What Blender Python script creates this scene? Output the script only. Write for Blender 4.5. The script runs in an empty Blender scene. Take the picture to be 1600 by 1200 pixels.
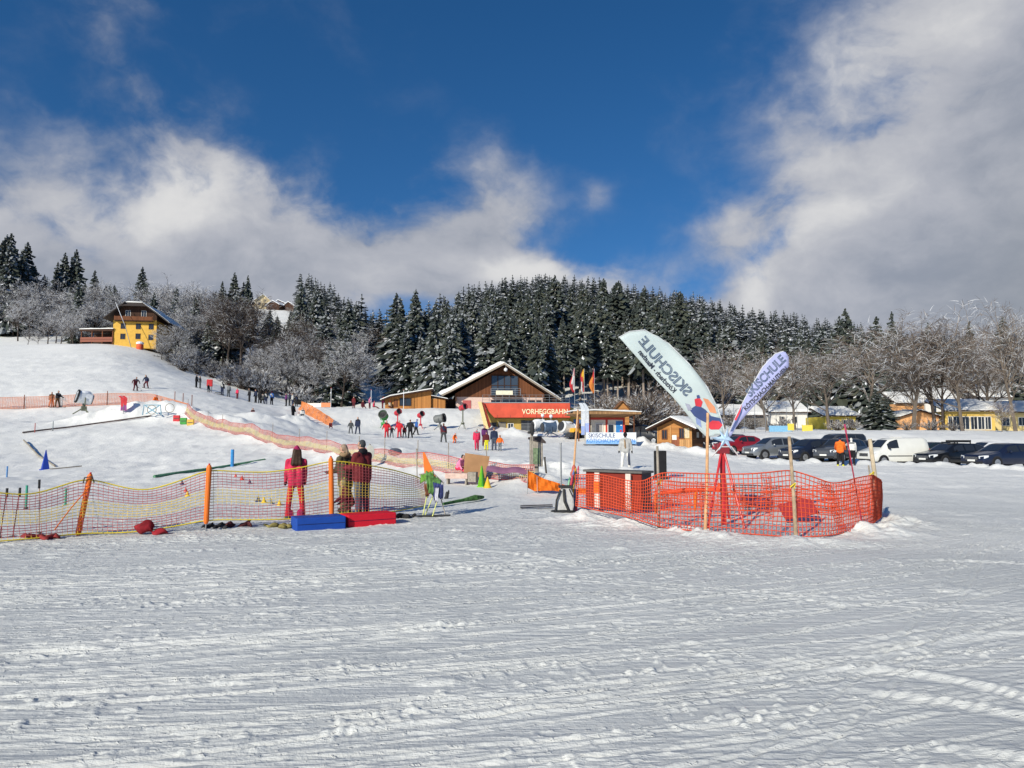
import bpy, bmesh, math, random
import numpy as np
from mathutils import Vector, Matrix, Euler
R = math.radians
SC = bpy.context.scene
COL = SC.collection
random.seed(7); RNG = np.random.default_rng(11)

# ------------------------------------------------------------------ camera
H = 1.9; F = 1110.0; HZ = 683.0
TH = math.atan((HZ - 600.0) / F)
cam_d = bpy.data.cameras.new("camera"); cam = bpy.data.objects.new("camera", cam_d); COL.objects.link(cam)
cam_d.sensor_width = 36.0; cam_d.lens = 36.0 * F / 1600.0; cam_d.clip_end = 6000.0; cam_d.clip_start = 0.05
cam.location = (0, 0, H); cam.rotation_euler = (R(90) + TH, 0, 0)
SC.camera = cam
SC.view_settings.view_transform = 'Standard'; SC.view_settings.look = 'None'
SC.view_settings.gamma = 1.0; SC.view_settings.exposure = 0.0
SC.view_settings.use_curve_mapping = False
SC.cycles.use_denoising = True
SC.cycles.max_bounces = 5; SC.cycles.diffuse_bounces = 3; SC.cycles.glossy_bounces = 2
SC.cycles.transmission_bounces = 3; SC.cycles.transparent_max_bounces = 6

# ------------------------------------------------------------------ node helper
class NT:
    def __init__(s, tree): s.t = tree; s.n = tree.nodes; s.l = tree.links
    def new(s, typ, **kw):
        n = s.n.new(typ)
        for k, v in kw.items(): setattr(n, k, v)
        return n
    def put(s, sock, v):
        if isinstance(v, bpy.types.NodeSocket): s.l.new(v, sock)
        else: sock.default_value = v
    def m(s, op, a, b=0.0, c=0.0, clamp=False):
        n = s.new('ShaderNodeMath', operation=op, use_clamp=clamp)
        s.put(n.inputs[0], a); s.put(n.inputs[1], b); s.put(n.inputs[2], c)
        return n.outputs[0]
    def sm(s, v, lo, hi, a=0.0, b=1.0):
        n = s.new('ShaderNodeMapRange', interpolation_type='SMOOTHSTEP')
        for i, x in enumerate((v, lo, hi, a, b)): s.put(n.inputs[i], x)
        return n.outputs[0]
    def mix(s, f, a, b, blend='MIX'):
        n = s.new('ShaderNodeMix', data_type='RGBA', blend_type=blend)
        s.put(n.inputs[0], f); s.put(n.inputs[6], a); s.put(n.inputs[7], b)
        return n.outputs[2]
    def noise(s, vec, scale, detail=4.0, rough=.55, dist=0.0):
        n = s.new('ShaderNodeTexNoise')
        if vec is not None: s.put(n.inputs['Vector'], vec)
        n.inputs['Scale'].default_value = scale; n.inputs['Detail'].default_value = detail
        n.inputs['Roughness'].default_value = rough; n.inputs['Distortion'].default_value = dist
        return n.outputs[0]
    def xyz(s, v):
        n = s.new('ShaderNodeSeparateXYZ'); s.put(n.inputs[0], v); return n.outputs
    def vec(s, x, y, z):
        n = s.new('ShaderNodeCombineXYZ'); s.put(n.inputs[0], x); s.put(n.inputs[1], y); s.put(n.inputs[2], z); return n.outputs[0]
    def mapping(s, v, loc=(0, 0, 0), rot=(0, 0, 0), scale=(1, 1, 1)):
        n = s.new('ShaderNodeMapping'); s.put(n.inputs[0], v)
        n.inputs[1].default_value = loc; n.inputs[2].default_value = rot; n.inputs[3].default_value = scale
        return n.outputs[0]

# ------------------------------------------------------------------ sun and sky
SUN_EL = R(25.0); SUN_AZ = R(212.0)          # azimuth clockwise from +Y: sun stands behind the camera, to its left
sdir = Vector((math.sin(SUN_AZ) * math.cos(SUN_EL), math.cos(SUN_AZ) * math.cos(SUN_EL), math.sin(SUN_EL)))
sun_d = bpy.data.lights.new("sun", 'SUN'); sun_d.energy = 4.9; sun_d.angle = R(0.55); sun_d.color = (1.0, .94, .79)
sun = bpy.data.objects.new("sun", sun_d); COL.objects.link(sun)
sun.rotation_euler = sdir.to_track_quat('Z', 'Y').to_euler(); sun.location = (-60, -90, 80)

w = bpy.data.worlds.new("World"); SC.world = w; w.use_nodes = True
w.node_tree.nodes.clear(); n = NT(w.node_tree)
out = n.new('ShaderNodeOutputWorld'); bg = n.new('ShaderNodeBackground')
sky = n.new('ShaderNodeTexSky', sky_type='NISHITA')
sky.sun_disc = False; sky.sun_elevation = SUN_EL; sky.sun_rotation = SUN_AZ
sky.altitude = 900; sky.air_density = 1.0; sky.dust_density = 0.3; sky.ozone_density = 2.5
d = n.new('ShaderNodeTexCoord').outputs['Generated']
dx, dy, dz = n.xyz(d)
n.put(sky.inputs[0], n.vec(dx, dy, n.m('ADD', dz, .16)))
az = n.m('ARCTAN2', dx, dy); el = n.m('ARCSINE', dz)
def AE(px, py):
    a = math.atan((px - 800) / F); return a, math.atan((HZ - py) / F * math.cos(a))
# cloud banks: soft directional masses broken up by warped noise
nA = n.noise(d, 2.6, 5, .5); nW = n.noise(n.mapping(d, loc=(5, 3, 1)), 5.5, 5, .55)
vw = n.vec(n.m('ADD', dx, n.m('MULTIPLY', nA, .25)), n.m('ADD', dy, n.m('MULTIPLY', nW, .12)), n.m('ADD', dz, n.m('MULTIPLY', nW, .10)))
nB = n.noise(n.mapping(vw, loc=(3.1, 1.7, .4), scale=(1, 1, 1.5)), 5.5, 9, .56)
nC = n.noise(n.mapping(d, loc=(7, 2, 5), scale=(1, 1, 1.7)), 3.6, 5, .5)
nD = n.noise(n.mapping(vw, loc=(1, 8, 2.2), scale=(1, 1, 1.3)), 13.0, 6, .55)
azw = n.m('ADD', az, n.m('MULTIPLY', n.m('SUBTRACT', nA, .5), .22))
elw = n.m('ADD', el, n.m('MULTIPLY', n.m('SUBTRACT', nC, .5), .16))
def blob(px, py, rx, ry, amp, rot=0.0):
    a, e = AE(px, py)
    u = n.m('SUBTRACT', azw, a); v = n.m('SUBTRACT', elw, e)
    c, s = math.cos(rot), math.sin(rot)
    uu = n.m('ADD', n.m('MULTIPLY', u, c), n.m('MULTIPLY', v, s))
    vv = n.m('SUBTRACT', n.m('MULTIPLY', v, c), n.m('MULTIPLY', u, s))
    uu = n.m('DIVIDE', uu, rx / F); vv = n.m('DIVIDE', vv, ry / F)
    r2 = n.m('ADD', n.m('MULTIPLY', uu, uu), n.m('MULTIPLY', vv, vv))
    return n.m('MULTIPLY', n.m('EXPONENT', n.m('MULTIPLY', r2, -1.0)), amp)
def summed(L):
    t = None
    for b in L:
        x = blob(*b); t = x if t is None else n.m('ADD', t, x)
    return t
BLOBS = [(170, 360, 210, 75, .95, 0), (400, 350, 210, 95, .70, -.25), (-40, 380, 150, 80, .7, 0), (560, 425, 180, 58, .50, -.1), (320, 450, 400, 40, .5, 0),
         (300, 215, 170, 34, .24, -.45), (170, 90, 170, 24, .22, -.7), (170, 0, 70, 22, .28, 0), (90, 190, 90, 60, .16, 0), 
         (760, 340, 105, 85, .50, 0), (720, 430, 70, 40, .75, 0), (860, 435, 150, 34, 1.0, 0), (1050, 465, 120, 22, .7, 0),
         (1690, 115, 225, 290, 1.35, .2), (1500, 330, 185, 140, 1.0, 0), (1400, 420, 150, 66, .85, 0), (1180, 345, 105, 28, .36, .15),
         (1560, 460, 330, 90, 1.1, 0), (1245, 175, 34, 34, .28, 0), (920, 300, 24, 22, .24, 0), (640, 330, 130, 50, .22, -.3)]
base = summed(BLOBS)
dens = n.m('ADD', base, n.m('MULTIPLY', n.m('MULTIPLY', n.m('ADD', n.m('MULTIPLY', n.m('SUBTRACT', nB, .5), 4.4), n.m('MULTIPLY', n.m('SUBTRACT', nD, .5), .6)), 1.0), n.m('ADD', .16, n.m('MINIMUM', base, .75))))
alpha = n.m('MULTIPLY', n.sm(dens, .02, .92), .97)
# sunlit heads, greyer undersides and thick cores
bright = summed([(215, 300, 110, 46, 1.0, 0), (310, 290, 80, 40, .8, 0), (60, 330, 120, 40, .5, 0), (860, 425, 150, 24, 1.1, 0), (760, 430, 70, 26, .8, 0), (1310, 345, 75, 45, 1.0, .3), (1195, 440, 60, 40, 1.1, .5),
                 (1400, 180, 150, 120, .45, .3), (1400, 60, 130, 60, .5, .3), (460, 300, 160, 50, .35, -.3), (1040, 470, 120, 16, .6, 0)])
lt = n.m('ADD', n.m('MULTIPLY', bright, .55), n.m('ADD', n.m('MULTIPLY', n.m('SUBTRACT', nD, .5), .9), n.m('MULTIPLY', n.m('SUBTRACT', nB, .5), 1.7)))
ccol = n.mix(n.sm(lt, -.30, .30), (.30, .33, .395, 1), (.46, .475, .525, 1))
ccol = n.mix(n.sm(lt, .15, .95), ccol, (.74, .735, .73, 1))
ccol = n.mix(n.m('MULTIPLY', n.sm(n.m('ADD', az, n.m('MULTIPLY', el, -.8)), .30, .62), .75), ccol, (.25, .275, .305, 1))
hsv = n.new('ShaderNodeHueSaturation'); n.put(hsv.inputs['Color'], sky.outputs[0])
hsv.inputs['Hue'].default_value = .503; hsv.inputs['Saturation'].default_value = 1.30; hsv.inputs['Value'].default_value = 1.18
SKY = .10
n.l.new(n.mix(alpha, hsv.outputs[0], n.mix(1.0, ccol, (1 / SKY, 1 / SKY, 1 / SKY, 1), 'MULTIPLY')), bg.inputs[0])
bg.inputs[1].default_value = SKY
n.l.new(bg.outputs[0], out.inputs[0])

# ------------------------------------------------------------------ pixel -> place helpers (photo coordinates, metres)
CT, ST = math.cos(TH), math.sin(TH)
def ray(px, py):
    u = (px - 800) / F; v = (600 - py) / F
    return Vector((u, CT - v * ST, ST + v * CT))
def at(px, py, Y):
    r = ray(px, py); return Vector((0, 0, H)) + r * (Y / r.y)
def gx(px, Y): return (px - 800) / F * Y / 1.0028
def onplane(px, py, p0, nrm):
    r = ray(px, py); o = Vector((0, 0, H)); return o + r * ((p0 - o).dot(nrm) / r.dot(nrm))
# ------------------------------------------------------------------ mesh helpers
class MB:
    def __init__(s): s.v = []; s.f = []; s.m = []
    def add(s, vs, fs, mat=0):
        o = len(s.v); s.v += [tuple(v) for v in vs]
        s.f += [tuple(i + o for i in f) for f in fs]; s.m += [mat] * len(fs)
        return s
    def box(s, x0, x1, y0, y1, z0, z1, mat=0, M=None):
        vs = [Vector(p) for p in ((x0, y0, z0), (x1, y0, z0), (x1, y1, z0), (x0, y1, z0), (x0, y0, z1), (x1, y0, z1), (x1, y1, z1), (x0, y1, z1))]
        if M is not None: vs = [M @ v for v in vs]
        return s.add(vs, [(0, 3, 2, 1), (4, 5, 6, 7), (0, 1, 5, 4), (1, 2, 6, 5), (2, 3, 7, 6), (3, 0, 4, 7)], mat)
    def tube(s, pts, r, k=8, mat=0):
        pts = [Vector(p) for p in pts]; nn = len(pts)
        rs = r if isinstance(r, (list, tuple)) else [r] * nn
        vs = []
        for i, p in enumerate(pts):
            t = (pts[min(i + 1, nn - 1)] - pts[max(i - 1, 0)]).normalized()
            a = t.orthogonal().normalized() if i == 0 else (a - t * a.dot(t)).normalized()
            b = t.cross(a)
            for j in range(k):
                q = 2 * math.pi * j / k; vs.append(p + (a * math.cos(q) + b * math.sin(q)) * rs[i])
        fs = [(i * k + j, i * k + (j + 1) % k, (i + 1) * k + (j + 1) % k, (i + 1) * k + j) for i in range(nn - 1) for j in range(k)]
        fs += [tuple(range(k - 1, -1, -1)), tuple((nn - 1) * k + j for j in range(k))]
        return s.add(vs, fs, mat)
    def lathe(s, prof, k=16, mat=0, M=None):
        vs = []; nn = len(prof)
        for r, z in prof:
            for j in range(k):
                q = 2 * math.pi * j / k; v = Vector((r * math.cos(q), r * math.sin(q), z)); vs.append(M @ v if M is not None else v)
        fs = [(i * k + j, i * k + (j + 1) % k, (i + 1) * k + (j + 1) % k, (i + 1) * k + j) for i in range(nn - 1) for j in range(k)]
        fs += [tuple(range(k - 1, -1, -1)), tuple((nn - 1) * k + j for j in range(k))]
        return s.add(vs, fs, mat)
    def prism(s, poly, y0, y1, mat=0, M=None):           # poly in (x, z), counter-clockwise seen from -y
        k = len(poly); vs = [Vector((x, y0, z)) for x, z in poly] + [Vector((x, y1, z)) for x, z in poly]
        if M is not None: vs = [M @ v for v in vs]
        fs = [tuple(range(k)), tuple(range(2 * k - 1, k - 1, -1))] + [(i, i + k, (i + 1) % k + k, (i + 1) % k) for i in range(k)]
        return s.add(vs, fs, mat)
    def ell(s, c, r, k=12, l=8, mat=0, M=None):
        vs = []; c = Vector(c)
        for i in range(l + 1):
            p = math.pi * i / l; ss = max(math.sin(p), 1e-3)
            for j in range(k):
                q = 2 * math.pi * j / k; v = Vector((r[0] * ss * math.cos(q), r[1] * ss * math.sin(q), -r[2] * math.cos(p)))
                vs.append(c + (M @ v if M is not None else v))
        fs = [(i * k + j, i * k + (j + 1) % k, (i + 1) * k + (j + 1) % k, (i + 1) * k + j) for i in range(l) for j in range(k)]
        fs += [tuple(range(k - 1, -1, -1)), tuple(l * k + j for j in range(k))]
        return s.add(vs, fs, mat)
    def sheet(s, P, mat=0):                               # P[i][j] grid of points
        a, b = len(P), len(P[0]); vs = [p for row in P for p in row]
        return s.add(vs, [(i * b + j, (i + 1) * b + j, (i + 1) * b + j + 1, i * b + j + 1) for i in range(a - 1) for j in range(b - 1)], mat)
    def build(s, name, mats, parent=None, smooth=False, bevel=0.0, loc=None, solid=0.0):
        me = bpy.data.meshes.new(name); me.from_pydata(s.v, [], s.f)
        if not isinstance(mats, (list, tuple)): mats = [mats]
        for m_ in mats: me.materials.append(m_)
        me.polygons.foreach_set('material_index', s.m)
        if smooth: me.polygons.foreach_set('use_smooth', [True] * len(s.f))
        me.update()
        o = bpy.data.objects.new(name, me); COL.objects.link(o)
        if parent is not None: o.parent = parent
        if loc is not None: o.location = loc
        if solid: md = o.modifiers.new('solid', 'SOLIDIFY'); md.thickness = solid; md.offset = 0
        if bevel: md = o.modifiers.new('bevel', 'BEVEL'); md.width = bevel; md.segments = 2; md.limit_method = 'ANGLE'
        return o
def np_obj(name, V, Q, MI, mats, parent=None, smooth=False):
    me = bpy.data.meshes.new(name); nv, nf, k = len(V), len(Q), Q.shape[1]
    me.vertices.add(nv); me.vertices.foreach_set('co', np.ascontiguousarray(V, np.float32).ravel())
    me.loops.add(nf * k); me.loops.foreach_set('vertex_index', np.ascontiguousarray(Q, np.int32).ravel())
    me.polygons.add(nf); me.polygons.foreach_set('loop_start', np.arange(0, nf * k, k, dtype=np.int32))
    for m_ in mats: me.materials.append(m_)
    if MI is not None: me.polygons.foreach_set('material_index', np.ascontiguousarray(MI, np.int32))
    if smooth: me.polygons.foreach_set('use_smooth', np.ones(nf, bool))
    me.update(calc_edges=True)
    o = bpy.data.objects.new(name, me); COL.objects.link(o)
    if parent is not None: o.parent = parent
    return o
def tag(o, label=None, cat=None, group=None, kind=None):
    if label: o['label'] = label
    if cat: o['category'] = cat
    if group: o['group'] = group
    if kind: o['kind'] = kind
    return o
def thing(name, label, cat, loc=(0, 0, 0), rotz=0.0, group=None):
    o = bpy.data.objects.new(name, None); COL.objects.link(o); o.empty_display_size = .2
    o.location = loc; o.rotation_euler = (0, 0, rotz)
    return tag(o, label, cat, group)
def copy_tree(o, parent=None):
    c = o.copy(); COL.objects.link(c)
    if parent is not None: c.parent = parent
    for ch in list(o.children): copy_tree(ch, c)
    return c

# ------------------------------------------------------------------ materials
MATS = {}
def mat(name, col, rough=.75, spec=.3, metal=0.0, var=.12, vscale=6.0, bump=0.0, bscale=40.0, trans=0.0, coat=0.0):
    if name in MATS: return MATS[name]
    m_ = bpy.data.materials.new(name); m_.use_nodes = True; t = NT(m_.node_tree)
    p = t.n['Principled BSDF']; p.inputs['Roughness'].default_value = rough
    p.inputs['Specular IOR Level'].default_value = spec; p.inputs['Metallic'].default_value = metal
    if coat: p.inputs['Coat Weight'].default_value = coat; p.inputs['Coat Roughness'].default_value = .08
    co = t.new('ShaderNodeTexCoord').outputs['Object']
    c = (*col, 1)
    if var:
        nz = t.noise(co, vscale, 5, .6)
        t.put(p.inputs['Base Color'], t.mix(t.sm(nz, .3, .7), (*[x * (1 - var) for x in col], 1), (*[min(1, x * (1 + var)) for x in col], 1)))
    else: p.inputs['Base Color'].default_value = c
    if bump:
        b = t.new('ShaderNodeBump'); b.inputs['Strength'].default_value = bump; b.inputs['Distance'].default_value = .02
        t.put(b.inputs['Height'], t.noise(co, bscale, 5, .6)); t.l.new(b.outputs[0], p.inputs['Normal'])
    if trans:
        tr = t.new('ShaderNodeBsdfTranslucent'); t.put(tr.inputs[0], p.inputs['Base Color'].links[0].from_socket if p.inputs['Base Color'].links else c)
        mx = t.new('ShaderNodeMixShader'); mx.inputs[0].default_value = trans
        t.l.new(p.outputs[0], mx.inputs[1]); t.l.new(tr.outputs[0], mx.inputs[2]); t.l.new(mx.outputs[0], t.n['Material Output'].inputs[0])
    MATS[name] = m_; return m_
def wood(name, col, axis='x', plank=.16, rough=.8, var=.28):
    if name in MATS: return MATS[name]
    m_ = bpy.data.materials.new(name); m_.use_nodes = True; t = NT(m_.node_tree)
    p = t.n['Principled BSDF']; p.inputs['Roughness'].default_value = rough; p.inputs['Specular IOR Level'].default_value = .2
    co = t.new('ShaderNodeTexCoord').outputs['Object']; X = t.xyz(co)
    s = t.m('DIVIDE', t.m('ADD', X[0], X[1]) if axis == 'x' else X[2], plank)
    fl = t.m('FLOOR', s); fr = t.m('FRACT', s)
    wn = t.new('ShaderNodeTexWhiteNoise', noise_dimensions='1D'); t.put(wn.inputs['W'], fl)
    gr = t.noise(t.mapping(co, scale=(14, 14, 1.2) if axis == 'x' else (1.2, 1.2, 14)), 1.6, 6, .65)
    v = t.m('ADD', t.m('MULTIPLY', wn.outputs[0], .55), t.m('MULTIPLY', gr, .45))
    c = t.mix(v, (*[x * (1 - var * 1.4) for x in col], 1), (*[min(1, x * (1 + var)) for x in col], 1))
    gap = t.m('LESS_THAN', fr, .08)
    c = t.mix(t.m('MULTIPLY', gap, .7), c, (*[x * .25 for x in col], 1))
    t.put(p.inputs['Base Color'], c)
    b = t.new('ShaderNodeBump'); b.inputs['Strength'].default_value = .5; b.inputs['Distance'].default_value = .02
    t.put(b.inputs['Height'], t.m('SUBTRACT', gr, t.m('MULTIPLY', gap, 1.0))); t.l.new(b.outputs[0], p.inputs['Normal'])
    MATS[name] = m_; return m_
def snow_mat(name, tracks=False):
    m_ = bpy.data.materials.new(name); m_.use_nodes = True; t = NT(m_.node_tree)
    p = t.n['Principled BSDF']; p.inputs['Roughness'].default_value = .62; p.inputs['Specular IOR Level'].default_value = .25
    co = t.new('ShaderNodeTexCoord').outputs['Object']
    a = t.noise(co, .35, 5, .6); b_ = t.noise(co, 7, 6, .65)
    c = t.mix(t.sm(a, .3, .7), (.83, .83, .805, 1), (.89, .885, .86, 1))
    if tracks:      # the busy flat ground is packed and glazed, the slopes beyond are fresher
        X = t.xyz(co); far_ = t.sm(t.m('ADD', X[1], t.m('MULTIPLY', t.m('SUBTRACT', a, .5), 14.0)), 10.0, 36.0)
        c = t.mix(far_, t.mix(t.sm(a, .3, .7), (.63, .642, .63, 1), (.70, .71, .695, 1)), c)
    c = t.mix(t.m('MULTIPLY', t.sm(b_, .55, .75), .25), c, (.90, .895, .885, 1))
    t.put(p.inputs['Base Color'], c)
    h = t.m('ADD', t.m('MULTIPLY', t.noise(co, 9, 7, .68), .05), t.m('MULTIPLY', t.noise(co, 45, 4, .7), .012))
    if tracks:
        # fine ski-scraped streaks, running along the traffic direction
        sc = t.mapping(co, rot=(0, 0, R(-17)), scale=(.12, 5.5, 1))
        h = t.m('ADD', t.m('MULTIPLY', h, .42), t.m('MULTIPLY', t.noise(sc, 2.8, 7, .62, .06), .034))
        crumbs = t.noise(t.mapping(co, rot=(0, 0, R(-17)), scale=(1, 1.6, 1)), 16, 3, .6)
        h = t.m('ADD', h, t.m('MULTIPLY', t.sm(crumbs, .60, .72), .009))
    b = t.new('ShaderNodeBump'); b.inputs['Strength'].default_value = .9; b.inputs['Distance'].default_value = 1.0
    t.put(b.inputs['Height'], h); t.l.new(b.outputs[0], p.inputs['Normal'])
    MATS[name] = m_; return m_
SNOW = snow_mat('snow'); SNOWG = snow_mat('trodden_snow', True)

# ------------------------------------------------------------------ terrain
TC = {-250: [(12,0),(30,.1),(45,.8),(60,3.1),(68,3.2),(76,4.9),(90,8.5),(120,15.5),(145,21.5),(160,23),(200,36),(260,54),(350,80),(500,110),(900,130)],
 0: [(12,0),(28,0),(38,.15),(50,1.3),(59,2.9),(68,3.2),(75,4.7),(90,8.4),(120,15.2),(142,20.9),(155,22),(180,28),(220,39),(300,60),(450,92),(900,120)],
 150: [(12,0),(28,0),(38,.3),(50,1.4),(58,2.7),(68,3.4),(75,4.7),(90,8.4),(120,15),(145,21.4),(160,22.2),(185,27),(240,38),(320,55),(450,80),(900,110)],
 230: [(12,0),(28,0),(38,.4),(50,1.6),(58,2.9),(68,3.6),(75,4.9),(90,8),(115,13),(138,18.6),(149,21.3),(160,22),(185,27),(240,38),(320,54),(450,78),(900,108)],
 300: [(12,0),(26,0),(38,.5),(50,1.7),(60,3.0),(75,4.8),(90,7.3),(104,10),(112,11.4),(125,11.5),(150,15),(185,24),(240,36),(320,54),(450,82),(900,105)],
 400: [(12,0),(24,0),(36,.5),(46,1.5),(52,2.0),(60,2.7),(75,4.2),(90,5.6),(100,6.4),(115,8.2),(130,10.5),(160,17),(200,26),(260,40),(330,58),(410,77),(450,84),(600,90),(900,100)],
 480: [(12,0),(24,0),(34,.25),(42,.95),(50,1.5),(60,1.9),(75,2.6),(84,3.2),(96,5.9),(102,6.2),(130,6.8),(160,12),(200,23),(260,39),(350,64),(450,84),(900,92)],
 590: [(12,0),(24,0),(34,.3),(42,.7),(52,1.1),(66,1.5),(78,2.0),(86,2.9),(96,5.9),(102,6.15),(130,6.8),(150,10.5),(200,18),(260,28),(350,38),(450,49),(650,58),(900,70)],
 660: [(12,0),(24,0),(34,.3),(45,.6),(56,.95),(68,1.45),(78,2.0),(86,2.9),(96,5.9),(102,6.15),(130,6.8),(150,10),(200,18),(260,29),(350,39),(450,49),(600,58),(900,62)],
 750: [(12,0),(25,0),(34,.3),(45,.5),(56,.85),(68,1.45),(80,2.3),(86,2.9),(96,5.9),(102,6.1),(125,6.6),(150,10),(200,22),(280,42),(400,67),(520,86),(600,91),(900,70)],
 850: [(12,0),(25,0),(40,.3),(56,.85),(68,1.35),(80,1.9),(88,2.3),(98,3.2),(104,5.9),(125,6.6),(150,9.5),(200,22),(280,44),(400,73),(540,101),(620,104),(900,80)],
 950: [(12,0),(26,0),(40,.25),(55,.8),(70,1.3),(82,2.0),(100,4.0),(125,6),(150,9),(190,17),(260,36),(380,64),(520,91),(600,94),(900,75)],
 1050: [(12,0),(28,0),(42,.2),(55,.5),(65,.75),(75,1.2),(95,3),(125,5.6),(160,9),(220,22),(300,42),(420,68),(540,84),(620,86),(900,70)],
 1150: [(12,0),(30,0),(45,.15),(55,.35),(64,.5),(69,1.9),(75,2.2),(85,2.4),(120,3.2),(170,6),(230,16),(320,40),(430,60),(540,72),(900,70)],
 1300: [(12,0),(30,0),(45,.1),(58,.3),(63,.6),(68,2.2),(75,2.4),(85,2.6),(120,3.3),(190,7),(260,16),(340,35),(440,54),(540,63),(900,66)],
 1450: [(12,0),(30,0),(45,0),(52,.1),(58,.3),(63,.7),(68,2.1),(75,2.3),(85,2.6),(120,3.3),(190,7),(280,16),(360,31),(480,50),(560,56),(900,60)],
 1600: [(12,0),(30,0),(44,-.05),(52,.1),(60,.6),(66,2.0),(75,2.2),(85,2.5),(120,3.2),(190,7),(300,18),(400,34),(520,50),(900,56)],
 1850: [(12,0),(30,0),(44,0),(52,.1),(60,.6),(66,2.0),(75,2.2),(85,2.5),(120,3.2),(190,7),(300,18),(400,34),(520,50),(900,56)]}
NA, NR = 700, 900
AZ0, AZ1 = R(-60), R(60); L0, L1 = math.log(1.0), math.log(1500.0)
def _table():
    lr = np.linspace(L0, L1, NR); rr = np.exp(lr); keys = sorted(TC); cols = []
    for k in keys:
        a = math.atan((k - 800) / F); Y = rr * math.cos(a)
        cols.append(np.interp(Y, [0] + [p[0] for p in TC[k]], [0] + [p[1] for p in TC[k]]))
    cols = np.array(cols); ka = np.array([math.atan((k - 800) / F) for k in keys]); A = np.linspace(AZ0, AZ1, NA)
    Z = np.array([np.interp(A, ka, cols[:, j]) for j in range(NR)]).T
    def blur(Z, s, ax):
        k = np.exp(-.5 * (np.arange(-3 * s, 3 * s + 1) / s) ** 2); k /= k.sum(); p = 3 * s
        pad = [(0, 0), (0, 0)]; pad[ax] = (p, p); Q = np.pad(Z, pad, mode='edge')
        return np.apply_along_axis(lambda q: np.convolve(q, k, 'valid'), ax, Q)
    return blur(blur(Z, 9, 0), 4, 1)
ZT = _table()
def _hash(ix, iy, s):
    h = (ix * 374761393 + iy * 668265263 + s * 1274126177) & 0xFFFFFFFF
    h = ((h ^ (h >> 13)) * 1103515245) & 0xFFFFFFFF
    return ((h ^ (h >> 16)) & 0xFFFF) / 65535.0
def vnoise(x, y, s=0):
    ix = np.floor(x).astype(np.int64); iy = np.floor(y).astype(np.int64); fx = x - ix; fy = y - iy
    fx = fx * fx * fx * (fx * (fx * 6 - 15) + 10); fy = fy * fy * fy * (fy * (fy * 6 - 15) + 10)
    a = _hash(ix, iy, s); b = _hash(ix + 1, iy, s); c = _hash(ix, iy + 1, s); d_ = _hash(ix + 1, iy + 1, s)
    return (a * (1 - fx) + b * fx) * (1 - fy) + (c * (1 - fx) + d_ * fx) * fy - .5
def fbm(x, y, o=4, s=0):
    t = 0; a = 1.0
    for i in range(o): t = t + a * vnoise(x * 2 ** i + 17.3 * i, y * 2 ** i + 9.1 * i, s + i); a *= .5
    return t
# snow heaps: (px, Y, height, radius x, radius y, lumpiness)
HEAPS = [(150, 62, .6, 3.2, 2.2, .35), (200, 63, .8, 3.6, 2.4, .4), (248, 63.5, .9, 3.0, 2.2, .4), (285, 64, .6, 2.4, 2.0, .35),
         (805, 79, .9, 2.2, 2.0, .2), (470, 78, .9, 2.6, 2.0, .3), (420, 68, .8, 5.0, 2.5, .3), (350, 62, .7, 4.0, 2.0, .4), (560, 52, .5, 4.0, 2.5, .3),
         (620, 46, .55, 2.6, 2.2, .3), (700, 42, .45, 3.0, 1.6, .3), (790, 36, .4, 2.2, 1.4, .5), (860, 33, .5, 1.8, 1.3, .6), (940, 33, .2, 2.2, 1.2, .6),
         (1100, 13.9, .16, .45, .3, .6), (1135, 13.5, .1, .8, .3, .6), (1060, 14.6, .12, .8, .35, .6), (975, 15.9, .16, 1.0, .4, .5), (1250, 13.0, .12, 1.2, .35, .6),
         (1360, 14.3, .18, .8, .6, .6), (1400, 15.6, .16, .7, .6, .6), (912, 17.0, .20, .8, .4, .5),
         (990, 66, .5, 2.2, 1.2, .6), (1050, 63, .3, 2.5, 1.0, .6), (1110, 60, .45, 2.0, 1.0, .6)]
CARFRONT = [(1000, 66), (1060, 62), (1120, 58), (1180, 51.5), (1240, 49.5), (1330, 48.0), (1400, 46.3), (1480, 44.5), (1540, 41.5), (1620, 40.0), (1800, 40)]
NETPATH = [(290, 62), (370, 52), (480, 42), (600, 34), (700, 30), (760, 28), (835, 25.7)]
def segdist(x, y, pts):
    d_ = np.full(np.shape(x), 1e9)
    for (ax, ay), (bx, by) in zip(pts[:-1], pts[1:]):
        ux, uy = bx - ax, by - ay; t = np.clip(((x - ax) * ux + (y - ay) * uy) / (ux * ux + uy * uy), 0, 1)
        d_ = np.minimum(d_, np.hypot(x - ax - t * ux, y - ay - t * uy))
    return d_
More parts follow.
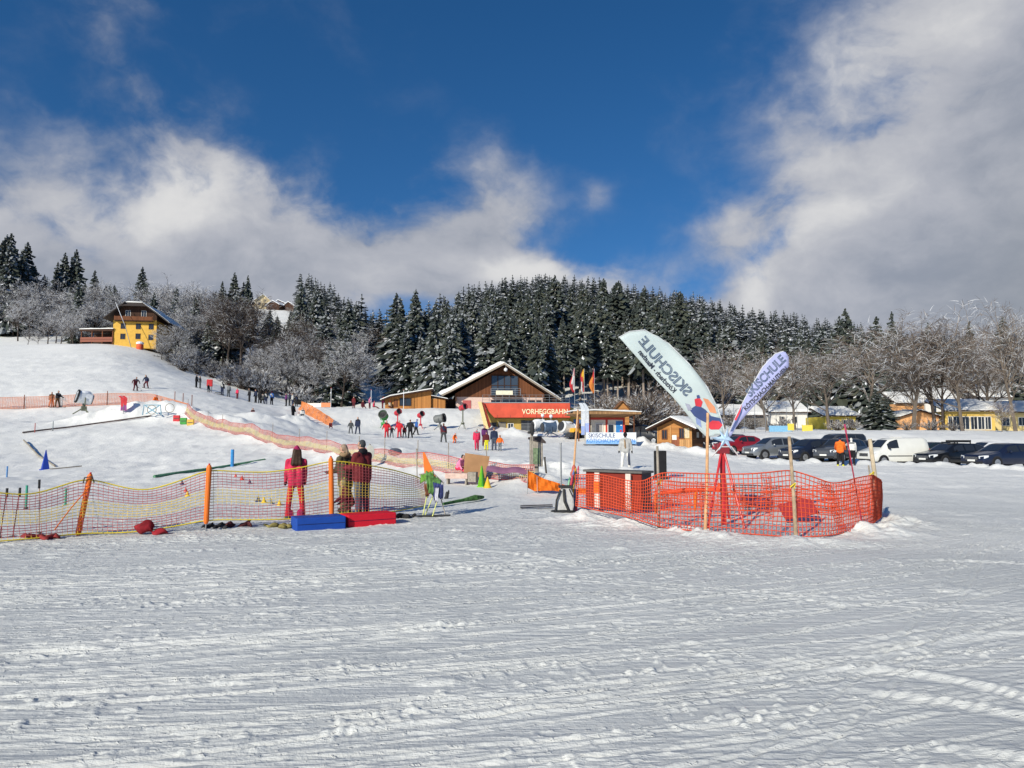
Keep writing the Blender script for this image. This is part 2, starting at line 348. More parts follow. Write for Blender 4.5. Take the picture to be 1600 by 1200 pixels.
def tz(x, y, fine=False):
    x = np.asarray(x, float); y = np.asarray(y, float)
    a = np.arctan2(x, y); r = np.maximum(np.hypot(x, y), 1.0)
    ai = np.clip((a - AZ0) / (AZ1 - AZ0) * (NA - 1), 0, NA - 1.001); ri = np.clip((np.log(r) - L0) / (L1 - L0) * (NR - 1), 0, NR - 1.001)
    i = ai.astype(int); j = ri.astype(int); fa = ai - i; fr = ri - j
    z = (ZT[i, j] * (1 - fa) + ZT[i + 1, j] * fa) * (1 - fr) + (ZT[i, j + 1] * (1 - fa) + ZT[i + 1, j + 1] * fa) * fr
    z = z * np.clip((R(85) - np.abs(a)) / R(22), 0, 1)
    for px, Y, h, rx, ry, lump in HEAPS:
        cx = gx(px, Y); e = np.exp(-((x - cx) / rx) ** 2 - ((y - Y) / ry) ** 2)
        z = z + h * e * (1 + lump * 1.3 * fbm(x / (rx * .35), y / (rx * .35), 3, 5))
    cf = [(gx(p, Y), Y) for p, Y in CARFRONT]; dd = segdist(x, y, cf)
    z = z + np.exp(-(dd / 1.0) ** 2) * (.22 + .35 * fbm(x * 1.3, y * 1.3, 3, 8))
    nd = segdist(x, y - .9, [(gx(p, Y), Y) for p, Y in NETPATH])
    z = z + np.exp(-(nd / 1.3) ** 2) * (.34 + .3 * fbm(x * .7, y * .7, 3, 3))
    z = z + .10 * fbm(x / 9, y / 9, 3, 20) * np.clip(r / 12, 0, 3) * np.clip((r - 4) / 10, .0, 1)
    z = z + np.clip((r - 90) / 100, 0, 1) * 1.2 * fbm(x / 22, y / 22, 3, 31)
    return z
def tz1(x, y): return float(tz(np.array([x]), np.array([y]))[0])
def G(px, Y, dz=0.0):
    x = gx(px, Y); return Vector((x, Y, tz1(x, Y) + dz))

def build_ground():
    a = np.concatenate([np.linspace(-math.pi, R(-46), 60)[:-1], np.linspace(R(-46), R(46), 900), np.linspace(R(46), math.pi, 60)[1:]])
    r = np.concatenate([[.0001, .6, 1.2, 1.8], np.exp(np.linspace(math.log(2.3), math.log(24), 1050)), np.exp(np.linspace(math.log(24.1), math.log(150), 330))[0:], np.exp(np.linspace(math.log(152), math.log(1400), 110))])
    A, RR = np.meshgrid(a, r, indexing='ij'); X = RR * np.sin(A); Y = RR * np.cos(A)
    sh = X.shape; x = X.ravel(); y = Y.ravel(); z = tz(x, y)
    near = (RR.ravel() < 42) & (np.abs(A.ravel()) < R(50))
    xn, yn = x[near], y[near]; rn = np.hypot(xn, yn); dz = np.zeros_like(xn)
    rg = np.random.default_rng(5)
    fade = np.clip((30 - rn) / 14, 0, 1)
    # ski grooves with thrown-up lips
    for k in range(420):
        th = R(17) + rg.normal(0, R(2.4)) if k % 6 else rg.normal(R(14), R(18)); c, s = math.cos(th), math.sin(th)
        u = xn * c + yn * s; v = -xn * s + yn * c
        v0 = rg.uniform(-7, 26); q = rg.normal(.014, .006); u0 = rg.uniform(-14, 14); ln = rg.uniform(4, 16); wd = rg.uniform(.010, .034)
        dd = v - v0 - q * (u - 2) ** 2 - .03 * np.sin(u * .7 + k)
        sel = np.abs(dd) < .3
        if not sel.any(): continue
        d_ = dd[sel] if k % 3 else np.minimum(np.abs(dd[sel] - .13), np.abs(dd[sel] + .13)); win = np.exp(-((u[sel] - u0) / ln) ** 4); amp = rg.uniform(.003, .011)
        dz[sel] += win * amp * (-1.1 * np.exp(-(d_ / wd) ** 2) + .9 * np.exp(-((d_ - wd * 2) / (wd * .8)) ** 2) + .6 * np.exp(-((d_ + wd * 2) / (wd * .8)) ** 2))
    # a few skidded turns at the near right
    for (cx, cy, rad, a0, a1, amp) in [(2.85, 4.95, .95, .1, 1.95, .020), (2.0, 3.2, 2.3, .55, 1.5, .018), (5.2, 4.6, 2.4, .8, 2.4, .02), (9.5, 16.0, 7.0, -1.3, .2, .02), (9.0, 15.0, 6.0, -1.4, .1, .016), (10.5, 17.0, 8.6, -1.35, .1, .016), (-1.5, 9.5, 2.6, .3, 1.6, .012), (6.5, 8, 3.2, .4, 1.8, .014), (2.2, 2.6, 1.9, .2, 1.5, .016)]:
        d_ = np.hypot(xn - cx, yn - cy) - rad; t = np.arctan2(yn - cy, xn - cx)
        win = np.clip((t - a0) / .3, 0, 1) * np.clip((a1 - t) / .3, 0, 1)
        dz += amp * win * (np.exp(-((d_ - .10) / .07) ** 2) * 1.2 - np.exp(-(d_ / .10) ** 2))
    c, s = math.cos(R(17)), math.sin(R(17)); u = xn * c + yn * s; v = -xn * s + yn * c
    patch = np.clip(.5 + 1.6 * fbm(u / 3.5, v / 1.1, 3, 40), 0, 1)
    lump = np.clip(fbm(u / .26, v / .17, 3, 50) - .14, 0, .6)
    dz += patch ** 1.6 * lump * .022
    dz += np.clip(.25 + 2.2 * fbm(u / 1.6, v / .55, 3, 44), 0, 1) * np.clip(fbm(u / .085, v / .065, 2, 52) - .14, 0, .5) * .05
    dz += np.clip(fbm(u / .6, v / .4, 2, 70) - .46, 0, .3) * .16
    dz += .004 * fbm(u / 4.5, v / .16, 3, 60) + .003 * fbm(u / .6, v / .14, 2, 61)
    dz += .05 * np.clip((rn - 12) / 8, 0, 1) * np.clip(fbm(xn / .7, yn / .7, 3, 80), -.1, .5)
    z[near] += dz * fade + (1 - fade) * .07 * fbm(xn / 1.2, yn / 1.2, 3, 81)
    mid = (RR.ravel() > 24) & (RR.ravel() < 150)
    xm, ym = x[mid], y[mid]
    z[mid] += np.clip((RR.ravel()[mid] - 24) / 10, 0, 1) * (.10 * fbm(xm / 1.6, ym / 2.4, 3, 90) + .05 * fbm(xm / .6, ym / .9, 2, 92))
    V = np.stack([x, y, z], 1); na, nr = sh
    idx = np.arange(na * nr).reshape(sh)
    Q = np.stack([idx[:-1, :-1].ravel(), idx[:-1, 1:].ravel(), idx[1:, 1:].ravel(), idx[1:, :-1].ravel()], 1)[:, ::-1]
    mi = ((RR[:-1, :-1].ravel() > 42 + 6 * fbm(X[:-1, :-1].ravel() / 4, Y[:-1, :-1].ravel() / 4, 3, 4))).astype(int)
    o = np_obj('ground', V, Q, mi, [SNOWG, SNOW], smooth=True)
    tag(o, 'snow covered ground and ski slopes', None, None, 'structure')
build_ground()
# ------------------------------------------------------------------ trees
NEEDLE = mat('spruce_needles', (.046, .058, .052), .8, .2, var=.35, vscale=1.5)
NEEDLE2 = mat('spruce_needles_pale', (.066, .074, .055), .8, .2, var=.35, vscale=1.5)  # slightly paler, warmer needle tone, given to sprays at random
NSNOW = mat('snow_on_branches', (.78, .80, .84), .7, .2, var=.06)
BARK = mat('grey_bark', (.15, .125, .105), .9, .1, var=.3, vscale=5, bump=.5)
BARKD = mat('dark_bark', (.065, .052, .045), .9, .1, var=.3, vscale=5)
TWIG = mat('brown_twigs', (.16, .125, .102), .9, .1, var=.3, vscale=1.2)
TWIGD = mat('dark_twigs', (.075, .058, .05), .9, .1, var=.3, vscale=1.2)
FNEED = mat('frosted_needles', (.24, .26, .275), .8, .2, var=.3, vscale=2)
FROST = mat('frosted_twigs', (.60, .61, .64), .8, .2, var=.15, vscale=2)
LARCH = mat('larch_twigs', (.22, .145, .085), .9, .1, var=.3, vscale=1.2)
def conifer_arrays(seed, whorls, nbr, snow, fine=True, bare=.08, slim=1.0):
    """unit-height spruce: spray faces (quads) with material 0/1 needles, 2 snow"""
    rg = random.Random(seed); V = []; Q = []; M = []
    for i in range(whorls):
        t = i / (whorls - 1); z0 = bare + (1 - bare) * (t ** .92) * .985
        rad = (.175 * slim * (1 - t) ** .78 + .008) * rg.uniform(.82, 1.12); k = max(4 if fine else 7, int(nbr * (1 - .55 * t)))
        off = rg.random() * 6.28
        for j in range(k):
            if rg.random() < .10: continue
            q = off + 6.283 * (j + rg.uniform(-.3, .3)) / k; L = rad * rg.uniform(.6, 1.22)
            c, s = math.cos(q), math.sin(q); droop = L * rg.uniform(.2, .75) * (1.1 - .6 * t); wv = L * (rg.uniform(.13, .24) if fine else rg.uniform(.30, .46)) + (.004 if fine else .006)
            zz = z0 + rg.uniform(-.012, .012)
            def P(u, v, dz): return (c * u * L - s * v * wv, s * u * L + c * v * wv, zz - droop * u ** 1.5 + dz)
            lift = .012 * (1 - t)
            o = len(V)
            if fine:
                V += [P(0, 0, 0), P(.45, 1, -.014), P(.55, 0, lift), P(.95, .55, -.02), P(1.12, 0, 0), P(.45, -1, -.014), P(.95, -.55, -.02)]
                Q += [(o, o + 2, o + 1, o + 1), (o + 1, o + 2, o + 4, o + 3), (o, o + 5, o + 2, o + 2), (o + 5, o + 6, o + 4, o + 2)]
                nm = 3 if rg.random() < snow * .34 else (1 if rg.random() < .3 else 0); M += [nm] * 4
                for _ in range(3):
                    if rg.random() > snow * .75: continue
                    o = len(V); e = .004; a = rg.uniform(.2, .8); b = a + rg.uniform(.15, .32); wd = rg.uniform(.14, .5)
                    V += [P(a, 0, lift + e), P((a + b) / 2, wd, e + .002), P(b, 0, lift * .6 + e), P((a + b) / 2, -wd, e + .002)]
                    Q += [(o, o + 3, o + 2, o + 1)]; M += [2]
            else:
                V += [P(0, 0, .004), P(.7, 1, -.012), P(1.1, 0, 0), P(.7, -1, -.012)]
                Q += [(o, o + 3, o + 2, o + 1)]; M += [2 if rg.random() < snow * .36 else (3 if rg.random() < snow * .34 else (1 if rg.random() < .3 else 0))]
    if not fine:
        o = len(V)
        for z, r_ in ((.25, .016), (.99, .0035)): V += [(r_ * math.cos(q), r_ * math.sin(q), z) for q in (0, 2.094, 4.189)]
        Q += [(o + j, o + (j + 1) % 3, o + 3 + (j + 1) % 3, o + 3 + j) for j in range(3)]; M += [0] * 3
    return np.array(V), np.array(Q), np.array(M)
def conifer_template(name, seed, snow, whorls=24, nbr=11, bare=.08, slim=1.0, label=None):
    root = thing('conifer_tree', label, 'tree')
    V, Q, M = conifer_arrays(seed, whorls, nbr, snow, True, bare, slim)
    me = bpy.data.meshes.new('crown')
    me.from_pydata([tuple(v) for v in V], [], [tuple(q[:3]) if q[2] == q[3] else tuple(q) for q in Q.tolist()])
    for m_ in (NEEDLE, NEEDLE2, NSNOW, FNEED): me.materials.append(m_)
    me.polygons.foreach_set('material_index', M.tolist())
    o = bpy.data.objects.new('crown', me); COL.objects.link(o); o.parent = root
    MB().tube([(0, 0, -.05), (0, 0, .5), (0, 0, .97)], [.013, .008, .001], 6).build('trunk', BARKD if bare < .2 else mat('pale_spruce_bark', (.30, .25, .21), .9, .1, var=.25), root)
    return root
CONW = [.40, .48, .60, .75, .26, .95]
def bare_arrays(seed, spread=1.0, trunk=.26, frost=.4, twk=7, limbs=7):
    rg = random.Random(seed); wood_ = MB(); tw = MB()
    def rdir(d_, ang):
        a = d_.orthogonal().normalized(); q = rg.random() * 6.283; b = d_.cross(a)
        return (d_ * math.cos(ang) + (a * math.cos(q) + b * math.sin(q)) * math.sin(ang)).normalized()
    def strip(p, d_, L, wd, m_):
        s = d_.cross(Vector((rg.uniform(-1, 1), rg.uniform(-1, 1), rg.uniform(-.3, .3)))).normalized() * wd * .5
        e = p + d_ * L + Vector((0, 0, -.06 * L)); mid = p + d_ * L * .5 + Vector((0, 0, .05 * L))
        tw.add([p - s, p + s, mid + s * .8, e, mid - s * .8], [(0, 1, 2, 4), (4, 2, 3)], m_)
    def grow(p, d_, L, r, lv):
        pts = [p]; dd = d_.copy(); k = 5 if lv == 0 else 4
        for i in range(k):
            dd = (dd + Vector((rg.uniform(-.16, .16) * (.4 if lv == 0 else 1), rg.uniform(-.16, .16) * (.4 if lv == 0 else 1), rg.uniform(-.02, .14) if lv < 3 else rg.uniform(-.1, .06)))).normalized()
            pts.append(pts[-1] + dd * L / k)
        if lv <= 2: wood_.tube(pts, [r * (1 - .65 * i / k) for i in range(k + 1)], 6 if lv == 0 else 4)
        else: strip(p, (pts[-1] - p).normalized(), L, r * 1.3, 1 if rg.random() < frost * .6 else 0)
        if lv == 1 or lv == 2:          # snow lying on the limb
            for i in range(k):
                if rg.random() < frost * 1.1:
                    a, b = pts[i], pts[i + 1]; s = (b - a).cross(Vector((0, 0, 1)))
                    if s.length > 1e-6:
                        s = s.normalized() * r * .8; u = Vector((0, 0, r * (1.05 - .6 * i / k))); tw.add([a - s + u, b - s + u, b + s + u, a + s + u], [(0, 1, 2, 3)], 1)
        if lv >= 4: return
        nch = (limbs, 6, 6, twk)[lv]
        for c in range(nch):
            t = (.34 + .66 * (c / nch) ** .9 if lv == 0 else rg.uniform(.2, 1.0)) if c else 1.0
            f_ = t * k; i = min(int(f_), k - 1); q = pts[i].lerp(pts[i + 1], f_ - i); base = (pts[i + 1] - pts[i]).normalized()
            if lv == 3:
                nd = rdir(base, rg.uniform(.4, 1.3)); strip(q, nd, rg.uniform(.035, .075), rg.uniform(.0013, .0026), 1 if rg.random() < frost else 0)
            else:
                ang = rg.uniform(.55, 1.1) * spread * (1.25 - .6 * t) if lv == 0 else rg.uniform(.4, .95)
                nd = rdir(base, ang); nd.z = max(nd.z, -.15)
                grow(q, nd.normalized(), (.36 * (1.15 - .45 * t), .19, .10)[lv] * rg.uniform(.8, 1.2), r * (.42, .5, .42)[lv], lv + 1)
    grow(Vector((0, 0, -.03)), Vector((rg.uniform(-.05, .05), rg.uniform(-.05, .05), 1)).normalized(), trunk, .0155, 0)
    zs = max(v[2] for v in tw.v)
    for m_ in (wood_, tw): m_.v = [(x / zs, y / zs, z / zs) for x, y, z in m_.v]
    return wood_, tw
def bare_template(seed, bark, twig, frost, spread=1.0, trunk=.26, twk=7, limbs=7, name='bare_tree'):
    root = thing(name, None, 'tree'); a, b = bare_arrays(seed, spread, trunk, frost, twk, limbs)
    a.build('trunk', bark, root); b.build('crown', [twig, FROST], root); return root
def shrub_template(seed, frost, twig, n=46):
    rg = random.Random(seed); root = thing('bare_shrub', None, 'shrub'); st = MB(); tw = MB()
    for i in range(n):
        q = rg.random() * 6.283; ang = rg.uniform(.1, 1.1); d_ = Vector((math.sin(ang) * math.cos(q), math.sin(ang) * math.sin(q), math.cos(ang)))
        L = rg.uniform(.6, 1.0); pts = [Vector((d_.x * .08, d_.y * .08, -.05)), d_ * L * .5 + Vector((0, 0, .06)), d_ * L + Vector((0, 0, -.1 * ang))]
        st.tube(pts, [.012, .008, .003], 3)
        for k in range(34):
            t = rg.uniform(.25, 1); p = pts[0].lerp(pts[1], t * 2) if t < .5 else pts[1].lerp(pts[2], t * 2 - 1)
            nd = (d_ + Vector((rg.uniform(-1, 1), rg.uniform(-1, 1), rg.uniform(-.5, .9)))).normalized(); s = nd.orthogonal().normalized() * rg.uniform(.006, .013)
            tw.add([p - s, p + s, p + nd * rg.uniform(.08, .2)], [(0, 1, 2)], 1 if rg.random() < frost else 0)
    zs = max(v[2] for v in tw.v)
    for m_ in (st, tw): m_.v = [(x / zs, y / zs, z / zs) for x, y, z in m_.v]
    st.build('stems', BARKD, root); tw.build('twigs', [twig, FROST], root); return root

class Stock:
    """hands out the template itself first, copies after"""
    def __init__(s, roots): s.r = roots; s.used = [False] * len(roots)
    def get(s, i):
        i %= len(s.r)
        if not s.used[i]: s.used[i] = True; return s.r[i]
        return copy_tree(s.r[i])
    def flush(s):
        for i, u in enumerate(s.used):
            if not u:
                for c in list(s.r[i].children): bpy.data.objects.remove(c)
                bpy.data.objects.remove(s.r[i])
def plant(stock, i, px, Y, h, label, group, wide=1.0, sink=0.0):
    o = stock.get(i); p = G(px, Y, -sink); o.location = p
    a = random.random() * 6.28; s = h * random.uniform(.97, 1.03)
    o.rotation_euler = (random.uniform(-.035, .035), random.uniform(-.035, .035), a); wide *= random.uniform(.8, 1.25); o.scale = (s * wide, s * wide * random.uniform(.92, 1.08), s)
    tag(o, label, 'shrub' if 'shrub' in o.name else 'tree', group); return o
CON = Stock([conifer_template('c', 40 + i, CONW[i], 36, 17, .07, (.95, .85, 1.05, .95, .8, 1.0)[i]) for i in range(6)])
TALL = Stock([conifer_template('t', 60 + i, .3, 30, 15, .40, .75) for i in range(3)])
BAR = Stock([bare_template(100 + i, BARK, TWIG, .31, 1.0, .62, 6, 12) for i in range(4)])           # park trees on the right
FRO = Stock([bare_template(120 + i, BARKD, TWIGD, .64, 1.0, .55, 8, 12, 'frosted_tree') for i in range(5)])
DRK = Stock([bare_template(140 + i, BARKD, TWIGD, .17, .85, .62, 8, 12) for i in range(3)])
LAR = Stock([bare_template(150 + i, BARK, LARCH, .32, .9, .62, 7, 12) for i in range(2)])
SHR = Stock([shrub_template(170 + i, .55, TWIGD) for i in range(3)])
SHB = Stock([shrub_template(180 + i, .32, TWIG) for i in range(2)])

# hillside trees left, listed by where they stand (px, Y, height)
g1 = 'dark conifers on the left skyline'
for i, (px, Y, h) in enumerate([(-60, 200, 25), (-25, 205, 26), (4, 200, 27), (22, 204, 26), (40, 212, 19), (74, 215, 21), (88, 212, 24), (104, 214, 25), (138, 222, 20), (156, 226, 15), (214, 214, 22), (340, 222, 19), (359, 224, 22), (383, 222, 22), (372, 228, 20)]):
    lab = 'dark conifer standing against the sky on the left hill'
    if i == 10: lab = 'single pointed conifer against the sky just above the yellow house'
    if i == 8: lab = 'slim conifer on the left skyline, the taller of a spaced pair'
    if i == 9: lab = 'short conifer on the left skyline, the smaller of a spaced pair'
    plant(CON, (0, 1, 4)[i % 3], px, Y, h, lab, g1, 1.2)
plant(CON, 2, 116, 172, 15.5, 'snowy conifer among frosted trees left of the yellow house', None, 1.1)
g2 = 'frosted bare trees around the yellow house'; l2 = 'grey frosted bare tree on the hill beside the yellow house'
rr = random.Random(3)
for px, Y, h in [(12, 182, 16), (38, 176, 14), (60, 186, 18), (95, 178, 15), (132, 184, 16), (160, 186, 15), (182, 192, 15), (-30, 180, 16), (20, 168, 11), (80, 166, 10), (108, 164, 11), (140, 168, 12),
                 (235, 186, 18), (262, 182, 17), (290, 188, 19), (312, 184, 18), (250, 200, 19), (300, 170, 14), (325, 176, 15), (278, 172, 13), (205, 196, 14), (150, 205, 17), (330, 196, 15), (-10, 196, 17)]:
    plant(FRO, rr.randrange(5), px, Y, h, l2, g2, 1.05)
l3 = 'small snowy fruit tree at the top edge of the ski slope'; g3 = 'snowy fruit trees beside the yellow house'
for px, Y, h in [(68, 154, 8.5), (88, 156, 7), (104, 153, 7.5), (36, 155, 4), (52, 154, 3.5), (118, 158, 6), (272, 146, 8.5), (255, 144, 5.5), (290, 140, 6), (248, 141, 4)]:
    plant(FRO, rr.randrange(5), px, Y, h, l3, g3, 1.25)
l4 = 'snow covered shrub on the bank below the yellow house'; g4 = 'snowy shrubs on the bank'
for k in range(34):
    t = rr.random(); px = 262 + 200 * t + rr.uniform(-10, 25); Y = 138 - 12 * t + rr.uniform(-3, 16)
    plant(SHR, k, px, Y, rr.uniform(2.2, 4.8), l4, g4, 1.15)
l5 = 'tall dark bare tree on the bank left of the shed'; g5 = 'dark bare trees on the left bank'
for px, Y, h in [(352, 152, 18), (372, 150, 19), (386, 156, 17), (344, 160, 16), (412, 142, 10), (428, 148, 10.5), (405, 158, 9), (446, 140, 12), (462, 146, 17), (490, 138, 15), (478, 152, 17)]:
    plant(DRK, rr.randrange(3), px, Y, h, l5, g5, 1.1)
l6 = 'frosted tree at the foot of the forest left of the ski run'; g6 = 'frosted trees at the foot of the forest'
for k in range(30):
    px = rr.uniform(395, 572); Y = rr.uniform(133, 178)
    if px > 548: continue
    plant(FRO, rr.randrange(5), px, Y, rr.uniform(8, 14.5) * (.65 if px < 462 else 1), l6, g6, 1.1)
for px, Y, h in [(541, 138, 14), (530, 146, 15), (515, 136, 12), (503, 150, 18)]:
    plant(CON, (3, 5)[px % 2], px, Y, h, 'heavily snowed conifer left of the open ski run', 'snowed conifers by the ski run', 1.5)
# park trees on the right
for i, (px, Y, h, st) in enumerate([(1132, 104, 13.5, 0), (1104, 112, 12, 1), (1199, 93, 11.5, 0), (1243, 96, 13, 0), (1296, 96, 12.5, 0), (1357, 100, 16.5, 0), (1427, 97, 17.5, 0), (1462, 98, 16, 2), (1474, 97.5, 17, 2), (1505, 95, 16.5, 0), (1588, 96, 18.5, 0), (1630, 96, 17, 0), (1545, 112, 17, 0), (1680, 98, 16, 0)]):
    lab = 'tall bare tree with fine brown twigs behind the car park'
    if st == 2: lab = 'dark trunked bare tree of the close pair behind the white van'
    if i == 0: lab = 'round crowned bare tree seen between the two feather flags'
    plant((BAR, BAR, DRK)[st], i, px, Y, h, lab, 'bare trees behind the car park', 1.2 if st < 2 else 1.1)
plant(LAR, 0, 1190, 128, 13, 'bare brownish tree behind the car park row', 'brown trees behind the houses')
for k in range(15):
    px = rr.uniform(1080, 1680); Y = rr.uniform(116, 210)
    plant(BAR if k % 3 else LAR, k, px, Y, rr.uniform(12, 18), 'brownish bare tree behind the low houses', 'brown trees behind the houses', 1.15)
for px, Y, h in [(1373, 92, 5.2), (1388, 93, 4.2), (1362, 94, 3.8)]:
    plant(CON, 4, px, Y, h, 'short dark green conifer in the gardens behind the car park', 'dark garden conifers', 2.1)
for k, (px, Y, h) in enumerate([(1312, 142, 22), (1330, 150, 24), (1352, 138, 19), (1400, 146, 23), (1412, 140, 18), (1455, 150, 22), (1286, 150, 21), (1375, 156, 24), (1520, 150, 21), (1575, 156, 23), (1232, 156, 20), (1265, 148, 18)]):
    plant(CON, (0, 1, 2, 4)[k % 4], px, Y, h, 'tall conifer rising behind the houses beyond the car park', 'conifers behind the houses', 1.15)
for k, (px, Y, h) in enumerate([(232, 176, 14), (268, 180, 16), (300, 178, 15), (340, 166, 15), (362, 170, 17), (430, 166, 14), (470, 160, 17), (60, 196, 17), (120, 198, 16), (170, 200, 15), (485, 156, 15), (320, 158, 11), (-22, 186, 25), (4, 184, 24), (-8, 190, 27), (20, 192, 23), (34, 188, 19)]):
    plant(CON, (2, 5, 3)[k % 3], px, Y, h, 'snowy conifer standing among the frosted trees on the left hillside', 'snowy conifers on the left hillside', 1.2)
o = plant(LAR, 1, 1566, 90, 4.2, 'bushy rust brown tree beside the long yellow house', None, 1.0)
for k in range(30):
    px = rr.uniform(925, 1080); Y = rr.uniform(98, 135)
    plant(SHB, k, px, Y, rr.uniform(2.0, 4.4), 'frosted shrub behind the ski school kiosk', 'shrubs behind the kiosk', 1.3)
for px, Y, h in [(1005, 92, 5.5), (1012, 98, 6.5), (1022, 96, 5), (1150, 100, 3), (1175, 98, 2), (1225, 97, 2), (1310, 90, 1.6), (1418, 88, 1.5), (1455, 87, 1.7), (1490, 88, 1.5), (1330, 91, 1.8)]:
    plant(SHB, int(px), px, Y, h, 'snow dusted shrub along the gardens behind the car park' if px > 1100 else 'frosted bush beside the wooden hut', 'garden shrubs', 1.2)

# the forest: nearest trees one by one, the rest as one mass
def skyline_clear(px, Y):
    if 552 < px < 630 and Y < 165: return True
    if 563 < px < 617 and Y < 235: return True
    if Y > 300 and 388 < px < 462 and 380 < Y < 470: return True
    if 590 < px < 905 and Y < 122: return True
    return False
cand = []
fr = random.Random(21)
def ystart(px):
    return float(np.interp(px, [430, 480, 560, 600, 640, 760, 840, 900, 960, 1030, 1080, 1200, 1350, 1500, 1750], [165, 160, 150, 150, 126, 124, 128, 146, 150, 142, 138, 190, 215, 235, 250]))
yy = 118.0
while yy < 620:
    step = 5.0 + yy * .0055; x = gx(430 if yy < 330 else 300, yy)
    while x < gx(1780, yy):
        xx = x + fr.uniform(-.45, .45) * step; Yv = yy + fr.uniform(-.45, .45) * step
        px = 800 + xx * F / Yv * 1.0028
        if Yv > ystart(px) and px < 1780 and not (386 < px < 462 and Yv > 215) and not skyline_clear(px, Yv) and not (Yv > 575 and px > 700):
            pt = fbm(np.array([xx / 45]), np.array([Yv / 45]), 2, 77)[0]
            cand.append((Yv, px, xx, pt))
        x += step
    yy += step
for Yv in np.arange(196, 330, 8.5):       # conifers higher up behind the frosted trees, left
    px = -140.0
    while px < 440:
        px += fr.uniform(14, 30) * 200 / Yv
        if Yv < 240 and 225 < px < 340: continue
        if 384 < px < 464: continue
        if fr.random() < (.30 if px < 330 else .75): cand.append((Yv + fr.uniform(-4, 4), px, gx(px, Yv), 1.0 if px > 330 else .2))
cand.sort()
far = []; nt = 0; nb = 0
for Yv, px, xx, pt in cand:
    leafless = (-.02 > pt > -.5 and fr.random() < .55 and Yv < 420) and px < 1100
    h = fr.uniform(13, 24.5) * (1.0 if Yv > 170 else .82)
    if px < 450: h *= .62
    if 860 < px < 1090 and Yv < 215: leafless = False
    if leafless and nb < 150:
        plant(FRO if fr.random() < .6 else LAR, fr.randrange(5), px, Yv, h * .62, 'pale leafless tree standing among the forest conifers', 'leafless trees in the forest'); nb += 1
    elif nt < 285:
        if 860 < px < 1090 and Yv < 215: plant(TALL, nt, px, Yv, h * 1.12, 'tall conifer with a long bare trunk at the forest edge', 'long trunked conifers at the forest edge', 1.25)
        else: plant(CON, (0, 1, 2, 4, 0, 3)[fr.randrange(6)] if px > 780 else (2, 3, 5, 5, 3)[fr.randrange(5)], px, Yv, h, 'snow flecked dark conifer near the front of the forest', 'conifers at the front of the forest', 1.15)
        nt += 1
    else: far.append((xx, Yv, h, px))
for s in (CON, TALL, BAR, FRO, DRK, LAR, SHR, SHB): s.flush()
def far_forest():
    T = [conifer_arrays(300 + i, 17, 9, (.6, .85, 1.15, .7)[i], False, .05, (1.0, 1.1, .95, 1.15)[i]) for i in range(4)]
    Vs, Qs, Ms = [], [], []; off = 0
    X = np.array([f[0] for f in far]); Yf = np.array([f[1] for f in far]); Z = tz(X, Yf)
    for (x, y, h, px), z in zip(far, Z):
        V, Q, M = T[fr.randrange(4)]; a = fr.random() * 6.28; c, s = math.cos(a), math.sin(a); wd = h * fr.uniform(.9, 1.5)
        P = np.stack([(V[:, 0] * c - V[:, 1] * s) * wd + x, (V[:, 0] * s + V[:, 1] * c) * wd + y, V[:, 2] * h + z - .4], 1)
        Vs.append(P); Qs.append(Q + off); Ms.append(M); off += len(V)
    o = np_obj('conifer_forest', np.concatenate(Vs), np.concatenate(Qs), np.concatenate(Ms), [NEEDLE, NEEDLE2, NSNOW, FNEED])
    tag(o, 'dense snow flecked conifer forest covering the hill behind', 'forest', None, 'stuff')
far_forest()
print('forest: individual', nt, 'leafless', nb, 'far', len(far))
# ------------------------------------------------------------------ buildings
WHITE = mat('white_plaster', (.72, .70, .66), .85, .2, var=.06)
YEL = mat('yellow_plaster', (.64, .385, .075), .85, .2, var=.08, vscale=1.2)
YELB = mat('bright_yellow_plaster', (.70, .55, .09), .85, .2, var=.06)
PEACH = mat('peach_plaster', (.72, .38, .17), .85, .2, var=.08)
CREAM = mat('cream_plaster', (.70, .55, .25), .85, .2, var=.08)
PINKW = mat('pinkish_plaster', (.62, .46, .40), .85, .2, var=.08)
BRN = wood('brown_boards', (.17, .065, .030), 'x', .22)
BRND = wood('dark_boards', (.060, .030, .020), 'x', .2)
ORW = wood('orange_boards', (.42, .185, .055), 'x', .20)
LOGW = wood('orange_logs', (.44, .20, .065), 'z', .16)
LOGD = wood('dark_logs', (.20, .095, .045), 'z', .16)
GLASS = mat('dark_glass', (.022, .026, .034), .08, .6, var=0)
GLASSB = mat('bluish_glass', (.045, .06, .085), .08, .6, var=0)
FRAME = mat('white_frame', (.7, .68, .64), .6, .3, var=0)
FRAMEB = mat('brown_frame', (.10, .05, .03), .6, .3, var=0)
METAL = mat('grey_metal', (.30, .31, .32), .45, .5, .6, var=.08)
DARKM = mat('dark_metal', (.035, .036, .04), .5, .4, var=.1)
REDP = mat('red_paint', (.50, .050, .030), .6, .3, var=.07, vscale=1.5)
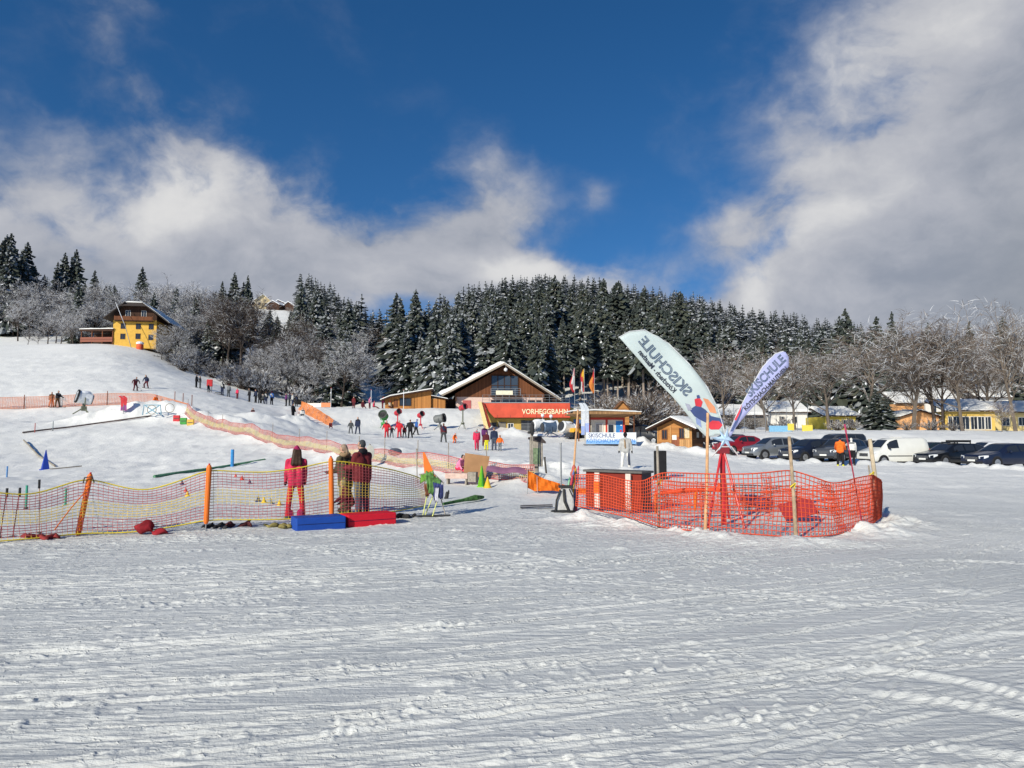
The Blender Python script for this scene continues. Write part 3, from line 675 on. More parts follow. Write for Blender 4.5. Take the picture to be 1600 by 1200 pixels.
def window(parent, x, z, w_, h_, y, frame=FRAMEB, glass=GLASS, depth=.07, bars=1, name='window'):
    """window in the wall plane y (outside is -y), centred at x, sill at z"""
    b = MB(); t = .07
    b.box(x - w_/2 - t, x - w_/2, y - depth, y + .03, z - t, z + h_ + t).box(x + w_/2, x + w_/2 + t, y - depth, y + .03, z - t, z + h_ + t)
    b.box(x - w_/2, x + w_/2, y - depth + .002, y + .028, z - t, z).box(x - w_/2, x + w_/2, y - depth + .002, y + .028, z + h_, z + h_ + t)
    for i in range(bars): xx = x - w_/2 + w_ * (i + 1) / (bars + 1); b.box(xx - .025, xx + .025, y - depth + .01, y - .005, z, z + h_)
    f_ = b.build(name, frame, parent)
    MB().box(x - w_/2, x + w_/2, y - .03, y - .012, z, z + h_).build('pane', glass, f_); return f_
def snow_slab(pts2, y0, y1, thick, name, parent, seed=0, amp=.12, mats=None):
    """snow lying along an (x,z) roof line, extruded in y, lumpy on top"""
    xs = [p[0] for p in pts2]; n1 = max(12, int((xs[-1] - xs[0]) / .35)); n2 = max(6, int((y1 - y0) / .5)); px = np.interp(np.linspace(0, 1, n1), np.linspace(0, 1, len(pts2)), xs); pz = np.interp(px, xs, [p[1] for p in pts2])
    yy = np.linspace(y0, y1, n2); XX, YY = np.meshgrid(px, yy, indexing='ij'); ZZ = np.repeat(pz[:, None], n2, 1)
    e = np.minimum(1, np.minimum(np.minimum(np.arange(n1), np.arange(n1)[::-1])[:, None] / 1.5, np.minimum(np.arange(n2), np.arange(n2)[::-1])[None, :] / 1.2)) ** .5
    top = ZZ + .02 + thick * (.35 + .65 * e) + amp * fbm(XX * .9 + seed * 7, YY * .9, 3, seed) * (.3 + .7 * e)
    m_ = MB(); m_.sheet([[(XX[i, j], YY[i, j], top[i, j]) for j in range(n2)] for i in range(n1)])
    for i in range(n1 - 1):
        for j in (0, n2 - 1):
            a = (XX[i, j], YY[i, j]); b = (XX[i+1, j], YY[i+1, j]); q = [(*a, ZZ[i, j] + .01), (*b, ZZ[i+1, j] + .01), (*b, top[i+1, j]), (*a, top[i, j])]
            m_.add(q if j == 0 else q[::-1], [(0, 1, 2, 3)])
    for j in range(n2 - 1):
        for i in (0, n1 - 1):
            q = [(XX[i, j], YY[i, j], ZZ[i, j] + .01), (XX[i, j], YY[i, j+1], ZZ[i, j+1] + .01), (XX[i, j], YY[i, j+1], top[i, j+1]), (XX[i, j], YY[i, j], top[i, j])]
            m_.add(q if i else q[::-1], [(0, 1, 2, 3)])
    return m_.build(name, SNOW, parent, smooth=False)
def text_mesh(s_, size, ext, name, material, parent, loc, rot=(R(90), 0, 0), outline=0.0, width=None, shear=0.0, spacing=1.0, bold=0.0, warp=None):
    cu = bpy.data.curves.new(name, 'FONT'); cu.body = s_; cu.size = size; cu.extrude = ext; cu.shear = shear; cu.space_character = spacing
    cu.offset = bold; cu.resolution_u = 3
    if outline: cu.fill_mode = 'NONE'; cu.bevel_depth = outline; cu.extrude = 0; cu.bevel_resolution = 0
    tmp = bpy.data.objects.new(name, cu); COL.objects.link(tmp); bpy.context.view_layer.update()
    me = bpy.data.meshes.new_from_object(tmp.evaluated_get(bpy.context.evaluated_depsgraph_get()))
    bpy.data.objects.remove(tmp); bpy.data.curves.remove(cu); me.name = name
    me.materials.clear(); me.materials.append(material)
    co = np.empty(len(me.vertices) * 3, np.float32); me.vertices.foreach_get('co', co); co = co.reshape(-1, 3)
    if width: co[:, 0] = (co[:, 0] - co[:, 0].min()) * width / (co[:, 0].max() - co[:, 0].min())
    if warp is not None: co = np.array([warp(*c) for c in co], np.float32)
    me.vertices.foreach_set('co', co.ravel()); me.update()
    o = bpy.data.objects.new(name, me); COL.objects.link(o)
    if warp is None: o.location = loc; o.rotation_euler = rot
    if parent is not None: o.parent = parent
    return o

# --- yellow farmhouse on the hill
Yh = 150.0; base = G(207, Yh); k = Yh / F
t = thing('yellow_house', 'large yellow farmhouse with brown timber gable on the hill above the slope', 'house', (gx(204, Yh), Yh, base.z + .5), R(9)); t.scale = (.90, .90, .92)
Wd, Hw, Hp = 9.6, 5.9, 9.9; D = 13.0
MB().box(-Wd/2, Wd/2, 0, D, -.6, Hw).build('wall', YEL, t)
MB().prism([(-Wd/2 - .02, Hw), (Wd/2 + .02, Hw), (Wd/2 + .02, 7.0), (2.3, Hp - .5), (-2.3, Hp - .5), (-Wd/2 - .02, 7.0)], -.06, D, 0).build('timber_gable', BRND, t)
rf = MB()
def slab(mb, p, q, y0, y1, th, mat_=0):
    (x0, z0), (x1, z1) = p, q; mb.prism([(x0, z0 - th), (x1, z1 - th), (x1, z1), (x0, z0)] if x1 > x0 else [(x1, z1 - th), (x0, z0 - th), (x0, z0), (x1, z1)], y0, y1, mat_); return mb
slab(rf, (-6.4, 6.1), (-1.9, Hp), -1.8, D + .6, .22); slab(rf, (1.9, Hp), (8.2, 5.2), -1.8, D + .6, .22); slab(rf, (-1.9, Hp), (1.9, Hp), -.9, D + .6, .2)
rf.add([(-1.9, -.9, Hp), (1.9, -.9, Hp), (2.9, -2.0, Hp - 1.0), (-2.9, -2.0, Hp - 1.0)], [(0, 3, 2, 1)])
roof = rf.build('roof', mat('dark_roof_tiles', (.055, .045, .042), .8, .2), t)
snow_slab([(-1.9, Hp), (1.9, Hp)], -1.0, D + .5, .35, 'roof_snow', roof, 3); snow_slab([(1.9, Hp), (5.2, 7.6), (8.2, 5.25)], -1.75, D, .14, 'roof_snow', roof, 4, .2); snow_slab([(-6.4, 6.1), (-1.9, Hp)], 2.0, D, .2, 'roof_snow', roof, 5, .2)
for x, z, s_ in [(-2.6, 3.9, 1), (.75, 3.9, 1), (3.6, 3.9, 1), (.75, 1.6, 1), (3.6, 1.4, 1), (-2.6, 1.5, 1)]: window(t, x, z, .95, 1.15, 0, FRAMEB, GLASS)
for x in (-1.6, 1.9): window(t, x, 6.6, 1.0, 1.5, -.06, FRAME, GLASS)
b = MB().box(-4.2, 4.2, -1.3, -.07, 5.55, 5.7); b.build('balcony_floor', BRND, t)
rl = MB().box(-4.2, 4.2, -1.36, -1.30, 5.72, 6.6)
for i in range(9): rl.box(-4.2 + i * 1.05, -4.1 + i * 1.05, -1.31, -1.22, 5.7, 6.75)
rl.build('balcony_railing', BRN, t)
# side terrace
t2 = thing('terrace_pavilion', 'low wooden terrace with snowy flat roof left of the yellow house', 'pavilion', (gx(144, 149), 149, G(144, 149).z), R(-4))
MB().box(-3.9, 3.4, .2, 5, 2.95, 3.15).box(-3.9, 3.4, .2, .3, 2.75, 2.95).build('roof', BRND, t2); snow_slab([(-4.0, 3.16), (3.5, 3.2)], .1, 5.1, .3, 'roof_snow', t2, 6)
b = MB()
for x in (-3.7, -1.4, .9, 3.2): b.box(x, x + .16, .35, .5, -.5, 2.75)
b.build('posts', BRN, t2); MB().box(-3.7, 3.3, 4.7, 4.8, 0, 2.75).box(-3.7, 3.3, .9, 4.6, -.5, .28).build('back_wall', BRND, t2)
MB().box(-3.75, 3.35, .22, .32, .45, 1.45).build('railing', wood('reddish_boards', (.26, .10, .07), 'z', .2), t2)
o = thing('leaning_pole', 'thin snowy pole leaning in front of the yellow house', 'pole', G(200, 146)); MB().tube([(0, 0, -.3), (-1.6, .2, 4.5), (-4.0, .5, 9.6)], [.07, .06, .04], 6).build('pole', METAL, o); MB().tube([(-1.62, .2, 4.56), (-4.0, .5, 9.66)], .05, 5).build('snow', NSNOW, o)
# --- far farm on the hilltop
fz = 412.0
t = thing('white_farmhouse', 'tiny white farmhouse with yellow gable high on the hill', 'house', G(405, fz, 0), R(30))
MB().box(-4.5, 4.5, 0, 12, -3, 5.2).prism([(-4.5, 5.2), (4.5, 5.2), (0, 8.6)], 0, 12).build('wall', mat('pale_yellow_plaster', (.74, .60, .36), .85, .2), t)
rf = MB(); slab(rf, (-5.4, 4.6), (0, 8.9), -.9, 13, .3); slab(rf, (0, 8.9), (5.4, 4.6), -.9, 13, .3); rf.build('roof', NSNOW, t)
for x in (-2, 1.6): window(t, x, 2.0, 1.2, 1.5, 0)
for i, (px, Y, w_, h_, lab) in enumerate([(430, 418, 12, 3.4, 'low dark barn with snowy roof beside the hilltop farmhouse'), (446, 405, 8, 3.0, 'snow roofed shed lowest on the hilltop meadow'), (421, 404, 9, 3.0, 'grey roofed outbuilding below the hilltop farmhouse')]):
    t = thing('barn', lab, 'barn', G(px, Y), R(-20))
    MB().box(-w_/2, w_/2, 0, 7, -3, h_).prism([(-w_/2, h_), (w_/2, h_), (0, h_ + 2.2)], 0, 7).build('wall', BRND, t)
    rf = MB(); slab(rf, (-w_/2 - .7, h_ - .2), (0, h_ + 2.6), -.7, 7.7, .35); slab(rf, (0, h_ + 2.6), (w_/2 + .7, h_ - .2), -.7, 7.7, .35); rf.build('roof', NSNOW, t)

# --- wooden shed beside the chalet
Ys = 100.0
t = thing('wooden_shed', 'orange brown wooden shed with sloping snowy roof left of the chalet', 'shed', G(648, Ys), R(3))
t.location.z = 6.0
MB().prism([(-4.2, -.8), (2.2, -.8), (2.2, 2.55), (-4.2, 1.35)], 0, 4).build('wall', ORW, t)
rf = MB(); slab(rf, (-4.75, 1.05), (-3.4, 1.62), -.9, 4.4, .16); slab(rf, (-3.4, 1.62), (2.5, 2.62), -.9, 4.4, .16); rl = rf.build('roof', BRND, t)
snow_slab([(-4.8, 1.06), (-3.4, 1.63), (2.55, 2.66)], -.95, 4.4, .2, 'roof_snow', rl, 8)
MB().box(2.2, 4.2, .5, 3.6, -.8, 1.35).build('annex_wall', ORW, t); rf = MB(); slab(rf, (2.25, 1.75), (4.55, 1.28), .1, 3.9, .1); r2 = rf.build('annex_roof', BRND, t); snow_slab([(2.25, 1.76), (4.6, 1.3)], .0, 3.9, .14, 'roof_snow', r2, 9)
MB().box(3.1, 3.16, .46, .5, -.3, 1.3).build('door', BRN, t)
window(t, -1.35, .35, 1.5, .95, 0, BRND, GLASS); MB().box(-3.0, -2.4, -.03, .0, .1, 1.2).build('shutter', BRN, t)

# --- chalet
Yc = 104.0
t = thing('chalet', 'broad dark timber chalet with snowy gable roof and white ground floor', 'house', (gx(786, Yc), Yc, 6.0), R(6))
pxm = Yc / F
Wg = 6.1; pk = 6.6
MB().box(-6.9, 6.0, .1, 15, -.6, 1.75).build('wall', PINKW, t)
MB().prism([(-7.0, 1.75), (6.1, 1.75), (6.1, 2.3), (0, pk - .35), (-7.0, 2.2)], 0, 15).build('timber_gable', BRN, t)
MB().box(-9.2, -7.0, 1.2, 14, -.6, 1.5).build('side_wall', BRND, t); MB().box(6.1, 7.6, 2.4, 14, -.6, 1.7).build('side_wall', BRND, t)
rf = MB(); slab(rf, (-9.7, 1.55), (0, pk), -1.9, 16, .28); slab(rf, (0, pk), (8.3, 1.35), -1.9, 16, .28); roof = rf.build('roof', BRND, t)
MB().prism([(-9.72, 1.30), (0, pk - .27), (8.32, 1.08), (8.32, 1.34), (0, pk + .02), (-9.72, 1.56)], -1.96, -1.9).build('barge_board', mat('grey_barge_board', (.30, .25, .20), .8, .2), t)
snow_slab([(-9.7, 1.6), (-6.5, 3.2), (0, pk)], -1.95, 15.5, .5, 'roof_snow', roof, 11, .3); snow_slab([(0, pk), (8.3, 1.4)], -1.95, 15.5, .22, 'roof_snow', roof, 12, .12)
b = MB()
for x in (-9.2, -6.9, 6.0, 7.4): b.prism([(x - .1, 1.6 - .5), (x + .1, 1.6 - .5), (x + .1, 1.6), (x - .1, 1.6)], -1.5, .1)
b.build('brackets', BRND, t)
f_ = MB(); f_.box(-1.75, 2.2, -.10, -.02, 1.9, 4.9).build('gable_window', GLASSB, t)
b = MB()
for x in (-1.8, -.85, .1, 1.05, 2.15): b.box(x, x + .12, -.16, -.105, 1.9, 4.95)
b.box(-1.68, 2.15, -.15, -.108, 3.4, 3.5).box(-1.68, 2.15, -.15, -.108, 4.85, 4.95); b.build('window_bars', BRND, t)
MB().box(-1.9, 2.5, -1.2, -.2, 1.78, 1.92).build('balcony_floor', BRND, t)
b = MB()
for x in (-1.9, -.9, 1.6, 2.4): b.box(x, x + .07, -1.2, -1.13, 1.92, 2.95)
for z in (2.3, 2.62, 2.92): b.box(-1.83, 2.4, -1.19, -1.15, z, z + .05)
b.build('balcony_railing', METAL, t)
MB().box(-1.15, 1.3, -1.28, -1.22, 2.02, 2.62).build('banner', mat('cream_banner', (.78, .72, .55), .7, .2), t)
MB().ell((.25, -1.5, pk - .95), (.28, .28, .28)).tube([(.25, -1.5, pk - .9), (.2, -1.4, pk - .3)], .04, 6).build('lamp', mat('white_lamp_globe', (.75, .76, .78), .4, .4), t)
f_ = MB().box(-5.9, -4.7, .02, .09, -.3, 1.25).build('door', mat('pinkish_door', (.42, .10, .10), .7, .3), t)
for x, w_ in [(-1.1, 1.2), (4.2, .9), (5.3, .6)]: window(t, x, .35, w_, .9, .1, FRAMEB, GLASS)
b = MB().box(-.2, 2.9, .04, .1, -.1, 1.45); b.build('terrace_door', GLASS, t)

# --- valley station with red fascia
Yb = 88.0; zb = 2.0
t = thing('valley_station', 'lift station with red fascia lettered VORHEGGBAHN and yellow walls', 'building', (gx(820, Yb), Yb, zb), R(0))
k = Yb / F
MB().box(-4.8, 5.45, 0, 9, -.8, 4.0).build('wall', mat('ochre_plaster', (.42, .30, .085), .85, .2, var=.12, vscale=1), t)
MB().box(-5.2, 5.5, -1.2, 10, 4.0, 4.12).build('terrace_slab', mat('concrete', (.4, .39, .37), .9, .2), t)
# sloping red fascia, slanted left end
fz0, fz1 = 2.28, 4.05
MB().add([(-5.35, -1.25, fz1), (5.5, -1.25, fz1), (5.5, -1.32, fz0), (-3.75, -1.32, fz0),
          (-5.35, -1.05, fz1), (5.5, -1.05, fz1), (5.5, -1.1, fz0), (-3.75, -1.1, fz0)],
         [(0, 3, 2, 1), (4, 5, 6, 7), (0, 1, 5, 4), (1, 2, 6, 5), (2, 3, 7, 6), (3, 0, 4, 7)]).build('fascia', mat('red_fascia', (.55, .075, .038), .6, .3, var=.14, vscale=.8), t)
MB().box(-3.7, 5.45, -1.1, 0, 2.2, 2.3).build('soffit', BRN, t)
tx = text_mesh('VORHEGGBAHN', .86, .03, 'lettering', mat('cream_letters', (.80, .66, .42), .6, .3, var=0), t, (-.38, -1.345, 2.72), (R(90), 0, 0), bold=.018, width=5.6)
b = MB()
for i in range(6): b.box(-3.4 + i * 1.6, -3.37 + i * 1.6, -1.335, -1.318, fz0 + .02, fz0 + .3)
b.build('panel_joints', DARKM, t)
MB().box(-5.3, 5.45, -1.30, -1.2, fz1 + .002, fz1 + .10).build('coping', METAL, t)
# diagonal stair beam left
MB().add([(-5.75, -1.6, 4.2), (-5.3, -1.6, 4.2), (-4.35, -3.2, .9), (-4.85, -3.2, .9), (-5.75, -1.3, 4.2), (-5.3, -1.3, 4.2), (-4.35, -2.9, .9), (-4.85, -2.9, .9)],
         [(0, 3, 2, 1), (4, 5, 6, 7), (0, 1, 5, 4), (1, 2, 6, 5), (2, 3, 7, 6), (3, 0, 4, 7)]).build('stair_beam', mat('pale_yellow_beam', (.68, .52, .25), .8, .2), t)
MB().add([(-5.28, -1.45, 4.1), (-5.0, -1.45, 4.1), (-4.1, -2.8, 1.2), (-4.33, -3.0, .9)], [(0, 3, 2, 1)]).build('stair_side', mat('dark_red_boards', (.22, .03, .02), .8, .2), t, solid=.08)
b = MB(); b.box(-.45, 3.95, -.08, -.02, -.3, 1.95)
gd = b.build('garage_door', mat('dark_garage_door', (.05, .055, .065), .4, .4, var=.08), t)
b = MB()
for i in range(5): b.box(-.45, 3.95, -.10, -.081, -.12 + i * .42, -.09 + i * .42)
for i in range(4): b.box(.38 + i * .88, .42 + i * .88, -.095, -.081, -.3, 1.95)
b.build('door_ribs', METAL, gd)
MB().box(-3.3, -2.35, -.07, -.01, -.5, 1.75).build('door', mat('grey_door', (.16, .15, .13), .6, .3), t)
MB().box(-4.7, -3.5, -.06, -.01, -.5, 1.7).build('passage', DARKM, t)
window(t, -1.75, .55, .6, 1.0, 0, FRAME, GLASS); 
rl = MB()
for i in range(14): rl.tube([(-5.2 + i * .82, -1.1, 4.1), (-5.2 + i * .82, -1.1, 5.05)], .025, 5)
for z in (4.45, 4.75, 5.05): rl.tube([(-5.2, -1.1, z), (5.46, -1.1, z)], .022, 5)
rl.build('terrace_railing', METAL, t)
MB().box(5.45, 7.4, .8, 7, -.8, 2.9).build('side_wing', mat('ochre_plaster', (1, 1, 1)), t)
rf = MB(); slab(rf, (5.5, 3.6), (7.9, 2.7), -.4, 7.4, .15); rr_ = rf.build('side_roof', mat('yellowish_fascia', (.45, .36, .12), .8, .2), t); snow_slab([(5.5, 3.62), (7.9, 2.72)], -.4, 7.4, .15, 'roof_snow', rr_, 14)
MB().box(6.1, 7.0, .74, .79, .5, 2.1).build('blue_panel', mat('blue_panel', (.05, .14, .35), .5, .3), t)
for x in (.1, 2.2):
    pass

# --- ski school kiosk
Yk = 70.0; zk = float(G(950, Yk).z)
t = thing('kiosk', 'small white and red ticket kiosk with wide flat snowy roof', 'kiosk', (gx(948, Yk), Yk, zk - .1), R(4)); k = Yk / F
b = MB().box(-1.75, 1.75, 0, 2.6, -.3, 2.55); b.build('wall', mat('cream_white_panels', (.74, .68, .56), .7, .3, var=.05), t)
b = MB()
for x in (-1.82, -.1, 1.62): b.box(x, x + .2, -.06, .1, -.3, 2.5)
b.box(-1.62, -.1, -.05, .0, 2.28, 2.5).box(.1, 1.62, -.05, .0, 2.28, 2.5); b.build('red_trim', REDP, t)
window(t, .42, .5, .55, 1.3, 0, FRAME, GLASS, bars=0)
ps = MB().box(.92, 1.6, -.05, -.01, .4, 2.15).build('poster', mat('blue_poster', (.03, .20, .52), .5, .4, var=.15, vscale=3), t)
MB().ell((1.25, -.055, .85), (.16, .006, .2), mat=0).ell((1.4, -.055, 1.2), (.1, .006, .12), mat=1).ell((1.12, -.055, .62), (.14, .006, .1), mat=1).ell((1.45, -.055, 1.75), (.1, .006, .07), mat=0).build('print', [mat('white_print', (.75, .76, .78), .6, .2, var=0), mat('red_print', (.6, .05, .05), .6, .2, var=0)], ps)
window(t, -.75, .4, .62, 1.5, 0, FRAME, mat('grey_glass', (.32, .29, .27), .2, .5), bars=0)
for i in range(7): pass
rf = MB().box(-3.6, 3.0, -1.8, 3.6, 2.78, 2.9).box(-3.6, 3.0, -1.8, -1.7, 2.9, 3.05)
rf.add([(-3.5, -1.7, 2.78), (2.9, -1.7, 2.78), (1.75, 0, 2.5), (-1.75, 0, 2.5)], [(0, 1, 2, 3)]).add([(-3.5, -1.7, 2.78), (-1.75, 0, 2.5), (-1.75, 2.6, 2.5), (-3.5, 3.5, 2.78)], [(0, 1, 2, 3)]).add([(2.9, -1.7, 2.78), (2.9, 3.5, 2.78), (1.75, 2.6, 2.5), (1.75, 0, 2.5)], [(0, 1, 2, 3)])
rk = rf.build('roof', wood('roof_boards', (.33, .19, .09), 'x', .18), t); snow_slab([(-3.65, 3.06), (-1.5, 3.14), (3.05, 2.98)], -1.85, 3.6, .16, 'roof_snow', rk, 16, .1)
b = MB()
for x in (-3.0, -1.9, 2.4): b.tube([(x, -1.4, -.3), (x, -1.4, 2.78)], .06, 6)
b.build('posts', BRN, t)
o = thing('banner_fence', 'white and blue banner lettered SKISCHULE hung in front of the kiosk', 'banner', (gx(955, 63.5), 63.5, 1.9 - 15 * 63.5 / F - .05), R(3))
MB().box(-2.25, 2.25, -.02, .02, .30, 1.32).build('banner_cloth', mat('white_banner', (.70, .74, .80), .6, .3, var=.03), o)
MB().box(-2.25, 2.25, -.026, -.021, .30, .62).build('blue_band', mat('blue_band', (.22, .42, .72), .6, .3, var=.1), o)
MB().box(-2.3, 2.1, .0, 1.6, -.35, .25).build('platform', DARKM, o)
b = MB()
for x in (-2.25, -.75, .75, 2.25): b.tube([(x, .06, -.3), (x, .06, 1.36)], .035, 6)
b.build('posts', METAL, o)
NAVY = mat('navy_print', (.045, .06, .16), .6, .2, var=0); BLUEP = mat('blue_print', (.05, .18, .50), .6, .2, var=0)
tx = text_mesh('SKISCHULE', .52, .004, 'lettering', NAVY, o, (-2.05, -.035, .88), width=2.4)
tx = text_mesh('KÖTSCHACH-MAUTHEN', .5, .004, 'lettering', BLUEP, o, (-2.2, -.035, .42), width=4.3)
# --- wooden hut
Yw = 64.5
t = thing('wooden_hut', 'small log hut with snowy gable roof and reddish half door', 'hut', (gx(1054, Yw), Yw, float(G(1060, Yw).z) - .12), R(-36)); k = Yw / F
MB().box(-1.6, 1.6, 0, .14, 0, 2.15).prism([(-1.6, 2.15), (1.6, 2.15), (0, 2.85)], .002, .14).build('front_wall', LOGW, t)
MB().box(-1.6, 1.6, .142, 4.6, -.2, 2.12).build('side_wall', LOGD, t)
b = MB()
for x in (-1.66, 1.54, -.42): b.box(x, x + .12, -.07, -.005, -.1, 2.3)
b.build('posts', mat('pale_wood_post', (.46, .24, .09), .8, .2), t)
rf = MB(); slab(rf, (-2.35, 1.95), (0, 3.02), -.9, 5.1, .12); slab(rf, (0, 3.02), (2.35, 1.95), -.9, 5.1, .12); rh = rf.build('roof', BRND, t)
snow_slab([(-2.4, 1.96), (0, 3.03)], -.95, 5.1, .16, 'roof_snow', rh, 18, .06); snow_slab([(0, 3.03), (2.4, 1.96)], -.95, 5.1, .28, 'roof_snow', rh, 19, .1)
window(t, -.95, 1.1, .42, .75, 0, BRN, GLASS); window(t, .72, 1.15, .4, .85, 0, BRN, GLASS); window(t, 1.2, 1.2, .36, .8, 0, mat('cream_frame', (.6, .45, .22), .7, .2), mat('pale_glass', (.55, .48, .38), .3, .4))
MB().box(-.25, .42, -.05, -.005, -.1, 1.25).build('half_door', wood('reddish_door', (.30, .11, .06), 'x', .12), t)
MB().box(-.20, .22, -.075, -.052, 1.0, 1.42).build('notice', mat('paper_notice', (.75, .73, .68), .7, .2), t)
MB().box(.5, 1.45, -.05, -.004, -.1, 1.02).build('panel', wood('tan_panel', (.5, .28, .12), 'x', .2), t)
MB().box(1.605, 1.64, .5, 4.4, 1.0, 1.08).build('side_rail', LOGD, t)
b = MB(); 
for y in (1.2, 2.6): b.box(1.6, 1.63, y, y + .5, 1.2, 1.7)
b.build('side_windows', mat('pale_glass', (1, 1, 1)), t)
# small gable roof behind
t = thing('small_gable_hut', 'little wooden gable roof showing behind the kiosk', 'hut', G(973, 86), R(0))
MB().box(-.8, .8, 0, 2, -.5, 1.9).prism([(-.8, 1.9), (.8, 1.9), (0, 2.75)], 0, 2).build('wall', LOGW, t); rf = MB(); slab(rf, (-1.15, 1.72), (0, 2.95), -.3, 2.3, .1); slab(rf, (0, 2.95), (1.15, 1.72), -.3, 2.3, .1); rf.build('roof', LOGD, t); t.location.z = at(973, 640, 86).z - 1.85

# --- low houses and roofs behind the car park
def low_house(name, label, px0, px1, py0, py1, Y, wallm, wins, rooft=.5, roofm=None, over=.5, depth=7, wh=.9, gable=False, wz=.75):
    xa, xb = gx(px0, Y), gx(px1, Y); z0 = float(tz1((xa + xb) / 2, Y)); zt = at(0, py0, Y).z
    t = thing(name, label, 'house', ((xa + xb) / 2, Y, z0)); wd = (xb - xa) / 2; h_ = zt - z0
    MB().box(-wd, wd, 0, depth, -.8, h_).build('wall', wallm, t)
    rb = MB()
    if gable:
        slab(rb, (-wd - over, h_ - .1), (0, h_ + wd * .32), -.5, depth + .5, .16); slab(rb, (0, h_ + wd * .32), (wd + over, h_ - .1), -.5, depth + .5, .16)
        MB().prism([(-wd, h_), (wd, h_), (0, h_ + wd * .30)], .002, depth).build('gable', wallm, t); r_ = rb.build('roof', BRND, t)
        snow_slab([(-wd - over, h_ - .09), (0, h_ + wd * .32)], -.5, depth, .2, 'roof_snow', r_, 2); snow_slab([(0, h_ + wd * .32), (wd + over, h_ - .09)], -.5, depth, .2, 'roof_snow', r_, 3)
    else:
        rb.add([(-wd - over, -.7, h_), (wd + over, -.7, h_), (wd + over, depth * .6, h_ + rooft * 2), (-wd - over, depth * .6, h_ + rooft * 2), (-wd - over, -.7, h_ + .16), (wd + over, -.7, h_ + .16), (wd + over, depth * .6, h_ + rooft * 2 + .16), (-wd - over, depth * .6, h_ + rooft * 2 + .16)],
               [(0, 3, 2, 1), (4, 5, 6, 7), (0, 1, 5, 4), (1, 2, 6, 5), (2, 3, 7, 6), (3, 0, 4, 7)]); r_ = rb.build('roof', BRND, t)
        n1, n2 = 24, 8; P = []
        for i in range(n1):
            row = []
            for j in range(n2):
                x = -wd - over + (2 * wd + 2 * over) * i / (n1 - 1); f_ = j / (n2 - 1); e = 0 if (j in (0,) or i in (0, n1 - 1)) else 1
                row.append((x, -.72 + (depth * .6 + .72) * f_, h_ + .17 + rooft * 2 * f_ + e * .3 + .1 * float(fbm(np.array([x * .8]), np.array([f_ * 3]), 2, 5)[0])))
            P.append(row)
        MB().sheet(P).build('roof_snow', SNOW, r_)
    for x, w_ in wins: window(t, x * wd, h_ * .32 if wz < 1 else .3, w_, h_ * .42 if wz < 1 else h_ * .62, 0, FRAME, GLASS)
    return t
low_house('yellow_bungalow', 'bright yellow bungalow with thick snow on its roof', 1290, 1338, 651, 668, 106, YELB, [(-.65, .55), (-.2, .5), (.35, .6), (.72, .55)], .65)
low_house('orange_shed', 'orange gabled shed between two park trees', 1408, 1468, 650, 668, 101, PEACH, [], gable=True, over=.35)
t = low_house('long_yellow_house', 'long low yellow house with dark glass doors and flat snowy roof', 1478, 1556, 643, 667, 103, mat('warm_yellow_plaster', (.66, .45, .12), .85, .2, var=.06), [(-.80, .5), (-.55, .9), (-.2, 1.1), (.15, .9), (.45, 1.0), (.7, .9)], .8, wz=2)
low_house('yellow_house_corner', 'yellow house cut by the picture edge with a window', 1556, 1640, 645, 667, 108, CREAM, [(-.6, 1.0), (0, 1.0)], .8)
low_house('peach_house', 'peach coloured house behind the bare trees', 1404, 1446, 631, 652, 128, PEACH, [(-.5, .8), (.3, .8)], 1.0, gable=False)
low_house('white_house', 'white house with steep snowy roof between the park trees', 1448, 1500, 626, 655, 135, WHITE, [(-.5, .9), (.2, .9)], 1.1)
low_house('white_house', 'white house with broad snowy roof behind the yellow bungalow', 1300, 1372, 640, 660, 140, mat('pale_cream_plaster', (.74, .66, .5), .85, .2), [(-.5, .9), (.4, .9)], 1.2)
low_house('white_house', 'white house behind the ball net at the car park', 1205, 1262, 645, 664, 132, WHITE, [(-.4, .9), (.3, .9)], 1.0)
low_house('white_house', 'white house near the right picture edge behind the yellow houses', 1530, 1580, 622, 652, 140, WHITE, [(-.4, .9), (.3, .9)], 1.1)
low_house('grey_barn', 'grey snowy roofed barn behind the right feather flag', 1120, 1195, 650, 664, 124, mat('grey_boards', (.22, .20, .18), .9, .1), [(-.4, .8)], .9)
low_house('ochre_house', 'ochre gabled house high behind the right trees', 1520, 1560, 602, 640, 165, mat('ochre_wall', (.5, .32, .1), .85, .2), [(-.3, 1), (.4, 1)], gable=True)
# ball net, court boards, sign by the car park
t = thing('ball_net', 'tall wire ball net on thin posts beyond the parked cars', 'net', G(1205, 84)); b = MB(); c = MB()
for i in range(8):
    x = (i - 3.5) * 1.25; b.tube([(x, 0, 0), (x, 0, 3.4)], .03, 5)
for i in range(41): c.box(-4.4 + i * .22, -4.394 + i * .22, 0, .006, .2, 3.35)
for i in range(15): c.box(-4.4, 4.4, 0, .006, .3 + i * .21, .306 + i * .21)
b.build('posts', METAL, t); c.build('netting', METAL, t)
for px, w_, lab in [(1220, 2.6, 'light blue boards along the court beyond the cars'), (1262, 1.2, 'yellow slatted boards along the court beyond the cars')]:
    t = thing('court_board', lab, 'board', G(px, 82)); MB().box(-w_/2, w_/2, 0, .06, .05, .75).build('panel', mat('sky_blue_board', (.20, .42, .62), .6, .3) if w_ > 2 else YELB, t); MB().box(-w_/2, -w_/2 + .08, .06, .12, -.2, .8).box(w_/2 - .08, w_/2, .06, .12, -.2, .8).build('posts', METAL, t)
t = thing('sign_board', 'plain yellow square sign on a thin post beyond the cars', 'sign', G(1236, 80)); MB().tube([(0, 0, -.2), (0, 0, 1.2)], .03, 6).build('post', METAL, t); MB().box(-.36, .36, -.04, -.01, .2, .95).build('panel', YELB, t)
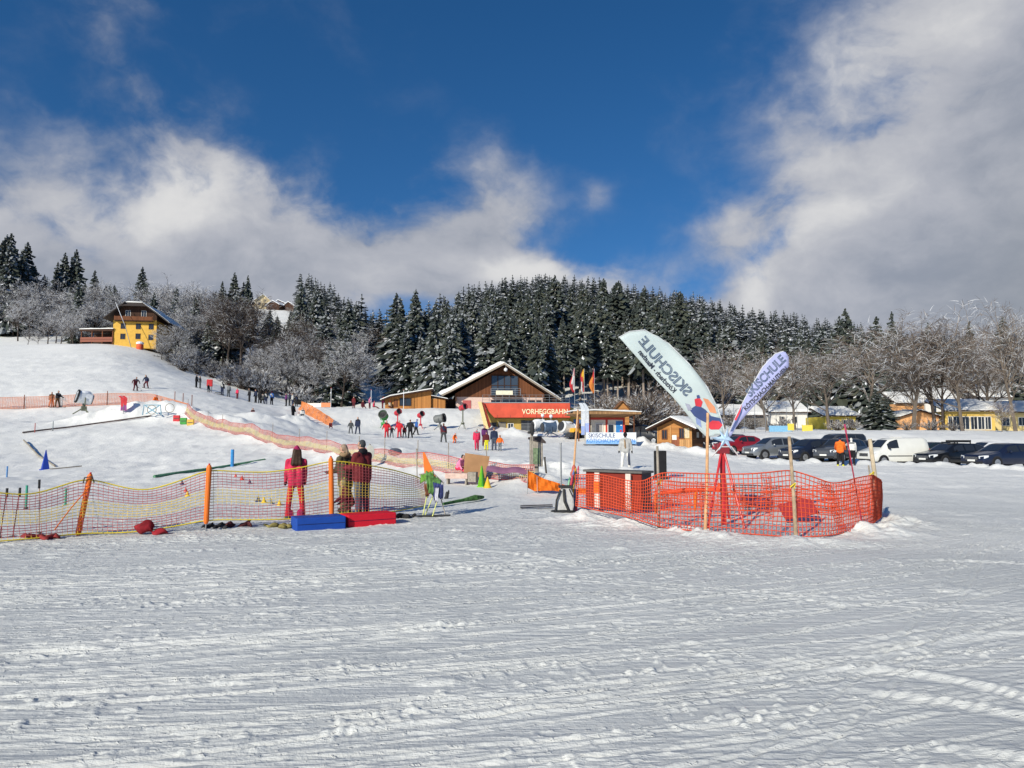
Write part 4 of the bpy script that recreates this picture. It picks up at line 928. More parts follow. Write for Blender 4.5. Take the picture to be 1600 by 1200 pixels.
# ------------------------------------------------------------------ vehicles
TYRE = mat('tyre_rubber', (.018, .018, .02), .85, .2, var=0)
RIM = mat('alloy_rim', (.42, .43, .45), .35, .5, .7, var=0)
LAMP = mat('headlight_glass', (.62, .64, .66), .12, .6, var=0)
TAIL = mat('tail_light', (.42, .02, .02), .2, .6, var=0)
PLATE = mat('number_plate', (.75, .75, .72), .5, .3, var=0)
BLACKP = mat('black_plastic', (.025, .026, .028), .6, .3, var=0)
# length, half width, top profile, shoulder profile, floor, wheel x, wheel radius, glass ranges
KINDS_CAR = {
 'suv': dict(L=4.65, w=.93, top=[(0, .80), (.08, .98), (.9, 1.10), (1.15, 1.16), (1.85, 1.62), (2.4, 1.70), (3.7, 1.68), (4.3, 1.52), (4.55, 1.10), (4.65, .8)], sh=[(0, .72), (.1, .90), (1.1, 1.05), (4.5, 1.10), (4.65, .8)], zb=.30, wx=(.92, 3.68), wr=.37, ws=(1.17, 1.85), side=[(1.62, 2.55), (2.65, 3.45), (3.55, 4.1)], rear=(4.3, 4.52)),
 'wagon': dict(L=4.75, w=.91, top=[(0, .66), (.08, .80), (1.0, .95), (1.25, 1.0), (2.05, 1.42), (2.6, 1.48), (3.9, 1.45), (4.4, 1.30), (4.68, .98), (4.75, .7)], sh=[(0, .60), (.1, .76), (1.2, .92), (4.6, .98), (4.75, .7)], zb=.24, wx=(.9, 3.7), wr=.34, ws=(1.27, 2.05), side=[(1.75, 2.6), (2.7, 3.5), (3.6, 4.2)], rear=(4.4, 4.65)),
 'hatch': dict(L=4.2, w=.89, top=[(0, .66), (.08, .82), (.85, .98), (1.1, 1.04), (1.85, 1.46), (2.3, 1.52), (3.4, 1.48), (3.9, 1.30), (4.12, .95), (4.2, .7)], sh=[(0, .60), (.1, .78), (1.0, .95), (4.05, 1.0), (4.2, .7)], zb=.24, wx=(.82, 3.4), wr=.33, ws=(1.12, 1.85), side=[(1.55, 2.4), (2.5, 3.3)], rear=(3.6, 4.05)),
 'van': dict(L=4.45, w=.91, top=[(0, .74), (.06, .92), (.55, 1.08), (.82, 1.16), (1.45, 1.70), (1.9, 1.84), (4.1, 1.86), (4.38, 1.75), (4.45, .9)], sh=[(0, .68), (.08, .88), (.9, 1.08), (4.4, 1.14), (4.45, .9)], zb=.26, wx=(.86, 3.55), wr=.33, ws=(.84, 1.47), side=[(1.22, 2.05)], rear=None),
 'mpv': dict(L=4.8, w=.96, top=[(0, .74), (.06, .95), (.7, 1.12), (.95, 1.18), (1.7, 1.78), (2.2, 1.90), (4.5, 1.90), (4.75, 1.72), (4.8, .9)], sh=[(0, .68), (.08, .9), (1.0, 1.1), (4.7, 1.14), (4.8, .9)], zb=.28, wx=(.95, 3.9), wr=.35, ws=(.97, 1.7), side=[(1.5, 2.4), (2.5, 3.5), (3.6, 4.5)], rear=None)}
def make_car(label, kind, paint, px, Y, yaw, dz=0.0, name='parked_car', cat='car', roofbox=None, group='cars parked in the row', sx=1.0):
    K = KINDS_CAR[kind]; L, w_ = K['L'], K['w']
    T = lambda x: float(np.interp(x, *zip(*K['top']))); S = lambda x: float(np.interp(x, *zip(*K['sh'])))
    W = lambda x: w_ * (1 - .16 * max(0, 1 - x / .55) ** 2 - .10 * max(0, 1 - (L - x) / .45) ** 2)
    t = thing(name, label, cat, G(px, Y, dz), yaw, group)
    X0 = -L / 2
    def wt(x): return W(x) * (.93 if T(x) - S(x) < .12 else .93 - .17 * min(1, (T(x) - S(x) - .12) / .4))
    def ring(x):
        s_, tp, ww, wtop, zb = S(x), T(x), W(x), wt(x), K['zb']
        s_ = min(s_, tp - .03)
        half = [(0, zb), (ww * .90, zb), (ww, zb + .14), (ww * 1.0, (zb + s_) * .52), (ww * .975, s_), (wtop, tp - .06), (wtop * .86, tp), (0, tp + .015)]
        return [(X0 + x, y, z) for y, z in half] + [(X0 + x, -y, z) for y, z in half[-2:0:-1]]
    xs = sorted(set([0, .03, .1, .25, .5, .75, L - .5, L - .25, L - .1, L - .03, L] + [p[0] for p in K['top']] + list(np.linspace(1, L - .6, 14))))
    rings = [ring(x) for x in xs]; k = len(rings[0]); V = [p for r_ in rings for p in r_]
    Fc = [(i * k + j, i * k + (j + 1) % k, (i + 1) * k + (j + 1) % k, (i + 1) * k + j) for i in range(len(xs) - 1) for j in range(k)]
    Fc += [tuple(range(k - 1, -1, -1)), tuple((len(xs) - 1) * k + j for j in range(k))]
    b = MB().add(V, Fc); body = b.build('body', paint, t, smooth=True)
    md = body.modifiers.new('edge', 'EDGE_SPLIT'); md.split_angle = R(48)
    # glass
    a0, a1 = K['ws']; P = [[(X0 + x - .012, wt(x) * v * .93, T(x) + .018 - (.06 * abs(v) ** 6)) for v in np.linspace(-1, 1, 9)] for x in np.linspace(a0 + .02, a1 - .02, 6)]
    MB().sheet(P).build('windscreen', GLASS, t)
    if K['rear']:
        a0, a1 = K['rear']; P = [[(X0 + x + .012, wt(x) * v * .9, T(x) + .018 - (.05 * abs(v) ** 6)) for v in np.linspace(-1, 1, 7)] for x in np.linspace(a0, a1, 4)]
        MB().sheet(P).build('rear_window', GLASS, t)
    for (a0, a1) in K['side']:
        for sg in (-1, 1):
            P = []
            for x in np.linspace(a0, a1, 7):
                zs, zt = min(S(x), T(x) - .03), T(x) - .07; row = []
                for f_ in (.10, .5, .95):
                    y = (W(x) * .975) * (1 - f_) + wt(x) * f_; row.append((X0 + x, sg * (y + .014), zs + (zt - zs) * f_))
                P.append(row)
            MB().sheet(P).build('side_window', GLASS, t)
    # wheels
    for x in K['wx']:
        for sg in (-1, 1):
            r_ = K['wr']; M = Matrix.Translation((X0 + x, sg * (w_ - .20), r_)) @ Matrix.Rotation(R(90) * -sg, 4, 'X')
            MB().lathe([(r_ + .055, -.05), (r_ + .055, .201)], 20, 0, M).build('wheel_arch', BLACKP, t)
            wh = bpy.data.objects.new('wheel', None); COL.objects.link(wh); wh.parent = t
            MB().lathe([(r_ * .6, -.02), (r_, .0), (r_, .21), (r_ * .94, .225), (r_ * .62, .225)], 20, 0, M).build('tyre', TYRE, wh)
            rm = MB().lathe([(.04, .205), (r_ * .62, .205), (r_ * .62, .228), (r_ * .56, .232)], 18, 0, M)
            for q in range(5): rm.box(-.035, .035, 0, r_ * .6, .228, .240, 0, M @ Matrix.Rotation(q * 1.2566, 4, 'Z'))
            rm.build('rim', RIM, wh)
    zl = S(.1) - .06
    for sg in (-1, 1):
        yq = W(.15); MB().add([(X0 - .012, sg * yq * .62, zl - .12), (X0 - .012, sg * yq * .60, zl + .03), (X0 + .10, sg * (yq * .97), zl + .07), (X0 + .30, sg * (W(.3) + .012), zl + .07), (X0 + .30, sg * (W(.3) + .012), zl - .02), (X0 + .08, sg * (yq * .97 + .012), zl - .12)], [(0, 1, 2, 5), (5, 2, 3, 4)]).build('headlight', LAMP, t, solid=.02)
        MB().box(X0 + L - .18, X0 + L - .02, sg * w_ * .90 - .02, sg * w_ * .90 + .02, S(L - .3) - .25, S(L - .3) - .02).build('tail_light', TAIL, t)
        xm = K['side'][0][0] + .05; MB().ell((X0 + xm, sg * (w_ + .10), S(xm) + .07), (.06, .10, .08), 8, 6).tube([(X0 + xm, sg * w_ * .96, S(xm) + .02), (X0 + xm, sg * (w_ + .06), S(xm) + .05)], .025, 5).build('mirror', paint if kind != 'van' else BLACKP, t)
    g = MB().box(X0 - .022, X0 + .05, -w_ * .48, w_ * .48, zl - .22, zl - .02)
    for i in range(4): g.box(X0 - .03, X0 - .022, -w_ * .46, w_ * .46, zl - .20 + i * .05, zl - .185 + i * .05, 1)
    g.build('grille', [BLACKP, RIM], t)
    MB().box(X0 - .03, X0 + .12, -w_ * .82, w_ * .82, K['zb'] + .02, K['zb'] + .16).build('bumper', BLACKP, t)
    MB().box(X0 - .045, X0 - .031, -.26, .26, K['zb'] + .17, K['zb'] + .28).build('number_plate', PLATE, t)
    if kind in ('van',):
        for sg in (-1, 1): MB().box(X0 + 1.2, X0 + 3.0, sg * (w_ + .004) - .012, sg * (w_ + .004) + .012, .60, .66).build('side_moulding', BLACKP, t)
        MB().box(X0 + 2.2, X0 + 2.75, -.25, .25, 1.87, 1.92).build('roof_vent', FRAME, t)
    if roofbox == 'rack':
        b = MB()
        for x in (2.3, 3.4): b.box(X0 + x, X0 + x + .07, -.62, .62, T(x) + .07, T(x) + .13).box(X0 + x, X0 + x + .07, -.62, -.56, T(x) - .03, T(x) + .08).box(X0 + x, X0 + x + .07, .56, .62, T(x) - .03, T(x) + .08)
        b.box(X0 + 2.1, X0 + 3.7, -.45, .1, T(2.3) + .13, T(2.3) + .24); b.build('roof_rack', BLACKP, t, bevel=.02)
    return t
def paint(name, c, metal=.35, rough=.3): return mat(name, c, rough, .5, metal, var=.05, vscale=.8, coat=.5)
# cars nose toward the viewer's left; yaw turns local -x (the nose)
make_car('red car half hidden behind the flag stand, first of the parked row', 'hatch', paint('red_car_paint', (.42, .02, .03)), 1152, 60, R(26))
make_car('silver grey SUV parked beside the red car', 'suv', paint('silver_paint', (.30, .32, .34), .6), 1208, 56, R(15))
make_car('dark navy SUV parked right of the silver grey SUV', 'suv', paint('navy_paint', (.018, .024, .045)), 1266, 53, R(21))
make_car('grey off-roader with square grille beside the person in orange', 'suv', paint('graphite_paint', (.10, .105, .115), .5), 1313, 52, R(36))
make_car('black car half hidden between the person in orange and the white van', 'hatch', paint('black_paint', (.012, .013, .016)), 1352, 54, R(20))
make_car('white delivery van with black window in the parked row', 'van', paint('white_van_paint', (.72, .72, .68), 0, .4), 1394, 49.5, R(9), name='delivery_van', cat='van', group='cars parked in the row')
make_car('black estate car with ski rack on its roof right of the white van', 'wagon', paint('black_paint', (1, 1, 1)), 1484, 47.5, R(17), roofbox='rack')
make_car('white car mostly hidden behind the dark cars at the right end', 'hatch', paint('white_car_paint', (.70, .71, .72), 0), 1540, 53, R(10))
make_car('dark blue saloon nearest the right picture edge', 'wagon', paint('dark_blue_paint', (.016, .022, .05)), 1566, 43.5, R(14))
make_car('black car cut off by the right picture edge', 'suv', paint('black_paint', (1, 1, 1)), 1650, 47, R(14))
make_car('dark car roof seen over the navy SUV', 'mpv', paint('graphite_paint', (1, 1, 1)), 1308, 58.5, R(20), group='cars parked in the row')
make_car('dark car seen behind the red car and the flag stand', 'hatch', paint('navy_paint', (1, 1, 1)), 1136, 64, R(24))
make_car('dark car just showing between the white van and the black estate car', 'hatch', paint('teal_black_paint', (.02, .035, .04)), 1452, 53.5, R(16))
t = make_car('black people carrier parked between kiosk and wooden hut', 'mpv', paint('black_paint', (1, 1, 1)), 1004, 71, R(150), name='parked_van', cat='van', group=None)
# yellow loader with white bags by the garage
t = thing('wheel_loader', 'small yellow loader parked between snow drums and kiosk', 'loader', G(904, 76), R(20))
MB().box(-.85, .75, -.5, .5, .55, 1.1).build('body', mat('loader_yellow', (.75, .40, .03), .5, .4, var=.08), t, bevel=.06)
MB().prism([(-.1, 1.1), (.7, 1.1), (.62, 1.6), (.0, 1.6)], -.45, .45).build('cab', GLASS, t)
for x in (-.55, .5):
    for s_ in (-1, 1):
        M = Matrix.Translation((x, s_ * .5, .38)) @ Matrix.Rotation(R(90) * -s_, 4, 'X'); MB().lathe([(.2, 0), (.38, .02), (.38, .2), (.2, .22)], 16, 0, M).build('wheel', TYRE, t)
MB().prism([(-1.5, .1), (-.95, .1), (-.9, .65), (-1.0, .65)], -.65, .65).build('bucket', DARKM, t)
# ------------------------------------------------------------------ nets
ORG = mat('orange_plastic', (.78, .17, .02), .5, .3, var=.05)
NPINK = mat('pink_net_cord', (.47, .11, .12), .7, .2, var=.15)
NYEL = mat('yellow_net_cord', (.74, .54, .12), .7, .2, var=.15)
NROPE = mat('yellow_rope', (.72, .56, .05), .6, .2, var=.1)
NORG = mat('red_orange_netting', (.82, .115, .05), .6, .25, var=.12, trans=.22)
NFAR = mat('faded_orange_cord', (.62, .25, .14), .7, .2, var=.1)
POLE = mat('weathered_wood_pole', (.40, .30, .20), .85, .2, var=.25, vscale=8)
GREYW = mat('grey_wood', (.30, .27, .23), .9, .1, var=.25, vscale=8)
RODR = mat('red_metal', (.50, .025, .035), .4, .4, var=.08)
def net_mesh(name, ctrl, du, dv, th, rowmat, mats, parent, ropes=(1.8, 1.8), jit=.012, seed=0, bulge=.0, upr=.8):
    """ctrl: list of (bottom point, top point); knotted mesh of square cords between the two edges"""
    B = np.array([c[0] for c in ctrl]); T = np.array([c[1] for c in ctrl])
    s = np.concatenate([[0], np.cumsum(np.linalg.norm(np.diff((B + T) / 2, axis=0), axis=1))]); n = int(s[-1] / du) + 1
    q = np.linspace(0, s[-1], n)
    def sm(A):
        out = np.stack([np.interp(q, s, A[:, i]) for i in range(3)], 1)
        k = np.exp(-.5 * (np.arange(-6, 7) / 2.2) ** 2); k /= k.sum()
        return np.stack([np.convolve(np.pad(out[:, i], 6, mode='reflect', reflect_type='odd'), k, 'valid') for i in range(3)], 1)
    B, T = sm(B), sm(T); hgt = float(np.mean(np.linalg.norm(T - B, axis=1))); m = int(hgt / dv) + 1
    f = np.linspace(0, 1, m)[None, :, None]; P = B[:, None, :] * (1 - f) + T[:, None, :] * f
    ii, jj = np.meshgrid(q, np.arange(m) * dv, indexing='ij')
    rg = np.random.default_rng(seed)
    P[:, :, 2] += (fbm(ii / .55, jj / .5 + seed, 2, seed) * jit * 3 + rg.normal(0, jit * .25, ii.shape)) * np.sin(np.pi * f[:, :, 0]) ** .5
    P[:, :, 1] += fbm(ii / .8, jj / .7 + 3 * seed, 2, seed + 5) * (jit * 6 + bulge); P[:, :, 0] += fbm(ii / .4, jj / .4, 2, seed + 9) * jit * 1.5
    V, Q, M = [], [], []; off = 0
    def strand(pts, t, mi):
        nonlocal off
        k = len(pts); d_ = np.gradient(pts, axis=0); d_ /= np.linalg.norm(d_, axis=1)[:, None] + 1e-9
        up = np.array([0.3, 1, .25]); a = np.cross(d_, up); a /= np.linalg.norm(a, axis=1)[:, None] + 1e-9; b = np.cross(d_, a)
        for ca, sa in ((1, .6), (-1, .6), (0, -1.1)): V.append(pts + (a * ca + b * sa) * t * .5)
        o = off; i = np.arange(k - 1)
        for u, v in ((0, 1), (1, 2), (2, 0)):
            Q.append(np.stack([o + u * k + i, o + v * k + i, o + v * k + i + 1, o + u * k + i + 1], 1))
        M.append(np.full(3 * (k - 1), mi)); off += 3 * k
    for j in range(m):
        e = ropes[0] if j == 0 else (ropes[1] if j == m - 1 else 1.0); strand(P[:, j], th * e, rowmat(j / (m - 1)))
    for i in range(n):
        # uprights change colour with the bands they cross
        j0 = 0
        for j in range(1, m):
            if j == m - 1 or rowmat((j + .5) / (m - 1)) != rowmat((j0 + .5) / (m - 1)):
                strand(P[i, j0:j + 1], th * upr, rowmat((j0 + .5) / (m - 1))); j0 = j
    return np_obj(name, np.concatenate(V), np.concatenate(Q), np.concatenate(M), mats, parent)
def ctrl_px(L): return [(at(px, yb, Y), at(px, yt, Y)) for px, Y, yb, yt in L]

# --- net along the practice area, left
def band(f): return 2 if f < .03 or f > .97 else (1 if f < .30 or f > .64 else 0)
t = thing('safety_net', 'long yellow and pink safety net on orange posts across the near left', 'net')
LA = [(-45, 12.6, 850, 764), (0, 12.9, 845, 770), (50, 13.2, 841, 774), (100, 13.6, 836, 758), (135, 13.9, 832, 745), (175, 14.0, 833, 758), (225, 14.2, 830, 768), (275, 14.4, 822, 754), (325, 14.6, 812, 733), (370, 14.9, 812, 737), (420, 15.1, 812, 738), (470, 15.4, 810, 731), (519, 15.7, 803, 719), (560, 16.1, 800, 724), (610, 16.8, 800, 733), (650, 17.6, 793, 744), (664, 18.2, 790, 752)]
net_mesh('netting', ctrl_px(LA), .088, .054, .0135, band, [NYEL, NPINK, NROPE], t, (2.0, 2.0), .010, 3, 0.0, .55)
for (x0, y0, x1, y1, Y) in [(122, 835, 141, 742, 13.9), (322, 817, 327, 728, 14.6), (518, 806, 517, 716, 15.7)]:
    p = at(x0, y0, Y); q = at(x1, y1, Y); d_ = (q - p).normalized(); b = MB()
    b.tube([p - d_ * .02, p + d_ * .03, q - d_ * .03, q + d_ * .02], [.03, .052, .052, .03], 12); pst = b.build('post', ORG, t)
    MB().tube([p - d_ * .30, p + d_ * .01], .012, 6).build('spike', METAL, pst); MB().tube([q - d_ * .01, q + d_ * .05], .02, 8).build('cap', RODR, pst)
q = at(141, 746, 13.86); MB().tube([q + Vector((-.10, -.05, -.10)), q + Vector((-.07, -.07, .0)), q + Vector((.08, -.07, .02)), q + Vector((.11, -.05, -.10))], .012, 6).build('tie', DARKM, t)
MB().tube([at(140, 760, 13.87), at(110, 795, 13.5), at(85, 828, 13.1)], .010, 6).build('guy_strap', ORG, t)

# --- red orange enclosure round the feather flags
t = thing('barrier_net', 'red orange plastic barrier net round the feather flag stand', 'net')
LF = [(900, 17.0, 790, 742), (940, 16.4, 799, 741), (985, 15.7, 808, 752), (1008, 15.3, 816, 752), (1030, 14.9, 823, 738), (1065, 14.4, 828, 739), (1100, 14.0, 829, 740), (1150, 13.7, 833, 741), (1200, 13.6, 837, 738), (1240, 13.6, 839, 733), (1262, 13.6, 838, 742), (1285, 13.65, 837, 750), (1300, 13.75, 836, 757), (1330, 14.1, 830, 749), (1362, 14.9, 818, 741), (1376, 16.0, 806, 750)]
net_mesh('front_netting', ctrl_px(LF), .080, .074, .0175, lambda f: 0, [NORG], t, (1.5, 1.5), .014, 11, .05)
LBk = [(1376, 16.0, 806, 750), (1372, 17.6, 800, 756), (1320, 18.4, 796, 757), (1240, 18.9, 792, 760), (1150, 19.2, 790, 758), (1080, 19.3, 789, 755), (1030, 20.4, 785, 750), (1012, 20.6, 784, 749)]
net_mesh('back_netting', ctrl_px(LBk), .080, .074, .0175, lambda f: 0, [NORG], t, (1.5, 1.5), .02, 14, .08)
LB2 = [(1368, 16.8, 804, 762), (1300, 17.4, 801, 768), (1240, 17.8, 798, 764), (1180, 18.0, 797, 770), (1110, 18.2, 796, 766), (1050, 18.3, 795, 771), (1020, 18.2, 796, 768)]
net_mesh('slack_netting', ctrl_px(LB2), .080, .074, .0175, lambda f: 0, [NORG], t, (1.5, 1.5), .035, 17, .16)
# slack doubled folds of the net
for x0, x1, Y, yb, yt, sd in [(1085, 1100, 14.1, 815, 752, 29), (1140, 1165, 18.6, 790, 765, 33), (1225, 1262, 18.3, 792, 764, 35), (965, 985, 17.0, 802, 770, 37), (1280, 1318, 13.8, 832, 752, 21), (1020, 1050, 15.2, 800, 760, 23), (1188, 1206, 13.75, 812, 742, 25)]:
    net_mesh('net_fold', [(at(x1 - 4, yb, Y), at(x0, yt, Y)), (at(x1 + 6, yb - 3, Y + .1), at(x0 + 16, yt + 2, Y + .1))], .045, .05, .012, lambda f: 0, [NORG], t, (1, 1), .02, sd, .05)
for (x0, y0, x1, y1, Y, r_, m_, nm) in [(1102, 822, 1106, 645, 13.98, .032, mat('fresh_wood_pole', (.58, .34, .18), .8, .2, var=.2, vscale=8), 'wood_pole'), (1029, 815, 1027, 697, 15.1, .030, GREYW, 'grey_pole'), (1243, 832, 1233, 682, 13.55, .034, POLE, 'wood_pole'), (1374, 806, 1359, 686, 16.1, .05, mat('pale_post', (.50, .42, .30), .85, .2, var=.2, vscale=8), 'thick_post'), (1366, 800, 1357, 727, 16.2, .022, GREYW, 'short_stake')]:
    p, q = at(x0, y0, Y), at(x1, y1, Y); MB().tube([p - (q - p) * .12, p.lerp(q, .4) + Vector((.012, 0, 0)), q], [r_ * 1.1, r_, r_ * .85], 9).build(nm, m_, t)
for px, py, Y in [(1238, 757, 13.53), (1361, 739, 16.05), (1029, 752, 15.05)]:
    c = at(px, py, Y); MB().tube([c + Vector((-.05, -.02, -.05)), c + Vector((.0, -.05, 0)), c + Vector((.05, -.02, .03)), c + Vector((.03, 0, -.08))], .014, 5).build('yellow_tie', NROPE, t)
t = thing('ski_pole', 'long red ski pole leaning in the right end of the barrier net', 'ski pole'); p, q = at(1348, 824, 14.35), at(1322, 676, 14.3)
MB().tube([p, q], [.012, .015], 8).build('shaft', mat('dark_red_pole', (.32, .02, .05), .4, .4), t); MB().tube([q, q + (q - p) * .09], .020, 8).build('grip', mat('pink_grip', (.4, .05, .12), .6, .3), t); MB().lathe([(.05, 0), (.05, .012)], 12, 0, Matrix.Translation(p + (q - p) * .05)).build('basket', DARKM, t)
o = thing('red_sheet', 'flat red plastic sheet lying inside the barrier net', 'plastic sheet', G(1245, 16.2)); MB().sheet([[(x, y, .30 + .03 * math.sin(x * 4 + y * 3) + .62 * y + .12 * x) for y in (-.22, 0, .22)] for x in np.linspace(-.40, .36, 7)]).build('sheet', mat('red_sheet', (.36, .04, .045), .6, .3), o, solid=.02)
o = thing('orange_rail', 'orange plastic rail lying across inside the barrier net', 'rail', (0, 0, 0)); p, q = at(1024, 771, 16.6), at(1126, 765, 16.4)
MB().tube([p, p.lerp(q, .5) + Vector((0, 0, .03)), q], .05, 8).build('rail', mat('red_orange_rail', (.72, .07, .02), .5, .3), o); MB().tube([q, q + Vector((.05, .0, .10))], .10, 10).build('end', mat('red_orange_rail', (1, 1, 1)), o)
MB().tube([p, p + Vector((0, 0, -.45))], .03, 6).build('foot', ORG, o); MB().tube([p.lerp(q, .62), p.lerp(q, .62) + Vector((0, .1, -.45))], .03, 6).build('foot', ORG, o)

# --- feather flags on the red stand
YF = 16.0; hub = at(1132, 684, YF)
t = thing('flag_stand', 'red steel tripod stand holding two feather flags', 'stand')
b0 = at(1131, 816, YF); b0.z = tz1(b0.x, b0.y)
MB().tube([b0 + Vector((0, 0, -.05)), Vector((b0.x, b0.y, hub.z - .12))], .062, 14).build('post', RODR, t)
for px, Y in [(1103, 15.2), (1160, 15.3), (1136, 17.1)]:
    f_ = G(px, Y); MB().tube([Vector((b0.x, b0.y, hub.z - .3)) + (f_ - b0).normalized() * .06, f_ + Vector((0, 0, .02))], .026, 8).build('leg', RODR, t)
MB().box(b0.x - .14, b0.x + .14, YF - .10, YF + .10, hub.z - .36, hub.z - .14).build('bracket', mat('dark_red_metal', (.22, .02, .03), .5, .4), t, bevel=.02)
MB().tube([hub + Vector((-.32, -.1, -.42)), hub + Vector((-.12, -.1, -.2)), hub + Vector((.12, -.1, -.2)), hub + Vector((.30, -.1, -.44))], .016, 6).build('tie_rope', mat('white_rope', (.6, .58, .58), .7, .2), t)
def flag(name, label, poly, nrm, clothm, shift=0.0, amp=.06):
    t = thing(name, label, 'flag'); nrm = Vector(nrm).normalized(); p0 = hub + Vector((0, shift, 0))
    P = [onplane(x, y, p0, nrm) for x, y in poly]; ex = Vector((0, 0, 1)).cross(nrm).normalized(); ey = nrm.cross(ex)
    uv = [((p - p0).dot(ex), (p - p0).dot(ey)) for p in P]
    def bend(u, v): return amp * math.sin(1.3 * u + .6 * v) + .35 * amp * math.sin(3.1 * u - 2.2 * v)
    def S(u, v, off=0.0): return p0 + ex * u + ey * v + nrm * (bend(u, v) + off)
    bm = bmesh.new(); vs = [bm.verts.new((u, v, 0)) for u, v in uv]; bm.faces.new(vs)
    bmesh.ops.triangulate(bm, faces=bm.faces[:])
    for _ in range(4): bmesh.ops.subdivide_edges(bm, edges=[e for e in bm.edges if e.calc_length() > .16], cuts=1, use_grid_fill=True); bmesh.ops.triangulate(bm, faces=bm.faces[:])
    for v in bm.verts: v.co = S(v.co.x, v.co.y)
    me = bpy.data.meshes.new('cloth'); bm.to_mesh(me); bm.free(); me.materials.append(clothm)
    for p in me.polygons: p.use_smooth = True
    o = bpy.data.objects.new('cloth', me); COL.objects.link(o); o.parent = t
    md = o.modifiers.new('solid', 'SOLIDIFY'); md.thickness = .006; md.offset = 0
    return t, S, (lambda x, y: (lambda p: ((p - p0).dot(ex), (p - p0).dot(ey)))(onplane(x, y, p0, nrm))), uv
CL1 = mat('pale_mint_flag_cloth', (.70, .79, .79), .7, .2, var=.03, vscale=1, trans=.35)
CL2 = mat('pale_violet_flag_cloth', (.52, .55, .84), .7, .2, var=.03, vscale=1, trans=.35)
FOFF = .012
poly1 = [(1106, 683), (1096, 673), (1074, 646), (1050, 617), (1030, 595), (1010, 572), (985, 545), (969, 526), (985, 518), (1007, 516), (1030, 525), (1045, 536), (1060, 550), (1076, 568), (1090, 586), (1103, 604), (1113, 620), (1121, 636), (1127, 651), (1132, 669), (1131, 678)]
f1, S1, uv1, _ = flag('feather_flag', 'large pale mint feather flag with mirrored ski school lettering leaning left', poly1, (.12, -1, .02), CL1, .03, .10)
INK1 = mat('slate_ink', (.12, .17, .26), .6, .2, var=0); INK2 = mat('dark_ink', (.03, .035, .055), .6, .2, var=0); WHP = mat('white_print', (1, 1, 1))
def flag_text(txt, S, uvf, pa, pb, hgt_px, ink, parent, mirror=False, outline=0.0, shear=0.0, off=FOFF, bold=0.0):
    a = Vector(uvf(*pa)); b = Vector(uvf(*pb)); L = (b - a).length; d_ = (b - a) / L; n_ = Vector((-d_.y, d_.x)); hh = hgt_px / F * YF
    def warp(x, y, z):
        yy = -y if mirror else y
        p = a + d_ * x + n_ * yy * 1.0; return S(p.x, p.y, off + z)
    return text_mesh(txt, hh / .72, .0015, 'lettering', ink, parent, None, outline=outline, width=L, warp=warp, shear=shear, bold=bold)
# mirrored print: text runs from the hub end up to the tip
flag_text('SKISCHULE', S1, uv1, (1072, 620), (998, 533), 15.5, INK1, f1, True, .010)
flag_text('Kötschach - Mauthen', S1, uv1, (1053, 614), (998, 550), 8, INK2, f1, True, 0, bold=.004)
def patch(S, uvf, pts, m_, parent, name='print', off=.009):
    c = [uvf(*p) for p in pts]; k = len(c); me = Vector((sum(p[0] for p in c) / k, sum(p[1] for p in c) / k)); V = [S(me.x, me.y, off)]; rings = 3; Fs = []
    for r_ in range(1, rings + 1):
        for i in range(k * 3):
            a = c[i // 3]; b = c[(i // 3 + 1) % k]; f_ = (i % 3) / 3; u = a[0] * (1 - f_) + b[0] * f_; v = a[1] * (1 - f_) + b[1] * f_
            V.append(S(me.x + (u - me.x) * r_ / rings, me.y + (v - me.y) * r_ / rings, off))
    n_ = k * 3
    for i in range(n_): Fs.append((0, 1 + i, 1 + (i + 1) % n_))
    for r_ in range(rings - 1):
        for i in range(n_): a = 1 + r_ * n_ + i; b = 1 + r_ * n_ + (i + 1) % n_; Fs.append((a, a + n_, b + n_, b))
    return MB().add(V, Fs).build(name, m_, parent)
PB = mat('print_blue', (.06, .09, .22), .6, .2, var=.1); PR = mat('print_red', (.62, .05, .07), .6, .2, var=.1); PO = mat('print_orange', (.70, .30, .16), .6, .2, var=.1); PL = mat('print_light_blue', (.28, .36, .62), .6, .2, var=.1)
patch(S1, uv1, [(1078, 640), (1090, 632), (1103, 640), (1112, 650), (1128, 654), (1131, 662), (1118, 664), (1104, 660), (1094, 655), (1086, 650)], PB, f1)
patch(S1, uv1, [(1085, 624), (1092, 621), (1098, 628), (1096, 636), (1087, 634)], PR, f1, off=.0105); patch(S1, uv1, [(1088, 618), (1092, 617), (1094, 622), (1089, 623)], PB, f1, off=.012)
patch(S1, uv1, [(1098, 622), (1106, 624), (1117, 636), (1120, 646), (1110, 644)], PO, f1, off=.0106); patch(S1, uv1, [(1071, 630), (1078, 632), (1082, 640), (1076, 642)], mat('print_grey', (.35, .36, .45), .6, .2), f1, off=.0107)
patch(S1, uv1, [(1104, 664), (1114, 657), (1124, 658), (1129, 664), (1124, 671), (1112, 671)], PR, f1, off=.0108); patch(S1, uv1, [(1088, 652), (1096, 656), (1098, 668), (1090, 662)], PL, f1, off=.0109)
poly2 = [(1139, 684), (1139, 676), (1145, 661), (1152, 645), (1162, 627), (1172, 607), (1182, 588), (1191, 574), (1200, 562), (1211, 553), (1220, 549), (1227, 550), (1232, 558), (1232, 573), (1220, 587), (1208, 601), (1195, 616), (1182, 630), (1170, 643), (1158, 657), (1150, 668), (1143, 680)]
f2, S2, uv2, _ = flag('feather_flag', 'narrower violet white feather flag leaning right of the mint one', poly2, (-.22, -1, .02), CL2, -.03)
flag_text('SKISCHULE', S2, uv2, (1172, 621), (1229, 562), 13, INK1, f2, False, .008, .15)
flag_text('KÖTSCHACH-MAUTHEN', S2, uv2, (1165, 642), (1231, 577), 6.5, INK2, f2, False, 0, .1, bold=.004)
